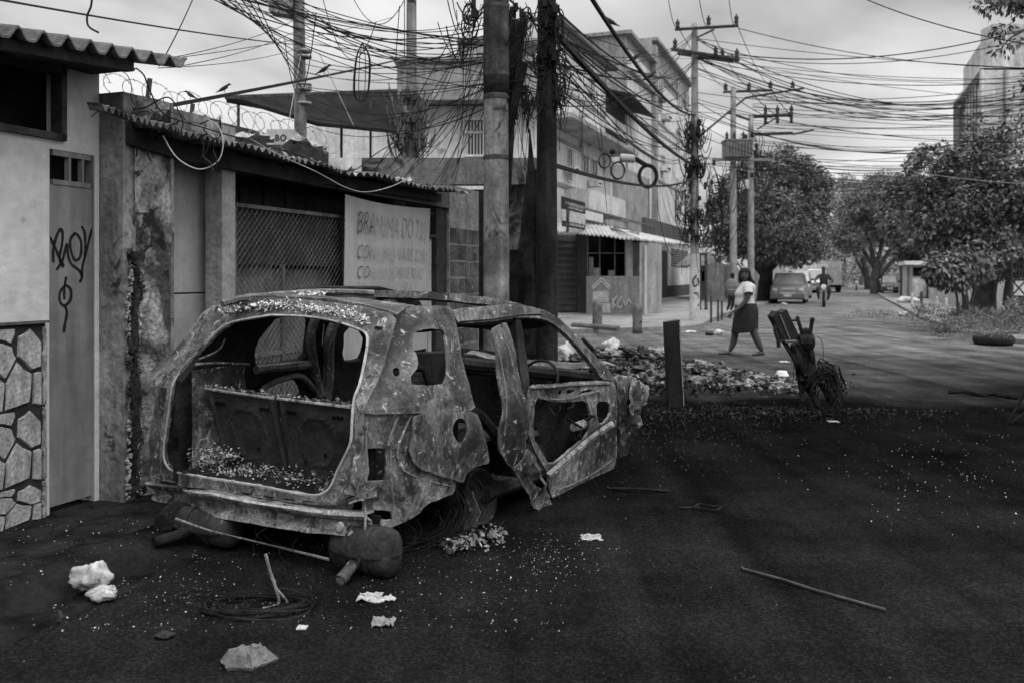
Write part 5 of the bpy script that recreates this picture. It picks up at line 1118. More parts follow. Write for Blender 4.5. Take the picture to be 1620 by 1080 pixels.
for y in (12, 118, 155, 250):
    z = EYE - (y - HY) / FPX * 9.5; mb.lathe((x1, 9.5, z), [(.137, -.02), (.142, -.02), (.142, .02), (.137, .02)], 20)
obj('steel_band', mb, rust_dark, pol1)
pol3, x3, z3_ = pole('utility_pole', 481, -60, 0, 12, .075, .095, pole_mat, 'thin concrete pole rising behind the shed roof at upper left', lean=-.08)
mb = MB(); a = P(442, 2, 12); mb.hexa([a + Vector((-.12, -.1, -.16)), a + Vector((.18, -.1, -.22)), a + Vector((.18, .15, -.22)), a + Vector((-.12, .15, -.16)), a + Vector((-.1, -.1, .2)), a + Vector((.25, -.1, .2)), a + Vector((.25, .15, .2)), a + Vector((-.1, .15, .2))]); mb.tube([a, Vector((x3, 12, a.z))], .02, 6); obj('lamp_head', mb, burnt, pol3)
for y in (118, 217, 398 - 30): pass
mb = MB()
for y in (112, 128, 217, 222, 208, 262):
    p = P(481, y * .55 + 20, 12); mb.lathe(p, [(.10, -.015), (.108, 0), (.10, .015)], 14)
obj('steel_band', mb, pale_cable, pol3)
pol4, x4, z4_ = pole('utility_pole', 651, -40, 0, 20, .11, .14, pole_mat, 'slim pole rising in front of the pale rear house')
pol5, x5, z5_ = pole('utility_pole', 1099, 38, 505, 28.2, .10, .155, pole_far, 'white footed pole with crossarms at the corner pavement')
pol6, x6, z6_ = pole('utility_pole', 1160, 138, 488, 42, .12, .19, pole_far, 'pole carrying a grey transformer right of the corner')
pol7, x7, z7_ = pole('utility_pole', 1188, 182, 483, 45, .13, .18, pole_far, 'farther pole with insulators beside the transformer pole')
def arm(par, x0, y0, x1_, y1_, Y0, Y1, r=.05, name='crossarm', matr=rust_dark):
    mb = MB(); mb.tube([P(x0, y0, Y0), P(x1_, y1_, Y1)], r, 6); return obj(name, mb, matr, par)
def insul(par, x, y, Y, h_=.3, r=.07):
    mb = MB(); c = P(x, y, Y); mb.lathe(c, [(r * .4, 0), (r, .02), (r, h_ * .3), (r * .6, h_ * .35), (r, h_ * .5), (r, h_ * .75), (r * .4, h_ * .8), (r * .4, h_)], 8); return obj('insulator', mb, rust_dark, par)
mb = MB(); zf = lambda y: EYE - (y - HY) / FPX * 28.2; xq = lambda y: x5; mb.tube([(x5, 28.2, .12), (x5, 28.2, .9), (x5, 28.2, 1.6), (x5, 28.2, zf(402))], [.165, .162, .156, .15], 18); obj('white_paint_band', mb, mat('chipped_whitewash', .36, .55, 3, bump=.3, spot=(.10, .58, 5, .05)), pol5)
mb = MB(); mb.tube(spl([P(1102, 436, 28.03), P(1096, 444, 28.03), P(1099, 453, 28.03), P(1103, 450, 28.03)], 4), .022, 5); mb.tube([P(1104, 440, 28.03), P(1106, 449, 28.03)], .02, 5); obj('graffiti', mb, spray, pol5)
arm(pol5, 1068, 47, 1168, 41, 28, 28); arm(pol5, 1102, 60, 1130, 47, 28, 28, .03, 'brace'); arm(pol5, 1062, 78, 1170, 95, 28, 28, .06); arm(pol5, 1072, 85, 1160, 98, 28.3, 28.3, .05)
for x, y in ((1072, 46), (1121, 40), (1165, 38)): insul(pol5, x, y, 28)
for x, y in ((1068, 76), (1132, 88), (1143, 92), (1166, 92)): insul(pol5, x, y, 28)
arm(pol6, 1144, 146, 1222, 143, 42, 42, .06); arm(pol6, 1108, 215, 1180, 155, 42, 42, .05, 'lamp_arm'); arm(pol6, 1180, 155, 1272, 140, 42, 42, .05, 'lamp_arm')
for x, y in ((1148, 143), (1185, 142), (1219, 140), (1254, 140)): insul(pol6, x, y, 42, .35, .1)
arm(pol6, 1150, 178, 1186, 190, 42, 42, .06); 
tr = MB(); c = P(1166, 237, 41.6); tr.box(c, (1.2, .9, .75)); 
for k in range(9): tr.box(c + Vector((-.56 + k * .14, -.5, -.02)), (.03, .16, .6))
tr.box(c + Vector((0, 0, .4)), (1.3, 1.0, .06)); tr.box(c + Vector((.3, 0, -.48)), (2.9, .2, .12)); to = obj('transformer', tr, mat('transformer_grey', .16, .24, 3), pol6)
for x in (1150, 1162, 1176): insul(pol6, x, 222, 41.6, .4, .08)
arm(pol7, 1190, 185, 1254, 182, 45, 45, .09); arm(pol7, 1194, 213, 1254, 211, 45, 45, .08); arm(pol7, 1254, 213, 1287, 206, 45, 45, .05, 'lamp_arm'); arm(pol7, 1198, 205, 1228, 187, 45, 45, .04, 'brace')
for x, y in ((1211, 184), (1230, 184), (1252, 183)): insul(pol7, x, y, 45, .55, .1); insul(pol7, x, y + 12, 45, .4, .09)
mb = MB(); mb.box(P(1178, 292, 45), (.4, .3, .45)); obj('meter_box', mb, fa_w, pol7)
# distant poles on the right
for x, yt, yb, Y in ((1562, 440, 505, 34), (1596, 430, 500, 36)): pass

# ------------------------------------------------------------ cables
WG = 'overhead power and telephone cables'
def cab(x0, y0, Y0, x1_, y1_, Y1, sag=.3, r=.006, label=None, matr=None, n=18, wob=0, grp=WG, name='cable'):
    a, c = P(x0, y0, Y0), P(x1_, y1_, Y1); mb = MB(); q = []
    for i in range(n + 1):
        f = i / n; p = a.lerp(c, f); p.z -= sag * 4 * f * (1 - f)
        if wob: p += Vector((mn.noise(p * 1.5), mn.noise(p * 1.5 + Vector((5, 0, 0))), mn.noise(p * 1.5 + Vector((0, 7, 0))))) * wob
        q.append(p)
    mb.tube(q, r, 4, cap=False); return obj(name, mb, matr or cable, None, label=label, cat='cable', group=grp)
lbl_a = 'thin black cable fanning from upper left to the two big poles'
R = random.Random(21)
left = [(0, 0, 5), (330, -4, 9), (342, -4, 9), (352, -4, 9), (362, -4, 9), (374, -4, 9), (395, -4, 9), (415, -4, 9)]
for i in range(22):
    x0 = 325 + i * 6.5; y1_ = R.uniform(20, 110); yy = -6
    cab(x0, yy, R.uniform(7, 10), R.choice((786, 800, 862)), y1_ + 30 * (i % 3) - 20, R.uniform(9.4, 10.2), R.uniform(.05, .45), R.uniform(.004, .008), lbl_a)
for i in range(7): cab(330 + i * 12, -6, 9, 480, 60 + i * 14, 12, .05, .006, 'thin black cable from upper left to the thin concrete pole')
for i in range(12): cab(482, 60 + i * 12 + R.uniform(-8, 8), 12, 785, 60 + i * 10 + R.uniform(-30, 30), 9.5, R.uniform(.05, .4), R.uniform(.004, .007), 'thin black cable between the thin pole and the thick concrete pole')
cab(0, 0, 5, 480, 72, 12, .03, .008, 'single black cable crossing the sky at upper left above the roof overhang'); 

cab(308, -8, 6.5, 252, 105, 5.6, .02, .004, 'thin looped cable hanging beside the corrugated roof end', grp=None)
CABA = (255, 170, 6.4, 630, 95, 20, .02); cab(*CABA, .02, 'thick twisted cable with birds running to the pale rear house', n=30, grp=None)
for a in ((270, 92, 6, 470, 30, 12), (285, 105, 6.2, 470, 48, 12), (250, 108, 6, 475, 76, 12), (232, 98, 6, 620, 28, 13)): cab(*a, .05, .004, 'thin pale grey cable rising from the house roof to the thin pole', matr=rust_dark)
# from pole 1 / 2 to the far poles and beyond
lbl_b = 'dark cable from the soot blackened pole to the corner pole'
for i in range(26):
    y0 = R.uniform(-30, 150); y1_ = R.choice((42, 90, 88, 130, 170, 215, 240)) + R.uniform(-14, 14); cab(R.choice((868, 868, 790)), y0, 10, 1099 + R.uniform(-3, 3), y1_, 28.2, R.uniform(.1, 1.1), R.uniform(.006, .014), lbl_b)
CABB = (925, -20, 11, 1100, 182, 28.2, .42); cab(*CABB, .032, 'thick cable with birds slanting down in front of the corner building', grp=None, n=26)
cab(885, 60, 10.2, 1099, 262, 28.2, .2, .04, 'thick bundled cable sagging before the corner building balconies', grp=None, n=26)
cab(878, 262, 10.2, 1099, 282, 28.2, .25, .03, 'thick low cable carrying the splice coils', grp=None, n=26)
lbl_c = 'cable spanning from the corner pole out to the right over the avenue'
for i in range(34):
    y0 = R.choice((45, 90, 95, 110, 150, 175, 205, 250)) + R.uniform(-10, 18); y1_ = y0 * .62 + R.uniform(60, 130); cab(1099, y0, 28.2, 1660, min(300, y1_), R.uniform(18, 32), R.uniform(.1, 1.3), R.uniform(.007, .016), lbl_c)
lbl_d = 'distant cable level across the sky above the trees'
for i in range(26):
    y0 = 150 + i * 5.4 + R.uniform(-5, 5); cab(1190, y0, 45, 1650, y0 + R.uniform(-25, 25), R.uniform(40, 48), R.uniform(0, .8), R.uniform(.012, .022), lbl_d)
cab(1360, -5, 14, 1660, 75, 11, .1, .009, 'black cable crossing the upper right sky by the building gable', grp=None); cab(1168, 45, 28.2, 1640, 108, 26, .3, .014, lbl_c)
cab(1150, 85, 28.2, 1640, 42, 26, .5, .02, lbl_c); cab(1150, 88, 28.2, 1640, 58, 26, .5, .014, lbl_c); cab(1445, 272, 25, 1640, 292, 22, .05, .012, 'pale cable crossing in front of the right hand tree', matr=pale_cable, grp=None)
for (x0, y0, x1_, y1_) in ((1072, 42, 1148, 140), (1121, 38, 1185, 140), (1165, 36, 1219, 138)): cab(x0, y0, 28.2, x1_, y1_, 42, .3, .012, 'high voltage wire from the corner pole to the transformer pole')
for (x0, y0, x1_, y1_) in ((1148, 142, 1211, 184), (1185, 142, 1230, 184), (1219, 140, 1252, 183)): cab(x0, y0, 42, x1_, y1_, 45, .1, .02, 'short high voltage wire above the transformer')
for (x0, x1_) in ((1121, 1105), (1165, 1152), (1072, 1056)): cab(x1_, -10, 18, x0, 38, 28.2, .3, .01, 'high voltage wire entering from above the corner pole')
# service drops crossing diagonally down to the shed roof
for i in range(16):
    x0 = R.uniform(700, 780); cab(x0 + 25, R.uniform(20, 70), 9.4, R.uniform(560, 740), R.uniform(250, 305), R.uniform(9, 12), R.uniform(0, .25), .005, 'thin service cable slanting down from the thick pole to the shed roof', wob=.03, grp='service drops')
for a in ((735, 30, 731, 210, 0), (632, 10, 626, 95, 0), (640, -5, 640, 90, .0)): cab(a[0], a[1], 9.5, a[2], a[3], 9.5, 0, .006, 'loose cable end hanging straight down between the poles', grp='service drops')
for a in ((510, -5, 595, 35, .5), (560, 0, 640, 0, .25), (450, 60, 500, 20, .7)): cab(a[0], a[1], 9, a[2], a[3], 9, a[4], .005, 'slack loop of thin cable hanging in the sky at upper left', grp='service drops')
for a in ((402, 370 - 235, 470, 70), (540, 205, 500, 110)): pass
cab(455, 205, 11, 478, 75, 12, 0, .006, 'pale stay wire left of the thin pole', matr=pale_cable, grp=None); cab(560, 200, 12, 505, 85, 12, 0, .008, 'pale stay wire right of the thin pole', matr=pale_cable, grp=None)
# pale looping flexes over the shed front
def loop(pts, Yv, r, label, matr=pale_cable):
    mb = MB(); V = spl([P(x, y, Yv if not isinstance(Yv, list) else Yv[i]) for i, (x, y) in enumerate(pts)], 6); mb.tube(V, r, 5); return obj('flex', mb, matr, None, label=label, cat='cable')
loop([(258, 215), (280, 250), (315, 268), (345, 255), (353, 225), (345, 200), (330, 190)], 5.7, .004, 'pale flex looping over the shed doorway')
loop([(146, -10), (144, 10), (138, 26), (140, 42), (156, 52)], 5.0, .006, 'short black cable curling onto the corrugated roof edge', cable)
loop([(396, 220), (440, 245), (500, 272), (545, 296), (580, 304), (620, 295), (650, 280)], [6.2, 6.5, 6.9, 7.3, 7.6, 8, 8.4], .0038, 'long pale flex draped along the shed eave')
loop([(215, 108), (228, 120), (240, 150), (262, 182), (330, 205), (400, 225), (470, 245), (550, 272), (600, 240), (660, 205), (740, 160)], [5.4, 5.4, 5.5, 5.6, 6, 6.4, 6.9, 7.5, 8, 8.6, 9.3], .005, 'black flex running from the roof overhang along the shed eave', cable)
R = random.Random(14); mb = MB()
for i in range(16):
    x = R.uniform(170, 350); y = 160 + (x - 170) * .25; q = [P(x, y, 5.7)]; a = R.uniform(0, 6)
    for k in range(7): a += R.uniform(-1.2, 1.2); q.append(q[-1] + Vector((cos(a) * .06, R.uniform(-.03, .03), sin(a) * .05 + (.02 if k < 3 else -.015))))
    mb.tube(spl(q, 3), R.choice((.003, .005)), 4)
obj('loose_wire', mb, cable, None, label='tangle of loose wires curling on the near end of the shed roof', cat='wires', kind='stuff')
# tangles around the poles
def tangle(px, y0, y1_, Y, n, rad, label, seed, r=.006, ln=16, drop=.02, matr=cable):
    """slack loops, jumpers and dangling ends gathered at clamps along a pole"""
    R = random.Random(seed); mb = MB(); hubs = [R.uniform(y0, y1_) for _ in range(max(3, n // 14))]
    for i in range(n):
        y = R.choice(hubs) + R.gauss(0, (y1_ - y0) * .03); c = P(px, y, Y); sd = R.choice((-1, 1)); a = c + Vector((sd * rad * R.uniform(.1, .5), R.uniform(-.3, .3) * rad, 0)); kind = R.random()
        if kind < .45:      # hanging loop
            b_ = a + Vector((sd * rad * R.uniform(.2, 1.5), R.uniform(-.4, .4) * rad, R.uniform(-.5, .5) * rad)); sg = rad * R.uniform(.4, 2.2); q = [a.lerp(b_, k / ln) - Vector((0, 0, sg * 4 * (k / ln) * (1 - k / ln))) for k in range(ln + 1)]
        elif kind < .75:    # dangling end
            L2 = rad * R.uniform(.6, 3.2); w2 = R.uniform(-.3, .3) * rad; q = [a + Vector((sd * rad * .3 * sin(k / ln * 2) + w2 * (k / ln) ** 2, 0, rad * .25 * sin(k / ln * 3) - L2 * (k / ln) ** 1.6)) + Vector((mn.noise(a * 3 + Vector((k * .3, 0, 0))), 0, 0)) * .03 for k in range(ln + 1)]
        else:               # round coil loop against the pole
            rr = rad * R.uniform(.25, .7); e0_ = R.uniform(0, 6); q = [c + Vector((sd * rad * .6 + rr * .7 * cos(e0_ + k * .42), .1 * rad * sin(k), -rr + rr * sin(e0_ + k * .42))) for k in range(ln + 2)]
        mb.tube(q, r * R.uniform(.6, 1.5), 3, cap=False)
        if i % 6 == 0: mb.box(a + Vector((0, -.02, 0)), (r * 8, r * 8, r * 14))
    return obj('cable_tangle', mb, matr, None, label=label, cat='cables', kind='stuff')
tangle(872, -10, 190, 10.1, 110, .16, 'dense tangle of cables and brackets round the top of the blackened pole', 1)
tangle(820, 10, 150, 9.7, 60, .16, 'tangle of burnt cables right of the thick concrete pole', 2)
tangle(770, -10, 60, 9.5, 45, .3, 'tangle of cables left of the thick concrete pole top', 3)
tangle(1099, 180, 380, 28.0, 130, .30, 'dense tangle of cables round the corner pole', 4, .014)
tangle(1110, 150, 330, 28.1, 60, .8, 'looping cables right of the corner pole', 5, .01)
tangle(650, 150, 230, 19.8, 110, .3, 'dried creeper and cables wrapping the slim pole', 6, .013, matr=rust_dark)
tangle(650, 145, 225, 19.8, 70, .36, 'dry leafy creeper hanging on the slim pole', 9, .011, matr=wood)
tangle(1185, 190, 330, 43, 40, .7, 'loose cables hanging round the transformer', 7, .016)
R = random.Random(33); mb = MB()
for i in range(34):
    x = R.uniform(805, 1000) if i > 12 else R.uniform(806, 846); y = R.uniform(80, 180); a = P(x, y, 10.5); ln = R.uniform(.3, 1.3); mb.tube([a, a + Vector((R.uniform(-.06, .06), 0, -ln * .5)), a + Vector((R.uniform(-.12, .12), 0, -ln))], .004, 3)
obj('hanging_wire', mb, cable, None, label='frayed wire ends dangling between the poles and the corner building', cat='wires', kind='stuff')
mb = MB(); R = random.Random(2)
for k in range(7):
    c = P(573, 110, 9.3); w_ = R.uniform(.03, .09); mb.tube(spl([c + Vector((0, 0, .28)), c + Vector((w_, 0, .1)), c + Vector((w_ * .6, 0, -.3)), c + Vector((-w_, .0, -.28)), c + Vector((-w_ * .8, 0, .1)), c + Vector((0, 0, .28))], 4), .004, 3)
obj('wire_coil', mb, cable, None, label='hank of thin wire hanging from the cables left of the slim pole', cat='wire coil')
# coils and splice closure before the corner building
def coil(px, py, Y, rad, n, r, label, sx=.8):
    mb = MB(); c = P(px, py, Y); R = random.Random(int(px)); q = []
    for i in range(n * 16): a = 2 * pi * i / 16; k = 1 + .1 * sin(i * .37); q.append(c + Vector((cos(a) * rad * k * sx, .05 * sin(i * .2), sin(a) * rad * k)))
    mb.tube(q, r, 5); return obj('cable_coil', mb, cable, None, label=label, cat='cable coil')
coil(1025, 279, 22, .27, 14, .022, 'thick black cable coil hanging before the corner building'); coil(978, 271, 21, .20, 4, .016, 'thin cable coil under the pale splice cylinder'); coil(957, 256, 21, .17, 3, .012, 'thin cable coil left of the pale splice cylinder')
sp_ = thing('splice_closure', P(990, 249, 21), 'pale cylindrical cable splice box hung on the low cable', 'splice box'); mb = MB(); c = P(992, 250, 21); mb.lathe(c - Vector((.18, 0, 0)), [(.05, 0), (.095, .02), (.1, .06), (.1, .34), (.09, .37), (.04, .38)], 14, (1, 0, -.08)); obj('cylinder', mb, mat('splice_grey', .32, .42, 4, bump=.1), sp_, smooth=True)
mb = MB(); mb.ball(P(969, 240, 21), .075, 10, 7); mb.tube([P(1006, 252, 21), P(1022, 262, 21.5)], .06, 8); obj('end_cap', mb, cable, sp_)
# birds
def bird(px, cb, face, label, s_=1.0):
    a_, c_2 = P(*cb[:3]), P(*cb[3:6]); best = min((abs(CX + FPX * p.x / p.y - px), p) for p in [a_.lerp(c_2, f / 400) - Vector((0, 0, cb[6] * 4 * f / 400 * (1 - f / 400))) for f in range(401)])[1]; Y = best.y; best = best + Vector((0, 0, .055 * s_ + .02)); py = HY - (best.z - EYE) * FPX / Y
    r = thing('bird', P(px, py, Y), label, 'bird', 'birds perched on the thick cables'); c = P(px, py, Y); f = face; mb = MB()
    rings_ = []
    for x, z, ry in ((-.16, -.05, .004), (-.10, -.02, .016), (-.05, .01, .034), (0, .035, .043), (.045, .06, .038), (.065, .085, .024), (.08, .1, .024), (.1, .1, .016), (.115, .094, .004)):
        rings_.append([c + Vector((x * f * s_, cos(a) * ry * s_, (z + sin(a) * ry) * s_)) for a in [k * pi / 4 for k in range(8)]])
    mb.rings(rings_); obj('body', mb, mat('bird_feathers', .02, .06, 20, bump=0), r, smooth=True)
    mb = MB(); mb.tube([c + Vector((.11 * f, 0, .094)) * s_, c + Vector((.135 * f, 0, .088)) * s_], [.006 * s_, .001], 5); obj('beak', mb, cable, r)
    mb = MB()
    for k in (-1, 1): mb.tube([c + Vector((0, .012 * k, .0)) * s_, c + Vector((.0, .012 * k, -.05)) * s_], .003 * s_, 4)
    obj('leg', mb, cable, r)
bird(301, CABA, -1, 'small dark bird on the thick cable, nearest the shed roof', .4); bird(355, CABA, 1, 'small dark bird on the thick cable, second from the left', .5); bird(513, CABA, 1, 'dark bird on the thick cable just right of the thin pole', .8)
bird(966, CABB, -1, 'dark bird highest on the slanting cable before the corner building', .9); bird(1005, CABB, 1, 'dark bird midway down the slanting cable', 1.0); bird(1028, CABB, 1, 'dark bird lowest on the slanting cable', 1.1)
# ------------------------------------------------------------ vegetation
def leaf_mat(name, c0, c1):
    if name in MATS: return MATS[name]
    m = bpy.data.materials.new(name); m.use_nodes = True; nt = m.node_tree; N = nt.nodes; L = nt.links; b = N['Principled BSDF']
    g_ = N.new('ShaderNodeNewGeometry'); mr = N.new('ShaderNodeMapRange'); L.new(g_.outputs['Random Per Island'], mr.inputs[0]); mr.inputs[3].default_value = c0; mr.inputs[4].default_value = c1
    n_ = N.new('ShaderNodeTexNoise'); n_.inputs['Scale'].default_value = .9; L.new(g_.outputs['Position'], n_.inputs['Vector']); m2 = N.new('ShaderNodeMapRange'); L.new(n_.outputs['Fac'], m2.inputs[0]); m2.inputs[1].default_value = .3; m2.inputs[2].default_value = .7; m2.inputs[3].default_value = .6; m2.inputs[4].default_value = 1.4
    mu = N.new('ShaderNodeMath'); mu.operation = 'MULTIPLY'; L.new(mr.outputs[0], mu.inputs[0]); L.new(m2.outputs[0], mu.inputs[1]); L.new(mu.outputs[0], b.inputs['Base Color'])
    b.inputs['Roughness'].default_value = .45; b.inputs['Specular IOR Level'].default_value = .4
    MATS[name] = m; return m
def leaves(blobs, nclump, per, size, seed, droop=.3, spread=.62, lens=2.2):
    """leaf quads gathered in clumps lying over a set of ellipsoids"""
    r = np.random.default_rng(seed); vol = np.array([b[3] * b[4] * b[5] for b in blobs]) ** .67; pr = vol / vol.sum(); V = []; 
    which = r.choice(len(blobs), nclump, p=pr); B = np.array(blobs)[which]
    d = r.normal(size=(nclump, 3)); d /= np.linalg.norm(d, axis=1)[:, None]; rad = r.uniform(.55, 1.08, nclump)[:, None] ** .5
    c = B[:, :3] + d * rad * B[:, 3:6] + r.normal(size=(nclump, 3)) * .03
    cs = size * spread * r.uniform(1.6, 3.6, nclump)
    n = nclump * per; ci = np.repeat(np.arange(nclump), per)
    o = r.normal(size=(n, 3)); o /= np.linalg.norm(o, axis=1)[:, None]; rr = r.uniform(.2, 1, n) ** .5
    p = c[ci] + o * (rr * cs[ci])[:, None] * np.array([1, 1, .7])
    ax = o * .8 + r.normal(size=(n, 3)) * .35 + np.array([0, 0, -droop]); ax /= np.linalg.norm(ax, axis=1)[:, None]
    sd = np.cross(ax, r.normal(size=(n, 3))); sd /= np.linalg.norm(sd, axis=1)[:, None]
    l_ = size * r.uniform(.6, 1.25, n)[:, None]; w_ = l_ / lens
    tip = p + ax * l_; mid = p + ax * l_ * .5; nn_ = np.cross(ax, sd) * l_ * .08
    verts = np.stack([p, mid + sd * w_ * .5 + nn_, tip, mid - sd * w_ * .5 + nn_], 1).reshape(-1, 3)
    return verts
def quads(name, verts, matr, parent=None, **k):
    n = len(verts) // 4; me = bpy.data.meshes.new(name); me.vertices.add(len(verts)); me.vertices.foreach_set('co', verts.astype(np.float32).ravel()); me.loops.add(n * 4); me.loops.foreach_set('vertex_index', np.arange(n * 4, dtype=np.int32))
    me.polygons.add(n); me.polygons.foreach_set('loop_start', np.arange(0, n * 4, 4, dtype=np.int32)); me.update(calc_edges=True); me.validate(); me.materials.append(matr)
    o = bpy.data.objects.new(name, me); COL.objects.link(o)
    if parent: o.parent = parent; o.location = -parent.location
    return tag(o, **k)
bark = mat('bark', .05, .12, 3, bump=.8, bscale=14, streak=.3)
lf_d = leaf_mat('leaf_dark', .06, .19); lf_m = leaf_mat('leaf_mid', .09, .22); lf_l = leaf_mat('leaf_light', .14, .30)  # light leaves on the far trees have haze painted into their colour
def tree(name, Y, trunk, blobs, ncl, per, size, matr, label, seed, limbs=(), tr=.2, group=None, droop=.3, lens=2.2):
    """trunk: photo points bottom->top; blobs: (px,py,dY,rx_px,ry_px) """
    T = [P(x, y, Y) for x, y in trunk]; T[0].z = 0; r = thing(name, Vector((T[0].x, Y, 0)), label, 'tree', group)
    mb = MB(); V = spl(T, 4); n = len(V); mb.tube(V, [tr * (1.25 - .75 * i / n) for i in range(n)], 9)
    for lm in limbs: V = spl([P(x, y, Y + (dy[0] if dy else 0)) for x, y, *dy in lm], 3); n = len(V); mb.tube(V, [tr * .5 * (1.1 - .85 * i / n) for i in range(n)], 7)
    obj('trunk', mb, bark, r, smooth=True)
    k = Y / FPX; BB = [(*P(x, y, Y + dy), rx * k, max(rx, ry) * k * .9, ry * k) for x, y, dy, rx, ry in blobs]
    quads('crown', leaves(BB, ncl, per, size, seed, droop, lens=lens), matr, r); return r
tree('mango_tree', 50, [(1212, 481), (1211, 455), (1214, 425), (1216, 380)], [(1215, 320, 0, 70, 75), (1165, 345, -1, 45, 55), (1270, 330, 1, 42, 65), (1245, 270, 0, 40, 35), (1190, 290, 0, 45, 30), (1232, 385, -2, 70, 30), (1290, 300, 1, 22, 35), (1150, 385, -2, 30, 25), (1262, 395, -1, 40, 22), (1205, 350, -3, 60, 60)], 1300, 44, .21, lf_d, 'large dark mango tree behind the transformer poles', 1, [((1212, 440), (1180, 400), (1160, 370)), ((1213, 430), (1245, 395), (1270, 350)), ((1213, 420), (1210, 350), (1215, 290))], tr=.42)
tree('street_tree', 72, [(1386, 472), (1384, 445), (1386, 415)], [(1385, 320, 0, 45, 40), (1352, 335, 0, 30, 32), (1420, 325, 0, 32, 38), (1395, 295, 0, 30, 20), (1345, 375, 0, 30, 22), (1415, 370, 0, 30, 18)], 900, 40, .22, lf_l, 'pale green street tree with forking trunk right of the far road', 2, [((1385, 425), (1365, 395), (1350, 365)), ((1386, 425), (1375, 380), (1372, 350)), ((1387, 430), (1405, 400), (1430, 365)), ((1386, 420), (1395, 385), (1398, 340)), ((1388, 440), (1415, 410), (1440, 385))], tr=.4)
tree('street_tree', 95, [(1373, 462), (1370, 430), (1362, 400)], [(1355, 360, 0, 32, 40), (1340, 310, 0, 22, 30), (1375, 340, 0, 25, 45)], 420, 30, .34, lf_l, 'far light crowned street tree, leftmost on the right side of the avenue', 3, [((1370, 440), (1350, 400), (1345, 370))], tr=.3)
tree('street_tree', 62, [(1432, 468), (1430, 440), (1426, 410)], [(1432, 340, 0, 30, 50), (1460, 360, 0, 30, 40), (1425, 300, 0, 20, 22), (1445, 400, 2, 24, 20)], 480, 34, .30, lf_m, 'bushy tree between the forked street tree and the big right hand tree', 4, tr=.28)
# big trees at the right, broad-leaved
tree('almond_tree', 26, [(1556, 500), (1556, 470), (1566, 430), (1575, 390)], [(1530, 330, 0, 70, 60), (1600, 340, 0, 60, 70), (1480, 350, 0, 38, 52), (1478, 270, 0, 38, 38), (1530, 262, 0, 50, 30), (1545, 210, 0, 22, 26), (1600, 290, -1, 40, 40), (1570, 395, -1, 45, 30), (1650, 350, 0, 50, 70), (1590, 225, 0, 22, 25)], 720, 40, .145, lf_d, 'big dark broad leaved tree at the right edge over the weedy bank', 5, [((1560, 460), (1520, 400), (1490, 340)), ((1565, 440), (1610, 380), (1630, 330)), ((1566, 430), (1550, 330), (1545, 215)), ((1566, 440), (1590, 300), (1592, 230))], tr=.33, lens=1.9)
tree('small_tree', 24, [(1530, 498), (1527, 470), (1520, 440)], [(1508, 432, 0, 32, 20), (1530, 420, 0, 30, 24), (1484, 425, 0, 14, 18)], 200, 34, .14, lf_d, 'low drooping tree with thin twin stems in front of the big right hand tree', 6, [((1530, 495), (1540, 465), (1545, 430)), ((1516, 500), (1514, 470), (1508, 440))], tr=.09, lens=1.9, droop=.8)
tree('small_tree', 25.5, [(1592, 500), (1592, 470), (1595, 440)], [(1600, 410, 0, 40, 30), (1630, 400, 0, 30, 30)], 180, 30, .14, lf_m, 'lighter leafed small tree at the far right edge', 16, tr=.1, lens=1.9, droop=.5)
# overhanging branch tips at top right, from a tree standing outside the picture
r_ = thing('overhanging_tree', Vector((9.3, 13, 0)), 'dark leafy branch tips hanging into the top right corner', 'tree'); mb = MB(); mb.tube([(9.3, 13, 0), (9.2, 13, 3), (8.9, 13, 5), P(1600, 5, 13)], [.2, .16, .09, .02], 8)
for q in (((1640, -30), (1600, 0), (1560, 12)), ((1660, 20), (1625, 45), (1600, 60), (1585, 75)), ((1680, 190), (1640, 200), (1605, 190))): V = spl([P(x, y, 13) for x, y in q], 4); mb.tube(V, [.03 - .025 * i / len(V) for i in range(len(V))], 5)
mb.tube([(9.0, 13, 4.6), P(1680, 20, 13)], .06, 5); mb.tube([(9.2, 13, 3), P(1680, 190, 13)], .05, 5)
obj('trunk', mb, bark, r_); k = 13 / FPX
quads('crown', leaves([(*P(1590, 2, 13), 45 * k, .3, 10 * k), (*P(1625, 0, 13), 30 * k, .3, 20 * k), (*P(1592, 62, 13), 16 * k, .15, 22 * k), (*P(1615, 190, 13), 20 * k, .2, 15 * k), (*P(1640, 120, 13), 16 * k, .2, 15 * k)], 60, 20, .09, 8, .6), lf_d, r_)
# trees beyond: far wood closing the avenue, haze put into its leaf colour
q = leaves([(*P(1300, 415, 110), 5, 4, 5), (*P(1330, 395, 140), 7, 5, 5), (*P(1360, 400, 150), 7, 5, 7), (*P(1270, 400, 100), 5, 4, 5), (*P(1450, 400, 100), 6, 5, 6), (*P(1500, 400, 90), 7, 5, 6), (*P(1325, 425, 180), 9, 6, 5), (*P(1175, 420, 75), 4, 4, 4), (*P(1345, 440, 200), 10, 6, 4), (*P(1410, 385, 95), 5, 4, 5)], 1500, 26, .42, 11)
quads('far_wood', q, lf_l, None, label='hazy mass of street trees closing the end of the avenue', cat='trees', kind='stuff')
mb = MB()
for x, Y in ((1300, 110), (1318, 140), (1335, 150), (1352, 160), (1362, 130), (1425, 100), (1450, 95)): a = P(x, 435, Y); mb.tube([(a.x, Y, 0), (a.x + .3, Y, 3), (a.x, Y, 6)], [.3, .25, .15], 6)
obj('far_trunk', mb, bark, None, label='far trunks under the hazy trees', cat='trees', kind='stuff')
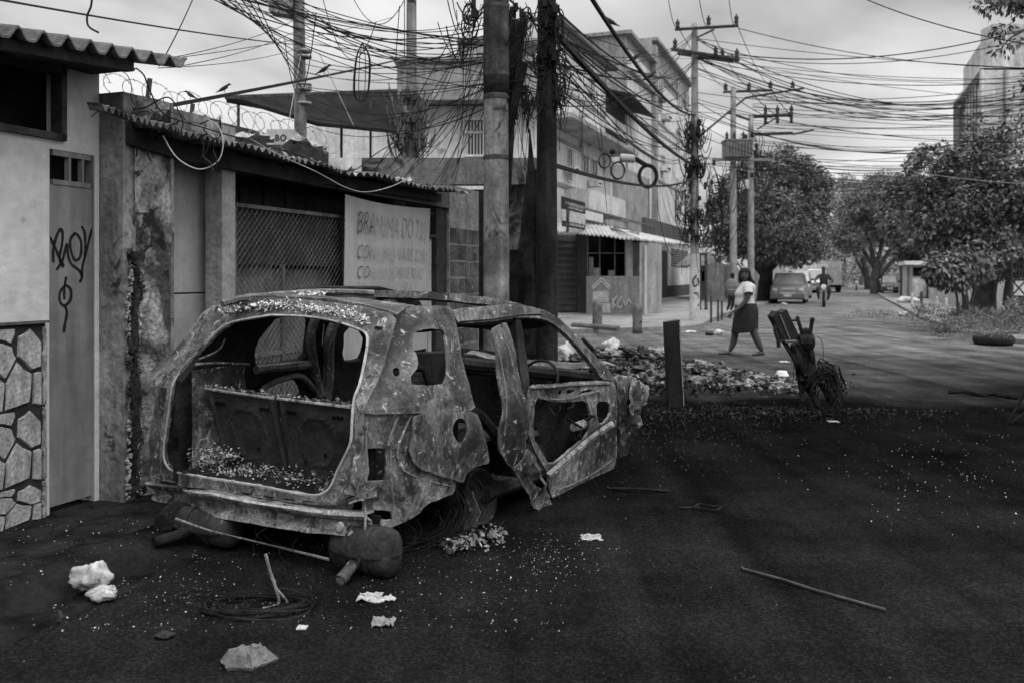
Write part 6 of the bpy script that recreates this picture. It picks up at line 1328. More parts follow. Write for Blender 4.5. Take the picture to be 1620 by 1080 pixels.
# weeds on the right bank
def bush(px, py, Y, rx, ry, n, size, seed, label, matr=lf_m):
    k = Y / FPX; c = P(px, py, Y); q = leaves([(c.x, Y, max(c.z, ry * k * .5), rx * k, rx * k * .7, ry * k)], n, 22, size, seed, -.5, lens=3.5); q[:, 2] = np.maximum(q[:, 2], .08)
    return quads('bush', q, matr, None, label=label, cat='bush')
bush(1575, 508, 22, 50, 13, 90, .09, 21, 'leafy weeds on the bank below the big tree'); bush(1615, 500, 22, 32, 24, 80, .10, 22, 'tall weeds at the far right edge above the tyre', lf_l); bush(1538, 505, 24, 30, 15, 50, .12, 23, 'low weeds left of the tyre at the foot of the twin stemmed tree'); bush(1500, 520, 21, 22, 9, 30, .09, 24, 'small dark weed clump at the edge of the road', lf_d); bush(1470, 492, 30, 26, 7, 24, .11, 25, 'low weed clump beside the white rubble bags', lf_l)
q = leaves([(*P(1560, 516, 20), 1.3, 2.5, .10), (*P(1470, 500, 27), 2.2, 3, .06), (*P(1600, 520, 19.5), 1.5, 1.2, .14)], 300, 16, .07, 31, -.9, lens=5); q[:, 2] = np.maximum(q[:, 2], .06)
quads('grass', q, lf_m, None, label='rough grass and ground weeds along the right verge', cat='grass', kind='stuff')
# ------------------------------------------------------------ right-hand side: buildings, walls, gate
NR = None
rb = thing('modern_building', P(1560, 250, 60), 'white concrete building with a slanting projecting gable at top right', 'building'); YB = 60
mb = MB()
def W(px, py, Y): return P(px, py, Y)
wt = mat('weathered_white_wall', .42, .62, .35, bump=.2, streak=.3, bscale=4, spot=(.14, .58, .55, .12))
# side of the block facing down the street and the stained end wall
mb.add([W(1549, 108, 56), W(1700, 108, 56), W(1700, 520, 56), W(1549, 520, 56), W(1549, 108, 66), W(1549, 520, 66)], [(0, 1, 2, 3), (4, 0, 3, 5)]); obj('end_wall', mb, wt, rb)
mb = MB(); a = [W(1524, 109, 66), W(1571, 38, 57), W(1571, 100, 57), W(1524, 190, 66)]; mb.poly(a, (1.0, .8, 0)); mb.poly([W(1571, 38, 57), W(1700, 38, 57), W(1700, 120, 57), W(1571, 107, 57)], (0, 1.5, 0)); obj('upper_gable', mb, wt, rb)
mb = MB(); mb.poly([W(1508, 163, 66), W(1550, 106, 56), W(1550, 111, 56), W(1508, 168, 66)], (3, 0, 0)); mb.poly([W(1508, 163, 66), W(1508, 430, 66), W(1524, 430, 66), W(1524, 180, 66)], (.6, .5, 0)); mb.poly([W(1550, 111, 56), W(1549, 520, 56), W(1553, 520, 56), W(1553, 111, 56)], (0, -.25, 0)); obj('projecting_frame', mb, fa_w, rb)
mb = MB(); mb.add([W(1516, 175, 66.5), W(1550, 125, 58), W(1550, 500, 58), W(1516, 400, 66.5)], [(0, 1, 2, 3)]); win_ = obj('window_band', mb, glass, rb); mb = MB()
for x in (1530, 1535, 1540, 1544): f = (x - 1516) / 34; Y = 66.3 - 8.5 * f; mb.tube([W(x, 175 - 50 * f, Y), W(x, 450, Y)], .09, 5)
obj('mullion', mb, fa_w, win_)
mb = MB()
for x in (1590, 1640): mb.poly([W(x, 110, 55.8), W(x + 2, 110, 55.8), W(x + 2, 240, 55.8), W(x, 240, 55.8)], (0, .15, 0))
obj('rib', mb, fa_g, rb)
hw = thing('street_house', P(1440, 440, 62), 'small pale shack with a dark window beyond the right hand trees', 'house'); mb = MB(); fr(mb, 1443, 418, 1466, 470, 55, back=6); fr(mb, 1434, 420, 1443, 470, 57, back=4); obj('wall', mb, wt, hw); mb = MB(); fr(mb, 1445, 423, 1461, 437, 54.9, .08); obj('window', mb, dark, hw); mb = MB(); fr(mb, 1431, 413, 1468, 419, 54.6, back=7); obj('roof', mb, fa_w, hw)
def seg_wall(name, pts, ztop, matr, label, cat='wall', par=None):
    mb = MB()
    for (x0, y0), (x1_, y1_) in zip(pts, pts[1:]):
        a, c = G(x0, y0, .08), G(x1_, y1_, .08); d = (c - a).normalized(); nrm = Vector((-d.y, d.x, 0)) * .18; mb.hexa([Vector((a.x, a.y, 0)), Vector((c.x, c.y, 0)), Vector((c.x, c.y, 0)) + nrm, Vector((a.x, a.y, 0)) + nrm, Vector((a.x, a.y, ztop)), Vector((c.x, c.y, ztop)), Vector((c.x, c.y, ztop)) + nrm, Vector((a.x, a.y, ztop)) + nrm])
    return obj(name, mb, matr, par, label=label, cat=cat)
seg_wall('front_wall', [(1463, 471), (1500, 481), (1522, 487), (1560, 498)], 1.25, wt, 'low white garden wall behind the small tree on the right')
seg_wall('front_wall', [(1395, 456), (1412, 459), (1436, 466)], 1.6, fa_g, 'grey wall behind the parked pickup far right of the avenue')
seg_wall('front_wall', [(1560, 496), (1605, 503)], 2.3, fa_w, 'tall pale wall behind the trunk of the big right hand tree')
gt2 = thing('yard_gate', G(1615, 506, .08), 'dark metal yard gate with crossed braces at the right edge', 'gate'); mb = MB(); Yg = 24.5
for x in (1600, 1640): mb.tube([Vector((P(x, 435, Yg).x, Yg, 0)), P(x, 415, Yg)], .05, 6)
mb.tube([P(1600, 443, Yg), P(1660, 443, Yg)], .03, 5); mb.tube([P(1600, 469, Yg), P(1660, 469, Yg)], .03, 5); mb.tube([P(1602, 445, Yg), P(1622, 467, Yg)], .025, 5); mb.tube([P(1622, 445, Yg), P(1602, 467, Yg)], .025, 5)
for k in range(7): mb.tube([P(1602 + k * 5, 415, Yg), P(1602 + k * 5, 443, Yg)], .015, 4)
obj('frame', mb, rust_dark, gt2); mb = MB(); fr(mb, 1600, 470, 1660, 500, Yg, .03); obj('plate', mb, dark, gt2)
for i, (x, yt, yb) in enumerate(((1586, 418, 492), (1596, 418, 492))):
    Y = G(x, yb + 4, .08).y; mb = MB(); a = P(x, yt, Y); mb.tube([(a.x, Y, 0), a], .09, 8); obj('gate_post', mb, wt, None, label=('left' if i == 0 else 'right') + ' of the two pale concrete posts beside the yard gate', cat='post')
for i, (x, yt, yb) in enumerate(((1443, 466, 485), (1482, 471, 487), (1497, 474, 490), (1458, 463, 487))):
    Y = G(x, yb, .1).y; mb = MB(); a = P(x, yt, Y); mb.tube([(a.x, Y, 0), a], .06, 7); mb.ball(a, .065, 8, 4); obj('kerb_post', mb, fa_w if i < 3 else rust_dark, None, label=('short white kerb post nearest the rubbish on the right verge', 'short white kerb post left of the garden wall', 'short white kerb post before the garden wall, the rightmost', 'dark short kerb post on the right verge')[i], cat='bollard')
# far left side of avenue beyond the corner building
for q in ((1100, 392, 1112, 480, 42), (1112, 405, 1120, 482, 44)): pass
lw_ = thing('far_house', P(1130, 440, 48), 'low far house with a sloping roof behind the transformer poles', 'house'); mb = MB(); fr(mb, 1100, 418, 1145, 476, 52, back=6); fr(mb, 1145, 428, 1200, 474, 60, back=5); obj('wall', mb, fa_g, lw_); mb = MB(); mb.poly([P(1098, 420, 51), P(1122, 398, 53), P(1150, 422, 51)], (0, 6, 0)); obj('roof', mb, fa_g, lw_); mb = MB(); fr(mb, 1122, 442, 1138, 474, 51.9, .06); fr(mb, 1105, 430, 1116, 445, 51.9, .06); obj('door', mb, dark, lw_)
seg_wall('front_wall', [(1190, 476), (1215, 470), (1262, 456)], 2.4, wt, 'long pale wall under the mango tree', 'wall')
gp = thing('metal_gate_post', G(1112, 498, .12), 'dark metal gate standing left of the transformer poles', 'gate'); mb = MB(); Y = 36
for x in (1107, 1117): mb.tube([Vector((P(x, 400, Y).x, Y, 0)), P(x, 400, Y)], .06, 6)
mb.tube([P(1107, 402, Y), P(1117, 402, Y)], .06, 6); obj('frame', mb, rust_dark, gp); mb = MB(); fr(mb, 1117, 418, 1146, 478, 37, .05); obj('plate', mb, mat('gate_plate', .10, .2, 2, streak=.3), gp)
for i, (x, yt, yb) in enumerate(((1125, 468, 505), (1136, 474, 503), (1142, 477, 501))):
    Y = G(x, yb, FZ).y; mb = MB(); a = P(x, yt, Y); mb.tube([(a.x, Y, 0), a], .035, 6); obj('thin_post', mb, rust_dark, None, label=('nearest and tallest', 'middle', 'shortest and rightmost')[i] + ' of three thin dark posts left of the walking woman', cat='post')
# stub bollards on the far pavement
def bollard(px, yt, yb, wd, label):
    Y = G(px, yb, FZ).y; c = P(px, yb, Y); h_ = (yb - yt) / FPX * Y; rr = wd / 2 / FPX * Y; mb = MB(); mb.lathe((c.x, Y, 0), [(rr * 1.05, 0), (rr, .2), (rr * .98, h_ * .9), (rr * 1.02, h_ * .97), (rr * .7, h_ + FZ)], 14); 
    for v in range(len(mb.v)): p = Vector(mb.v[v]); mb.v[v] = tuple(p + Vector((mn.noise(p * 5), mn.noise(p * 5 + Vector((3, 3, 3))), 0)) * .02)
    obj('concrete_bollard', mb, mat('spotted_bollard', .09, .2, 5, bump=.5, spot=(.03, .56, 5, .06)), None, label=label, cat='bollard', smooth=True)
bollard(945, 474, 517, 15, 'stubby round concrete bollard in front of the painted arrow wall'); bollard(1008, 480, 520, 15, 'stubby mottled bollard left of the white footed pole')
mb = MB(); a, c = G(906, 517, FZ), G(978, 523, FZ); mb.tube([a + Vector((0, 0, .05)), (a + c) / 2 + Vector((0, .05, .06)), c + Vector((0, 0, .05))], .07, 7); obj('log', mb, wood, None, label='grey log lying on the far kerb before the round bollard', cat='log')
# ------------------------------------------------------------ vehicles
paint = lambda n, v: mat(n, v * .9, v * 1.1, 1, rough=.35, bump=0, fine=0, spec=.5)
chrome = mat('chrome', .5, .6, 3, rough=.25, bump=0, metal=0, spec=.8); lampm = mat('lamp_lens', .45, .6, 5, rough=.2, bump=0)  # chrome: pale non-metal colour paints in its bright reflections
def vehicle(name, label, px, yb, wpx, hpx, col_, hood=.95, L_=4.2, kind='car', ang=None):
    """front end faces the camera; local -y is the front"""
    Y = G(px, yb).y; W_ = wpx / FPX * Y / 2; H_ = hpx / FPX * Y; r = thing(name, Vector((P(px, 435, Y).x, Y, 0)), label, 'car' if kind == 'car' else kind, world=False); r.rotation_euler = (0, 0, -YAW if ang is None else ang)
    def ring(y, zb, zt, w0_, w1_): return [Vector((-w0_, y, zb)), Vector((-w0_ * 1.0, y, (zb + zt) / 2)), Vector((-w1_, y, zt - .05)), Vector((-w1_ * .88, y, zt)), Vector((w1_ * .88, y, zt)), Vector((w1_, y, zt - .05)), Vector((w0_, y, (zb + zt) / 2)), Vector((w0_, y, zb))]
    hd_ = H_ * .60 if kind == 'car' else H_ * .5; mb = MB()
    mb.rings([ring(-.02, .35, hd_ * .82, W_ * .82, W_ * .78), ring(.06, .24, hd_ * .92, W_ * .95, W_ * .9), ring(.5, .22, hd_ * .98, W_, W_ * .95), ring(hood, .22, hd_ * 1.05, W_, W_ * .95), ring(L_ - .3, .22, hd_ * 1.12, W_, W_ * .95), ring(L_, .3, hd_ * 1.05, W_ * .92, W_ * .85)])
    rw_ = W_ * .78; mb.rings([[Vector((-W_ * .9, hood, hd_ * 1.0)), Vector((W_ * .9, hood, hd_ * 1.0)), Vector((W_ * .9, L_ - .25, hd_ * 1.05)), Vector((-W_ * .9, L_ - .25, hd_ * 1.05))], [Vector((-rw_, hood + .62, H_ - .04)), Vector((rw_, hood + .62, H_ - .04)), Vector((rw_, L_ - .5, H_ - .05)), Vector((-rw_, L_ - .5, H_ - .05))], [Vector((-rw_ * .85, hood + .8, H_)), Vector((rw_ * .85, hood + .8, H_)), Vector((rw_ * .85, L_ - .7, H_)), Vector((-rw_ * .85, L_ - .7, H_))]]); bd = obj('body', mb, paint(name + '_paint', col_), r)
    mb = MB(); z0, z1 = hd_ * 1.04, H_ - .07; f = lambda z: hood + .62 * (z - hd_) / (H_ - .04 - hd_) - .012; mb.poly([Vector((-W_ * .82, f(z0), z0)), Vector((W_ * .82, f(z0), z0)), Vector((rw_ * .9, f(z1), z1)), Vector((-rw_ * .9, f(z1), z1))], (0, .006, 0)); obj('windscreen', mb, mat('car_glass', .35, .5, 2, rough=.1, bump=0, spec=.6), r)  # windscreen's pale base colour paints in the sky reflection
    for sx in (-1, 1):
        mb = MB(); mb.poly([Vector((sx * W_ * .90, hood + .3, hd_ * 1.1)), Vector((sx * W_ * .9, L_ - .4, hd_ * 1.12)), Vector((sx * rw_ * 1.02, L_ - .6, H_ - .1)), Vector((sx * rw_ * 1.02, hood + .75, H_ - .1))], (sx * .01, 0, 0)); obj('side_window', mb, glass, r)
        mb = MB(); mb.ball((sx * W_ * .70, .02, hd_ * .74), .13, 10, 6, (1.3, .6, .8)); obj('headlight', mb, lampm, r, smooth=True)
        mb = MB(); mb.box((sx * (W_ + .1), hood + .3, hd_ * 1.15), (.18, .1, .13)); obj('mirror', mb, cable, r)
        for yy in (.75, L_ - .8):
            mb = MB(); mb.lathe((sx * (W_ - .12), yy, .31), [(.0, -.1), (.24, -.1), (.31, -.06), (.31, .08), (.25, .1), (0, .1)], 16, (1, 0, 0)); wh = obj('wheel', mb, black, r); mb = MB(); mb.lathe((sx * (W_ - .02), yy, .31), [(0, -.01), (.18, -.01), (.18, .012), (0, .02)], 12, (sx, 0, 0)); obj('rim', mb, chrome, wh)
    mb = MB(); mb.box((0, -.035, hd_ * .70), (W_ * .72, .05, hd_ * .24)); gr_ = obj('grille', mb, cable if kind == 'car' else dark, r); mb = MB()
    for k in range(3): mb.box((0, -.085, hd_ * (.62 + .08 * k)), (W_ * .66, .02, .035))
    for a in (-1, 1): mb.box((a * W_ * .36, -.06, hd_ * .70), (.03, .03, hd_ * .26)); 
    mb.box((0, -.085, hd_ * .83), (W_ * .78, .03, .06)); mb.box((0, -.085, hd_ * .57), (W_ * .76, .03, .06)); obj('chrome_bar', mb, chrome, gr_)
    mb = MB(); mb.box((0, -.03, .42), (W_ * 1.8, .16, .2)); obj('bumper', mb, paint(name + '_lower', col_ * .5), r)
    mb = MB(); mb.box((0, -.12, .44), (.4, .02, .13)); obj('number_plate', mb, fa_w, r); return r
vehicle('parked_car', 'dark sedan with chrome grille facing us beside the mango tree', 1246, 481, 56, 49, .24)
vehicle('parked_car', 'second dark car partly hidden behind the chrome grilled sedan', 1266, 473, 30, 44, .05)
vehicle('white_van', 'white van behind the sedan, left of the motorcyclist', 1291, 464, 36, 38, .78, hood=.75, kind='van', L_=4.6)
tk = thing('box_truck', G(1306, 463), 'grey box truck seen from behind the white van', 'truck'); Y = G(1306, 463).y; mb = MB(); fr(mb, 1281, 413, 1331, 451, Y, back=6); obj('cargo_box', mb, mat('truck_box', .42, .52, 1, bump=.1, streak=.1), tk)
mb = MB(); fr(mb, 1288, 419, 1310, 424, Y - .03, .02); fr(mb, 1315, 418, 1324, 424, Y - .03, .02); obj('panel_mark', mb, fa_w, tk); mb = MB(); fr(mb, 1284, 451, 1330, 455, Y, back=6); obj('chassis', mb, dark, tk)
for x in (1288, 1326):
    mb = MB(); c = P(x, 457, Y + .5); mb.lathe((c.x, c.y, .48), [(0, -.15), (.4, -.15), (.48, -.1), (.48, .1), (.4, .15), (0, .15)], 14, (1, 0, 0)); obj('wheel', mb, black, tk)
mb = MB(); fr(mb, 1262, 411, 1282, 418, Y + 6, 2); fr(mb, 1258, 418, 1283, 440, Y + 6, back=3); obj('coach', mb, fa_w, None, label='pale lorry top showing left of the grey box truck', cat='truck')
vehicle('parked_pickup', 'dark car with pale bonnet parked on the right of the avenue', 1408, 466, 26, 30, .10, ang=-YAW)
vehicle('parked_pickup', 'pale car parked beyond the forked street tree', 1398, 462, 14, 22, .3, ang=-YAW)
# motorcycles
def motorcycle(px, yb, hpx, label, rider=True):
    Y = G(px, yb).y; k = hpx / 54 * Y / 42.5; r = thing('motorcycle', Vector((P(px, 435, Y).x, Y, 0)), label, 'motorcycle', world=False); r.rotation_euler = (0, 0, -YAW)
    for yy in (0, 1.25):
        mb = MB(); mb.tube([Vector((0, yy + .28 * cos(a), .30 + .28 * sin(a))) for a in [i * pi / 9 for i in range(19)]], .055, 7); w_ = obj('wheel', mb, black, r); mb = MB(); mb.tube([Vector((-.05, yy, .3)), Vector((.05, yy, .3))], .05, 8)
        for i in range(6): mb.tube([Vector((0, yy, .3)), Vector((0, yy + .26 * cos(i * pi / 3), .3 + .26 * sin(i * pi / 3)))], .012, 4)
        obj('rim', mb, chrome, w_)
    mb = MB()
    for sx in (-1, 1): mb.tube([Vector((sx * .08, 0, .3)), Vector((sx * .09, .12, .62)), Vector((sx * .09, .25, .95))], .022, 6)
    obj('fork', mb, chrome, r)
    mb = MB(); mb.tube([Vector((-.38, .35, 1.05)), Vector((-.2, .27, 1.0)), Vector((0, .24, .97)), Vector((.2, .27, 1.0)), Vector((.38, .35, 1.05))], .018, 6); obj('handlebar', mb, cable, r)
    mb = MB(); mb.lathe((0, .13, .83), [(.0, .02), (.09, .0), (.10, -.05), (.06, -.14), (0, -.15)], 14, (0, -1, 0)); obj('headlight_shell', mb, cable, r, smooth=True)
    mb = MB(); mb.lathe((0, .095, .83), [(.12, 0), (.10, .02), (0, .03)], 14, (0, -1, 0)); m = bpy.data.materials.get('lit_headlamp') or bpy.data.materials.new('lit_headlamp'); m.use_nodes = True; b_ = m.node_tree.nodes['Principled BSDF']; b_.inputs['Emission Color'].default_value = (1, 1, 1, 1); b_.inputs['Emission Strength'].default_value = 10 if rider else 0; b_.inputs['Base Color'].default_value = (.7, .7, .7, 1)
    obj('headlight', mb, m if rider else lampm, r)
    mb = MB(); mb.rings([[Vector((cos(a) * w_, y, z + sin(a) * h_)) for a in [i * pi / 5 for i in range(10)]] for y, z, w_, h_ in ((.25, .82, .05, .05), (.4, .86, .14, .12), (.65, .82, .13, .1), (.75, .76, .13, .05), (1.3, .80, .12, .05), (1.45, .84, .05, .03))]); obj('tank_and_seat', mb, paint('bike_paint', .05), r, smooth=True)
    mb = MB(); mb.box((0, .62, .42), (.26, .4, .3)); mb.tube([Vector((.12, .5, .3)), Vector((.16, 1.4, .35))], .04, 7); obj('engine', mb, rust_dark, r); return r, Y
skin = mat('skin', .055, .08, 3, rough=.55, bump=0, fine=.05); hairm = mat('dark_hair', .012, .02, 20, bump=.2, rough=.6)
def skinmesh(name, V, E, Rr, matr, parent, sub=2, root=0, smoothing=True):
    me = bpy.data.meshes.new(name); me.from_pydata([tuple(v) for v in V], E, []); me.update(); o = bpy.data.objects.new(name, me); COL.objects.link(o); m = o.modifiers.new('skin', 'SKIN'); m.branch_smoothing = .6
    for i, sv in enumerate(me.skin_vertices[0].data): q = Rr[i]; sv.radius = q if isinstance(q, tuple) else (q, q); sv.use_root = (i == root)
    s_ = o.modifiers.new('sub', 'SUBSURF'); s_.levels = sub; s_.render_levels = sub
    dg = bpy.context.evaluated_depsgraph_get(); me2 = bpy.data.meshes.new_from_object(o.evaluated_get(dg)); bpy.data.objects.remove(o); me2.materials.clear(); me2.materials.append(matr)
    for p in me2.polygons: p.use_smooth = True; p.material_index = 0
    o = bpy.data.objects.new(name, me2); COL.objects.link(o)
    if parent: o.parent = parent; o.location = -parent.location if parent.get('worldbuilt') else (0, 0, 0)
    return o
mc, Ym = motorcycle(1303, 486, 54, 'motorcycle with its round headlamp lit riding towards us')
mc.scale = (1.15,) * 3; rd = thing('person', mc.location + U * .2, 'motorcyclist in a dark top riding towards us behind the lit headlamp', 'person', world=False); rd.rotation_euler = (0, 0, -YAW); rd.scale = (1.12,) * 3
V = [(0, .1, .86), (0, .06, 1.12), (0, .0, 1.34), (0, -.02, 1.46), (0, -.02, 1.62), (-.19, 0, 1.36), (-.34, -.25, 1.16), (-.36, -.5, 1.08), (.19, 0, 1.36), (.34, -.25, 1.16), (.36, -.5, 1.08), (-.13, .1, .84), (-.25, -.3, .80), (-.2, -.15, .38), (-.2, -.28, .34), (.13, .1, .84), (.25, -.3, .80), (.2, -.15, .38), (.2, -.28, .34)]
E = [(0, 1), (1, 2), (2, 3), (3, 4), (2, 5), (5, 6), (6, 7), (2, 8), (8, 9), (9, 10), (0, 11), (11, 12), (12, 13), (13, 14), (0, 15), (15, 16), (16, 17), (17, 18)]
skinmesh('body', V, E, [.15, .15, .16, .06, .095, .08, .055, .035, .08, .055, .035, .1, .08, .05, .035, .1, .08, .05, .035], mat('dark_clothes', .03, .05, 4, bump=0), rd)
mb = MB(); mb.ball((0, -.02, 1.63), .105, 12, 8, (.85, 1, 1.15)); obj('head', mb, skin, rd, smooth=True); mb = MB(); mb.ball((0, .01, 1.66), .105, 12, 8, (.9, 1, 1.05)); obj('hair', mb, hairm, rd, smooth=True)
motorcycle(1355, 460, 40, 'parked motorcycle far along the right side of the avenue', False); motorcycle(1430, 469, 36, 'parked motorcycle right of the dark parked pickup', False)
# ------------------------------------------------------------ pedestrians
YW = 17.2
wm_ = thing('person', P(1180, 435, YW) * 1, 'woman in a pale t-shirt, dark knee length skirt and flip-flops crossing the road', 'person'); wm_.location.z = 0
wc = lambda x, y, dy=0: P(1120 + x / 6, 400 + y / 6, YW + dy)
V = [wc(356, 500), wc(354, 430), wc(362, 370), wc(370, 310), wc(366, 276), wc(352, 250), wc(350, 190),       # 0 pelvis..6 head
     wc(378, 322, -.17), wc(384, 385, -.24), wc(368, 448, -.24), wc(330, 490, -.23), wc(262, 545, -.22), wc(238, 565, -.22),   # 7..12 near arm
     wc(372, 322, .17), wc(385, 390, .24), wc(392, 450, .26), wc(372, 500, .26), wc(350, 545, .26),      # 13..17 far arm
     wc(330, 560, .09), wc(268, 700, .1), wc(262, 750, .1), wc(240, 860, .1), wc(205, 935, .1),            # 18..22 front (left in picture) leg
     wc(372, 570, -.09), wc(425, 720, -.1), wc(448, 790, -.1), wc(490, 880, -.1), wc(515, 935, -.1)]      # 23..27 rear leg
E = [(0, 1), (1, 2), (2, 3), (3, 4), (4, 5), (5, 6), (3, 7), (7, 8), (8, 9), (9, 10), (10, 11), (11, 12), (3, 13), (13, 14), (14, 15), (15, 16), (16, 17), (0, 18), (18, 19), (19, 20), (20, 21), (21, 22), (0, 23), (23, 24), (24, 25), (25, 26), (26, 27)]
RR = [.145, .14, .13, .10, .055, .06, .085, .07, .062, .055, .048, .034, .028, .07, .06, .055, .045, .03, .115, .085, .075, .068, .036, .115, .085, .075, .068, .038]
skinmesh('body', V, E, RR, skin, wm_)
# head with features, turned to the camera
hc = wc(350, 212, -.01); ca, sa = cos(-.42), sin(-.42)
HR = lambda x, y, z: hc + Vector((x * ca - y * sa, x * sa + y * ca, z))      # y<0 is the face
mb = MB(); rings_ = []
for i in range(19):
    a = pi * i / 18; z = cos(a) * .128; rr = max(.001, sin(a)) ** .75 * .09; ring = []
    for k in range(24):
        b_ = 2 * pi * k / 24; x, y = cos(b_) * rr * .9, sin(b_) * rr * 1.08; fr_ = sin(b_) < -.4
        if z < -.03: y *= 1 - .12 * (-z - .03) / .1; x *= 1 - .22 * (-z - .03) / .1
        nose = .024 * math.exp(-((z + .014) / .024) ** 2) * math.exp(-(cos(b_) / .16) ** 2) * fr_; eye = -.012 * math.exp(-((z - .018) / .016) ** 2) * math.exp(-((abs(cos(b_)) - .38) / .17) ** 2) * fr_; lip = .009 * math.exp(-((z + .058) / .012) ** 2) * math.exp(-(cos(b_) / .32) ** 2) * fr_
        ring.append(HR(x, y - nose - eye - lip, z))
    rings_.append(ring)
mb.rings(rings_); hd2 = obj('head', mb, skin, wm_, smooth=True)
mb = MB()
for dx in (-.033, .033): mb.ball(HR(dx, -.083, .02), .010, 8, 5, (1.4, .6, .7)); mb.tube([HR(dx - .018, -.088, .038), HR(dx, -.094, .042), HR(dx + .018, -.088, .038)], .003, 4)
obj('eye', mb, dark, hd2); mb = MB(); mb.tube([HR(-.026, -.090, -.058), HR(0, -.1, -.06), HR(.026, -.090, -.058)], .006, 5); obj('mouth', mb, mat('lips', .03, .045, 5, bump=0), hd2)
mb = MB(); mb.rings([[HR(cos(b_) * r_ * .97, .014 + sin(b_) * r_ * 1.02, z) for b_ in [k * pi / 10 for k in range(20)]] for r_, z in ((.02, .148), (.06, .142), (.088, .12), (.103, .08), (.106, .055))], cap=True)
mb.rings([[HR(cos(b_) * r_, .02 + sin(b_) * r_ * 1.05, z) for b_ in [-.35 + k * (pi + .7) / 12 for k in range(13)]] for r_, z in ((.104, .06), (.107, .02), (.11, -.03), (.112, -.08), (.10, -.12))], closed=False, cap=False)
R = random.Random(4)
for i in range(150):
    b_ = R.uniform(-.5, pi + .35); st = HR(cos(b_) * .09, .015 + sin(b_) * .095, .09); m__ = HR(cos(b_) * .112, .02 + sin(b_) * .11, -.03); e_ = HR(cos(b_) * .125 + .045 + R.gauss(0, .015), .045 + sin(b_) * .11 + R.gauss(0, .015), -.20 + R.uniform(-.05, .04) + .06 * (b_ > 2.2)); mb.tube(spl([st, m__, e_], 3), [.010, .011, .012, .012, .011, .008, .003], 4)
obj('hair', mb, hairm, wm_)
# t-shirt
def loft(name, secs, matr, par, seg=20, open_=True, thick=.006, fold=.006):
    """secs: (centre, rx, ry[, tilt])"""
    mb = MB(); rows = []
    for j, (c, rx, ry, *tl) in enumerate(secs):
        tl = tl[0] if tl else 0; row = []
        for k in range(seg + 1):
            a = 2 * pi * k / seg; f = 1 + fold / rx * mn.noise(Vector((cos(a) * 3, sin(a) * 3, j * .4))) * 1.5; row.append(c + Vector((cos(a) * rx * f, sin(a) * ry * f, tl * cos(a))))
        rows.append(row)
    mb.rings(rows, closed=False, cap=False); o = obj(name, mb, matr, par, smooth=True); md = o.modifiers.new('s', 'SOLIDIFY'); md.thickness = thick; s_ = o.modifiers.new('u', 'SUBSURF'); s_.levels = s_.render_levels = 1; return o
tee = mat('pale_tshirt', .42, .52, 5, bump=.1, fine=.06)
loft('t_shirt', [(wc(362, 274), .06, .065), (wc(372, 290), .11, .15), (wc(376, 312), .145, .20), (wc(368, 340), .165, .205), (wc(352, 375), .185, .20), (wc(346, 398), .19, .20), (wc(352, 420), .168, .19), (wc(348, 450), .182, .195), (wc(348, 480), .19, .205), (wc(352, 500), .195, .205)], tee, wm_)
for sgn, i0 in ((-1, 7), (1, 13)):
    a, b_ = V[i0], V[i0 + 1]; d = (b_ - a); mb = MB(); mb.tube([a - d * .25, a, a + d * .45, a + d * .98, a + d * 1.12], [.07, .092, .088, .092, .094], 12, cap=False); o = obj('sleeve', mb, tee, wm_, smooth=True); md = o.modifiers.new('s', 'SOLIDIFY'); md.thickness = .005
loft('skirt', [(wc(358, 478), .195, .205), (wc(364, 505), .21, .225), (wc(366, 560), .222, .24), (wc(356, 640), .235, .235), (wc(349, 710), .25, .22, .01), (wc(347, 745), .252, .21, .02), (wc(347, 752), .246, .205, .02)], mat('dark_skirt', .018, .03, 4, bump=.1), wm_, fold=.012)
# feet with toes and flip-flops, hand with fingers
def foot(heel, toe, flat):
    d = toe - heel; mb = MB(); s_ = Vector((0, 1, 0)); rows = []
    for f, w_, h_ in ((0, .02, .02), (.06, .032, .05), (.25, .034, .07), (.5, .04, .05), (.75, .048, .032), (.92, .044, .02), (1.0, .03, .01)):
        c = heel + d * f; rows.append([c + s_ * (cos(a) * w_) + Vector((0, 0, max(0, sin(a)) * h_ + .014 + (min(0, sin(a)) * .004))) for a in [i * pi / 6 for i in range(12)]])
    mb.rings(rows); o = obj('foot', mb, skin, wm_, smooth=True); mb = MB()
    for i in range(5): c = heel + d * (1.0 - .03 * i) + s_ * (.036 - .018 * i); mb.ball(c + Vector((0, 0, .018)), .013 - .0015 * i, 7, 5, (1.4, 1, .8))
    obj('toe', mb, skin, o); mb = MB(); rows = []
    for f, w_ in ((-.05, .02), (0, .036), (.5, .04), (.85, .05), (1.05, .045), (1.12, .02)): c = heel + d * f; rows.append([c + s_ * w_ + Vector((0, 0, .014)), c - s_ * w_ + Vector((0, 0, .014)), c - s_ * w_ + Vector((0, 0, -.004)), c + s_ * w_ + Vector((0, 0, -.004))])
    mb.rings(rows); mb.tube([heel + d * .45 + s_ * .04 + Vector((0, 0, .03)), heel + d * .7 + Vector((0, 0, .06)), heel + d * .45 - s_ * .04 + Vector((0, 0, .03))], .005, 5); obj('flip_flop', mb, cable, wm_)
foot(wc(215, 962, .1), wc(112, 958, .1), 0); foot(wc(535, 962, -.1), wc(432, 970, -.1), 0)
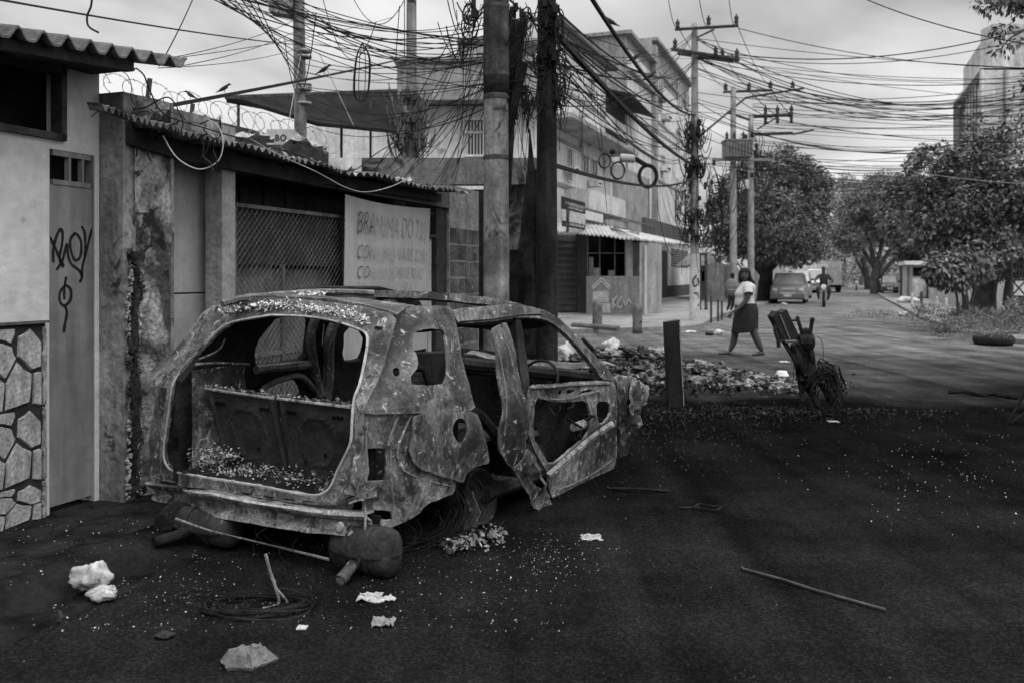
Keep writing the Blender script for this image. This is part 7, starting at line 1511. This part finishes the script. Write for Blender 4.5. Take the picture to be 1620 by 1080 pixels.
def hand(wr, d, par, palm_n, sc_=1.0):
    d = d.normalized(); n = palm_n.normalized(); s_ = d.cross(n).normalized(); V = [wr, wr + d * .045 * sc_]; E = [(0, 1)]; Rr = [(.024, .018), (.034, .016)]
    for i, (off, ln) in enumerate(((-.027, .062), (-.009, .075), (.009, .072), (.027, .056))):
        b_ = len(V); p0 = wr + d * .085 * sc_ + s_ * off; V += [p0, p0 + d * ln * .5 + n * .008, p0 + d * ln * .85 + n * .028]; E += [(1, b_), (b_, b_ + 1), (b_ + 1, b_ + 2)]; Rr += [.0115, .0095, .008]
    b_ = len(V); p0 = wr + d * .03 - s_ * .03; V += [p0, p0 + d * .035 - s_ * .02 + n * .012]; E += [(0, b_), (b_, b_ + 1)]; Rr += [.012, .009]
    return skinmesh('hand', V, E, Rr, skin, par, 1)
hand(wc(240, 563, -.22), wc(205, 600, -.22) - wc(240, 563, -.22), wm_, Vector((.3, .9, -.2))); hand(wc(350, 545, .26), wc(335, 590, .26) - wc(350, 545, .26), wm_, Vector((.3, -.9, -.2)))
YP = 33
bp2 = thing('person', P(1157, 435, YP) * 1, 'person seen from behind with a large grey backpack walking away by the pole', 'person'); bp2.location.z = 0
q = lambda x, y, dy=0: P(1100 + x / 6, 380 + y / 6, YP + dy)
sz = YP / FPX
V = [q(345, 520), q(345, 450), q(346, 390), q(350, 362), q(352, 335), q(310, 400), q(296, 460), q(292, 520), q(382, 400), q(398, 460), q(402, 520), q(325, 560), q(322, 620), q(300, 668), q(365, 560), q(360, 610), q(335, 668, .1)]
skinmesh('body', V, [(0, 1), (1, 2), (2, 3), (3, 4), (2, 5), (5, 6), (6, 7), (2, 8), (8, 9), (9, 10), (0, 11), (11, 12), (12, 13), (0, 14), (14, 15), (15, 16)], [.15, .15, .15, .06, .09, .06, .045, .035, .06, .045, .035, .085, .06, .045, .085, .06, .045], MATS['dark_clothes'], bp2)
mb = MB(); mb.ball(q(353, 335), .1, 12, 8, (.85, .95, 1.1)); obj('head', mb, hairm, bp2, smooth=True)
c = q(342, 445, -.25); bk = tag(obj('backpack', (lambda mb: (mb.rings([[c + Vector((cos(a) ** 1 * .24 * k, y, sin(a) * .33 * k - .02)) for a in [i * pi / 10 for i in range(20)]] for y, k in ((.12, .8), (.08, 1), (-.06, .98), (-.12, .8), (-.14, .4))]), mb)[1])(MB()), mat('backpack_cloth', .12, .17, 6, bump=.2), None, smooth=True), 'large grey backpack with two pale bands worn by the person by the pole', 'backpack')
mb = MB(); mb.box(c + Vector((0, -.145, .06)), (.34, .015, .03)); mb.box(c + Vector((0, -.135, -.1)), (.38, .015, .03)); obj('band', mb, fa_g, bk)
# ------------------------------------------------------------ burnt post, scrap, rubbish
pt = G(1069, 643); mb = MB(); tp2 = P(1063, 508, pt.y); w_ = 13 / FPX * pt.y
mb.hexa([Vector((pt.x - w_, pt.y - .08, 0)), Vector((pt.x + w_, pt.y - .04, 0)), Vector((pt.x + w_, pt.y + .1, 0)), Vector((pt.x - w_, pt.y + .06, 0)), Vector((tp2.x - w_, pt.y - .08, tp2.z - .01)), Vector((tp2.x + w_ * .9, pt.y - .04, tp2.z + .012)), Vector((tp2.x + w_ * .9, pt.y + .1, tp2.z + .012)), Vector((tp2.x - w_, pt.y + .06, tp2.z - .01))])
po = obj('steel_post', mb, mat('soot_black_steel', .007, .018, 2, rough=.55, bump=.2, streak=.3), None, label='black square steel post standing in the road beside the rubbish heap', cat='post')
mb = MB(); mb.tube([Vector((pt.x + w_ * .9, pt.y - .05, .02)), Vector((tp2.x + w_ * .8, pt.y - .05, tp2.z))], .006, 4); obj('bright_edge', mb, burnt_pale, po)
YS = G(1275, 655).y; sc = thing('burnt_motorbike', Vector((P(1275, 435, YS).x, YS, 0)), 'upended burnt motorbike wreck with leaning box and curled tyre wire', 'scrap'); k2 = lambda x, y, dy=0: P(1200 + x / 5.687, 470 + y / 5.687, YS + dy)
mb = MB(); o = (k2(0, 0) - k2(0, 0)); pr_ = [k2(130, 178), k2(168, 130), k2(205, 140), k2(255, 112), k2(378, 375), k2(240, 395)]; mb.poly(pr_, (0, .22, 0)); obj('box', mb, mat('charred_box', .012, .028, 4, bump=.3), sc)
mb = MB(); mb.tube([k2(195, 160, -.01), k2(285, 385, -.01)], .008, 5); mb.tube([k2(240, 398, -.01), k2(370, 400, -.01)], .014, 6); obj('box_edge', mb, burnt, sc)
mb = MB()
for pts, r_ in (([(240, 400), (290, 500), (330, 590), (370, 700), (385, 800), (385, 930)], .028), ([(360, 400), (345, 520), (400, 680), (440, 800), (500, 900), (520, 960)], .035), ([(455, 400), (470, 520), (500, 640), (560, 760), (620, 900)], .03), ([(370, 405), (400, 600), (395, 760)], .05), ([(440, 420), (430, 600), (430, 720)], .06), ([(300, 420), (350, 560), (400, 640)], .035), ([(480, 560), (450, 700), (470, 820)], .05)):
    mb.tube(spl([k2(*p) + Vector((0, .05 * sin(i * 2 + pts[0][0]), 0)) for i, p in enumerate(pts)], 3), r_, 7)
obj('frame', mb, char, sc)
mb = MB(); mb.tube([k2(400, 380), k2(385, 300), k2(350, 190)], .02, 6); mb.tube([k2(340, 188), k2(362, 188)], .022, 6); mb.tube([k2(352, 212), k2(305, 210)], .012, 5); mb.tube([k2(450, 390), k2(468, 300), k2(484, 205)], .022, 6); mb.ball(k2(484, 205), .03, 8, 5); obj('fork_leg', mb, burnt_dark, sc)
mb = MB(); mb.lathe(k2(425, 330, .05), [(.05, -.03), (.07, 0), (.05, .03)], 14, (0, -1, 0)); mb.lathe(k2(425, 400), [(.08, -.08), (.1, .0), (.08, .08)], 10, (1, 0, 0)); mb.tube([k2(450, 408), k2(505, 410)], .018, 6); mb.box(k2(425, 340), (.1, .08, .13)); obj('hub', mb, burnt_dark, sc)
mb = MB(); mb.tube(spl([k2(160, 250), k2(150, 300), k2(175, 380), k2(182, 450)], 3), .022, 6); mb.tube([k2(175, 390), k2(250, 395)], .016, 5); mb.tube(spl([k2(180, 280), k2(215, 380), k2(230, 395)], 3), .008, 5); obj('side_bracket', mb, burnt_dark, sc)
R = random.Random(77); mb = MB()
for i in range(70):
    c = k2(590 + R.gauss(0, 22), 850 + R.gauss(0, 30), R.gauss(0, .06)); a0_ = R.uniform(-2.2, -.4); q_ = []; rx, rz = R.uniform(.08, .2), R.uniform(.18, .36)
    for j in range(14): a = a0_ + j * R.uniform(.2, .34); p = c + Vector((rx * cos(a), .05 * sin(j), rz * sin(a) * .9)); p.z = max(.006, p.z); q_.append(p)
    mb.tube(q_, R.choice((.003, .003, .008)), 4, cap=False)
mb.tube(spl([k2(480, 330), k2(560, 380), k2(585, 520), k2(560, 660), k2(620, 650), k2(700, 730)], 4), .004, 4); mb.tube(spl([k2(320, 600), k2(315, 700), k2(318, 780), k2(420, 800)], 4), .004, 4); mb.tube(spl([k2(200, 900), k2(240, 800), k2(380, 760)], 4), .003, 4)
obj('tyre_wire', mb, burnt_dark, sc, kind='stuff')
def rubbish(name, c, sx, sy, sz, n, size, seed, matr, label, cat='rubbish'):
    R = random.Random(seed); mb = MB()
    for i in range(n):
        x, y = R.gauss(0, .38), R.gauss(0, .38); h_ = max(0, 1 - (x * x + y * y) * 1.5) * (.6 + .6 * abs(mn.noise(Vector((x * 4, y * 4, seed))))); flake(mb, c + Vector((x * sx, y * sy, .02 + h_ * sz * R.uniform(.3, 1))), R.uniform(.25, 1) * size, R)
    return obj(name, mb, matr, None, label=label, cat=cat, kind='stuff')
litter = mat('mixed_litter', .02, .2, 9, bump=.4, lo=.42, hi=.58, spot=(.42, .60, 9, .04)); litd = mat('burnt_litter', .008, .035, 6, bump=.5, spot=(.2, .64, 8, .05))
c1 = G(990, 590); rubbish('rubbish_heap', c1, 1.8, 1.8, .48, 2600, .085, 1, litter, 'burnt and pale rubbish heaped behind the bonnet of the burnt car')
rubbish('rubbish_heap', G(1105, 607), 1.8, .9, .26, 2000, .065, 2, litter, 'low rubbish trail right of the black steel post'); rubbish('rubbish_heap', G(1045, 622), 2.0, .7, .14, 1200, .045, 3, litd, 'dark burnt litter round the foot of the steel post')
rubbish('ash_litter', G(1090, 660), 3.4, 1.2, .05, 2600, .017, 4, litd, 'ash and cinders on the road in front of the steel post'); rubbish('ash_litter', G(1250, 655), 2.4, .5, .06, 900, .03, 5, litd, 'burnt remains around the upended motorbike wreck'); rubbish('ash_litter', G(960, 700), 2.2, 1.6, .04, 1500, .015, 6, litd, 'ash and cinders beside the front of the burnt car')
bag = mat('white_bag', .38, .56, 5, bump=.6, bscale=20, spot=(.15, .66, 6, .08)); hbag = mat('sooty_bag', .12, .36, 6, bump=.6, spot=(.04, .58, 5, .06)); bagd = mat('dark_bag', .02, .05, 5, rough=.4, bump=.6, bscale=20)
def lumps(c, sx, sy, sz, n, seed, matr, label):
    R = random.Random(seed); mb = MB()
    for i in range(n):
        x, y = R.gauss(0, .36), R.gauss(0, .36); h_ = max(0, 1 - (x * x + y * y) * 1.6); r_ = R.uniform(.03, .11); p0 = c + Vector((x * sx, y * sy, h_ * sz * R.uniform(.5, 1))); b0 = len(mb.v); mb.ball((0, 0, 0), r_, 12, 8, (R.uniform(.8, 1.6), R.uniform(.7, 1.2), R.uniform(.4, .9)))
        for k in range(b0, len(mb.v)): p = Vector(mb.v[k]); q = p.normalized(); p = p * (1 + .7 * mn.fractal(q * 2.4 + Vector((i * 3, 0, 0)), .8, 2.1, 4)) + p0; p.z = max(.005, p.z); mb.v[k] = tuple(p)
    return obj('rubbish_heap', mb, matr, None, label=label, cat='rubbish', kind='stuff')
def sack(px, py, Y, rx, rz, matr, label, seed, cat='bag', name='rubbish_bag'):
    k = Y / FPX; c = P(px, py, Y); mb = MB(); mb.ball((0, 0, 0), 1, 36, 22, (rx * k, rx * k * .8, rz * k))
    for i, v in enumerate(mb.v): p = Vector(v); q = p.normalized(); s_ = 1 + .55 * mn.noise(q * 1.5 + Vector((seed * 3, 0, 0))) + .30 * abs(mn.noise(q * 3.2 + Vector((seed, 1, 1)))) - .10 * abs(mn.noise(q * 8 + Vector((seed, 1, 1)))); p = p * s_ + c; p.z = max(p.z, .01); mb.v[i] = tuple(p)
    return obj(name, mb, matr, None, smooth=True, label=label, cat=cat)
lumps(G(1000, 590), 1.7, 1.5, .42, 26, 1, hbag, 'crumpled pale plastic and paper in the heap behind the burnt car'); lumps(G(990, 592), 1.8, 1.6, .45, 60, 2, bagd, 'dark scorched lumps in the heap behind the burnt car'); lumps(G(1110, 606), 1.6, .7, .18, 18, 3, hbag, 'crumpled pale scraps in the trail right of the steel post'); lumps(G(1100, 608), 1.9, .8, .25, 60, 4, litter, 'mixed lumps in the trail right of the steel post')
sack(967, 551, 15.6, 15, 14, bag, 'white plastic bag topmost on the heap behind the burnt car', 1); sack(905, 560, 14.6, 26, 16, bag, 'large pale sack seen through the burnt car windscreen', 2); sack(1010, 577, 14.8, 17, 10, bag, 'pale crumpled bag on the right slope of the heap', 3); sack(975, 572, 14.9, 14, 13, bagd, 'black bag in the middle of the heap', 4); sack(945, 560, 15.5, 9, 11, bagd, 'dark bag just above the burnt car bonnet', 5); sack(1025, 568, 15.8, 10, 5, bagd, 'small dark bag at the back right of the heap', 6); sack(990, 586, 14.3, 10, 8, bag, 'small pale bag right behind the crumpled wing', 7); sack(1060, 600, 13.6, 9, 7, bagd, 'dark scrap bundle left of the steel post foot', 8)
def flatlit(px, py, rpx, matr, label, seed, cat='litter', h_=.35, name='paper_scrap', asp=1.0):
    c = G(px, py); k = c.y / FPX * rpx; crumple(name, c + Vector((0, 0, .004)), 2 * k, 2 * k * asp, k * h_ * 2, matr, n=10, seed=seed, label=label, cat=cat)
sack(147, 912, G(147, 940).y, 25, 20, paper, 'crumpled white bag on the pavement near the kerb at lower left', 11); sack(163, 938, G(160, 950).y, 20, 10, paper, 'twisted lower end of white cloth against the crumpled bag at lower left', 12, 'cloth', 'cloth')
flatlit(585, 946, 19, paper, 'folded white paper scrap below the tailpipe', 13, asp=1); flatlit(614, 948, 11, paper, 'small pointed paper scrap right of the folded one', 14, asp=.9); flatlit(607, 986, 17, mat('grey_rag', .16, .3, 5, bump=.5), 'grey crumpled scrap below the white papers', 15, h_=.5)
st2 = G(391, 1049); mb = MB(); V = [(-.115, .01), (-.09, .05), (-.03, .085), (.04, .085), (.085, .05), (.115, .02), (.09, -.02), (.06, -.04), (.045, -.075), (0, -.06), (-.06, -.06), (-.085, -.035)]
V = [(x + .012 * mn.noise(Vector((x * 40, y * 40, 2))), y + .012 * mn.noise(Vector((x * 40, y * 40, 8)))) for a, b in zip(V, V[1:] + V[:1]) for x, y in [(a[0] + (b[0] - a[0]) * f, a[1] + (b[1] - a[1]) * f) for f in (0, .33, .66)]]
top = [st2 + Vector((x * .7, y * .7, .05 + .03 * mn.noise(Vector((x * 30, y * 30, 0))))) for x, y in V]; mid = [st2 + Vector((x * 1.0, y * 1.1, .012 + .01 * abs(mn.noise(Vector((x * 40, y * 40, 3)))))) for x, y in V]; lo_ = [st2 + Vector((x * .9, y, .0)) for x, y in V]; in2 = [st2 + Vector((x * .35, y * .35, .055 + .02 * mn.noise(Vector((x * 50, y * 50, 4))))) for x, y in V]; mb.rings([lo_, mid, top, in2]); mb2 = MB(); o = obj('foam_lump', mb, mat('grey_foam', .10, .2, 8, bump=.8, bscale=60, spot=(.3, .66, 12, .05)), None, label='grey lump of melted foam lying in the lower left foreground', cat='foam')
sack(93, 982, G(93, 986).y, 4, 3, litd, 'tiny dark stone on the road at lower left', 21, 'stone', 'stone'); sack(262, 1004, G(262, 1008).y, 13, 5, litd, 'dark cinder lump on the road below the wire coil', 22, 'stone', 'stone')
for x, y, rp2, lb in ((478, 993, 8, 'tiny white chip right of the wire coil'), (1318, 667, 8, 'small pale scrap right of the motorbike wreck'), (1240, 572, 8, 'flat white strip above the white bowl'), (1240, 612, 7, 'small white scrap under the white bowl'), (935, 850, 16, 'thin pale strip in the gutter ash')): flatlit(x, y, rp2, paper if 'white' in lb else ash, lb, int(x), h_=.12, name='scrap')
c = G(1237, 594); mb = MB(); mb.lathe((c.x, c.y, 0), [(.10, 0), (.105, .005), (.07, .075), (.0, .078)], 18); obj('foam_bowl', mb, whitepl, None, label='white foam bowl upside down left of the motorbike wreck', cat='bowl', smooth=False)
a, b_ = G(1176, 903), G(1401, 968); mb = MB(); mb.tube([a + Vector((.0, .03, .012)), a + Vector((0, 0, .012)), a.lerp(b_, .3) + Vector((0, .008, .014)), a.lerp(b_, .55) + Vector((0, -.012, .012)), b_ + Vector((0, 0, .012))], .0075, 7); obj('metal_rod', mb, mat('rod_steel', .03, .07, 9, rough=.6), None, label='long bent metal rod lying on the road in the right foreground', cat='rod')
a, b_ = G(1083, 800), G(1138, 808); mb = MB(); d = b_ - a; s_ = Vector((-d.y, d.x, 0)).normalized() * .05; mb.box((a + b_) / 2 + Vector((-.08, 0, .008)), (.14, .03, .006)); br = [a.lerp(b_, .35), b_]; 
for o1, o2 in ((0, 0), (1, 1)): mb.tube([br[0] + s_ * (1 if o1 else -1) + Vector((0, 0, .012)), br[1] + s_ * (1 if o1 else -1) + Vector((0, 0, .012))], .012, 4)
mb.tube([br[0] - s_ + Vector((0, 0, .012)), br[0] + s_ + Vector((0, 0, .012))], .012, 4); mb.tube([br[1] - s_ + Vector((0, 0, .012)), br[1] + s_ + Vector((0, 0, .012))], .012, 4); obj('metal_bracket', mb, char, None, label='small black metal bracket on the road right of the car', cat='bracket')
mb = MB(); a, b_ = G(962, 774), G(1058, 778); mb.tube([a + Vector((0, 0, .01)), (a + b_) / 2 + Vector((0, -.06, .03)), b_ + Vector((0, 0, .01))], .012, 5); obj('metal_strip', mb, char, None, label='thin curved black strip beside the car front sill', cat='strip')
for x0, y0, x1_, y1_, lb in ((1500, 622, 1560, 628, 'dark charred stick on the right, nearer the middle'), (1545, 626, 1610, 632, 'longer charred stick near the right edge')):
    mb = MB(); a, b_ = G(x0, y0), G(x1_, y1_); mb.tube([a + Vector((0, 0, .02)), (a + b_) / 2 + Vector((0, .1, .04)), b_ + Vector((0, 0, .02))], .025, 5); obj('charred_stick', mb, char, None, label=lb, cat='stick')
mb = MB(); a = G(1592, 672); mb.tube([a, P(1622, 620, a.y)], .012, 5); mb.tube([P(1600, 668, a.y), P(1625, 650, a.y)], .01, 5); obj('leaning_rod', mb, char, None, label='dark rods sticking up at the right edge of the road', cat='rod')
# wire coil in front of the car and the bent stay
R = random.Random(5); mb = MB(); c = G(405, 962)
for i in range(9):
    q_ = []; rx, ry = .26 * R.uniform(.75, 1.1), .13 * R.uniform(.7, 1.1); cc = c + Vector((R.gauss(0, .02), R.gauss(0, .012), .01 + i * .004)); a0_ = R.uniform(0, 6)
    for j in range(30): a = a0_ + j * .2; q_.append(cc + Vector((rx * cos(a), ry * sin(a), .012 * sin(a * 2 + i))))
    mb.tube(q_, R.choice((.004, .003, .006)), 4)
obj('wire_coil', mb, burnt_dark, None, label='flat coil of burnt wire on the road below the rear bumper', cat='wire coil')
mb = MB(); Yc = G(440, 955).y; mb.tube(spl([P(420, 875, Yc + .05), P(428, 905, Yc + .03), P(437, 932, Yc), P(440, 955, Yc - .0), P(415, 962, Yc - .05)], 4), .008, 6); mb.tube(spl([P(437, 930, Yc), P(450, 945, Yc), P(455, 952, Yc - .02)], 3), .006, 5); obj('bent_rod', mb, burnt, None, label='bent rusty rod leaning up from the wire coil', cat='rod')
mb = MB(); c = G(1572, 545); c.z = 0
q_ = [[c + Vector((cos(a) * rr, sin(a) * rr * 1.0, z)) for a in [i * pi / 14 for i in range(28)]] for rr, z in ((.24, .03), (.36, .0), (.42, .06), (.42, .16), (.36, .22), (.25, .19), (.235, .1))]; mb.rings(q_ + [q_[0]], cap=False); obj('tyre', mb, black, None, label='discarded black tyre lying at the edge of the right verge', cat='tyre', smooth=True)
mb = MB(); sack(1438, 478, 46, 16, 7, bag, 'white heap of rubble bags far on the right verge', 31); sack(1428, 497, 33, 7, 4, bag, 'small white bag on the verge edge left of the weeds', 32); sack(1492, 498, 30, 9, 4, bag, 'pale bag lying by the weeds under the garden wall', 33)
sack(1137, 526, G(1137, 530).y, 7, 4, bag, 'white bag on the corner kerb behind the walking woman', 34); sack(1122, 528, G(1122, 531).y, 7, 3, bagd, 'dark scrap beside the white bag on the corner kerb', 35); sack(1092, 525, G(1092, 527).y, 8, 2, bag, 'flat pale litter on the corner kerb left of the dark scrap', 36); sack(1240, 481, 46, 4, 2, bag, 'pale litter by the kerb in front of the sedan', 37)
# fine cinders, glass crumbs and flakes scattered over the whole road
R = random.Random(99); mb = MB()
for i in range(3000):
    y = R.choice((R.uniform(640, 1080), R.uniform(640, 800))); x = R.uniform(0, 1620) if R.random() < .6 else R.gauss(900, 250)
    if not -20 < x < 1640: continue
    c = G(x, y); n_ = mn.noise(Vector((c.x * .8, c.y * .8, 0)))
    if R.random() > .22 + n_ * 1.4: continue
    if (c - A0).dot(NV) < .8: c.z = .105 if (c - A0).dot(NV) < .7 else .1
    flake(mb, c + Vector((0, 0, .004)), R.choice((.002, .003, .004, .007)) * (1 + c.y * .05), R)
obj('road_grit', mb, mat('road_grit', .006, .09, 3, bump=0, lo=.4, hi=.6), None, label='fine cinders and glass crumbs scattered on the sooty road', cat='grit', kind='stuff')
R = random.Random(98); mb = MB()
for i in range(2100):
    c = G(R.gauss(1500, 90), R.gauss(745, 38)) if i < 900 and i % 2 else G(R.uniform(0, 900), R.uniform(850, 1000)) if i < 1500 else G(R.gauss(330, 50), R.gauss(950, 9)) if i < 1700 else G(R.gauss(870, 60), R.gauss(880, 22)); 
    if (c - A0).dot(NV) < .8: c.z = .105
    flake(mb, c + Vector((0, 0, .004)), R.uniform(.001, .006) * (1.5 if i < 900 else 1), R)
obj('pale_flakes', mb, ash, None, label='pale flakes and crumbs in patches on the road', cat='grit', kind='stuff')
for _o in list(COL.objects):
    if _o.get('category') is None and _o.parent is None and _o.get('kind') is None and _o.type == 'MESH': _o['category'] = _o.name.split('.')[0].replace('_', ' ')
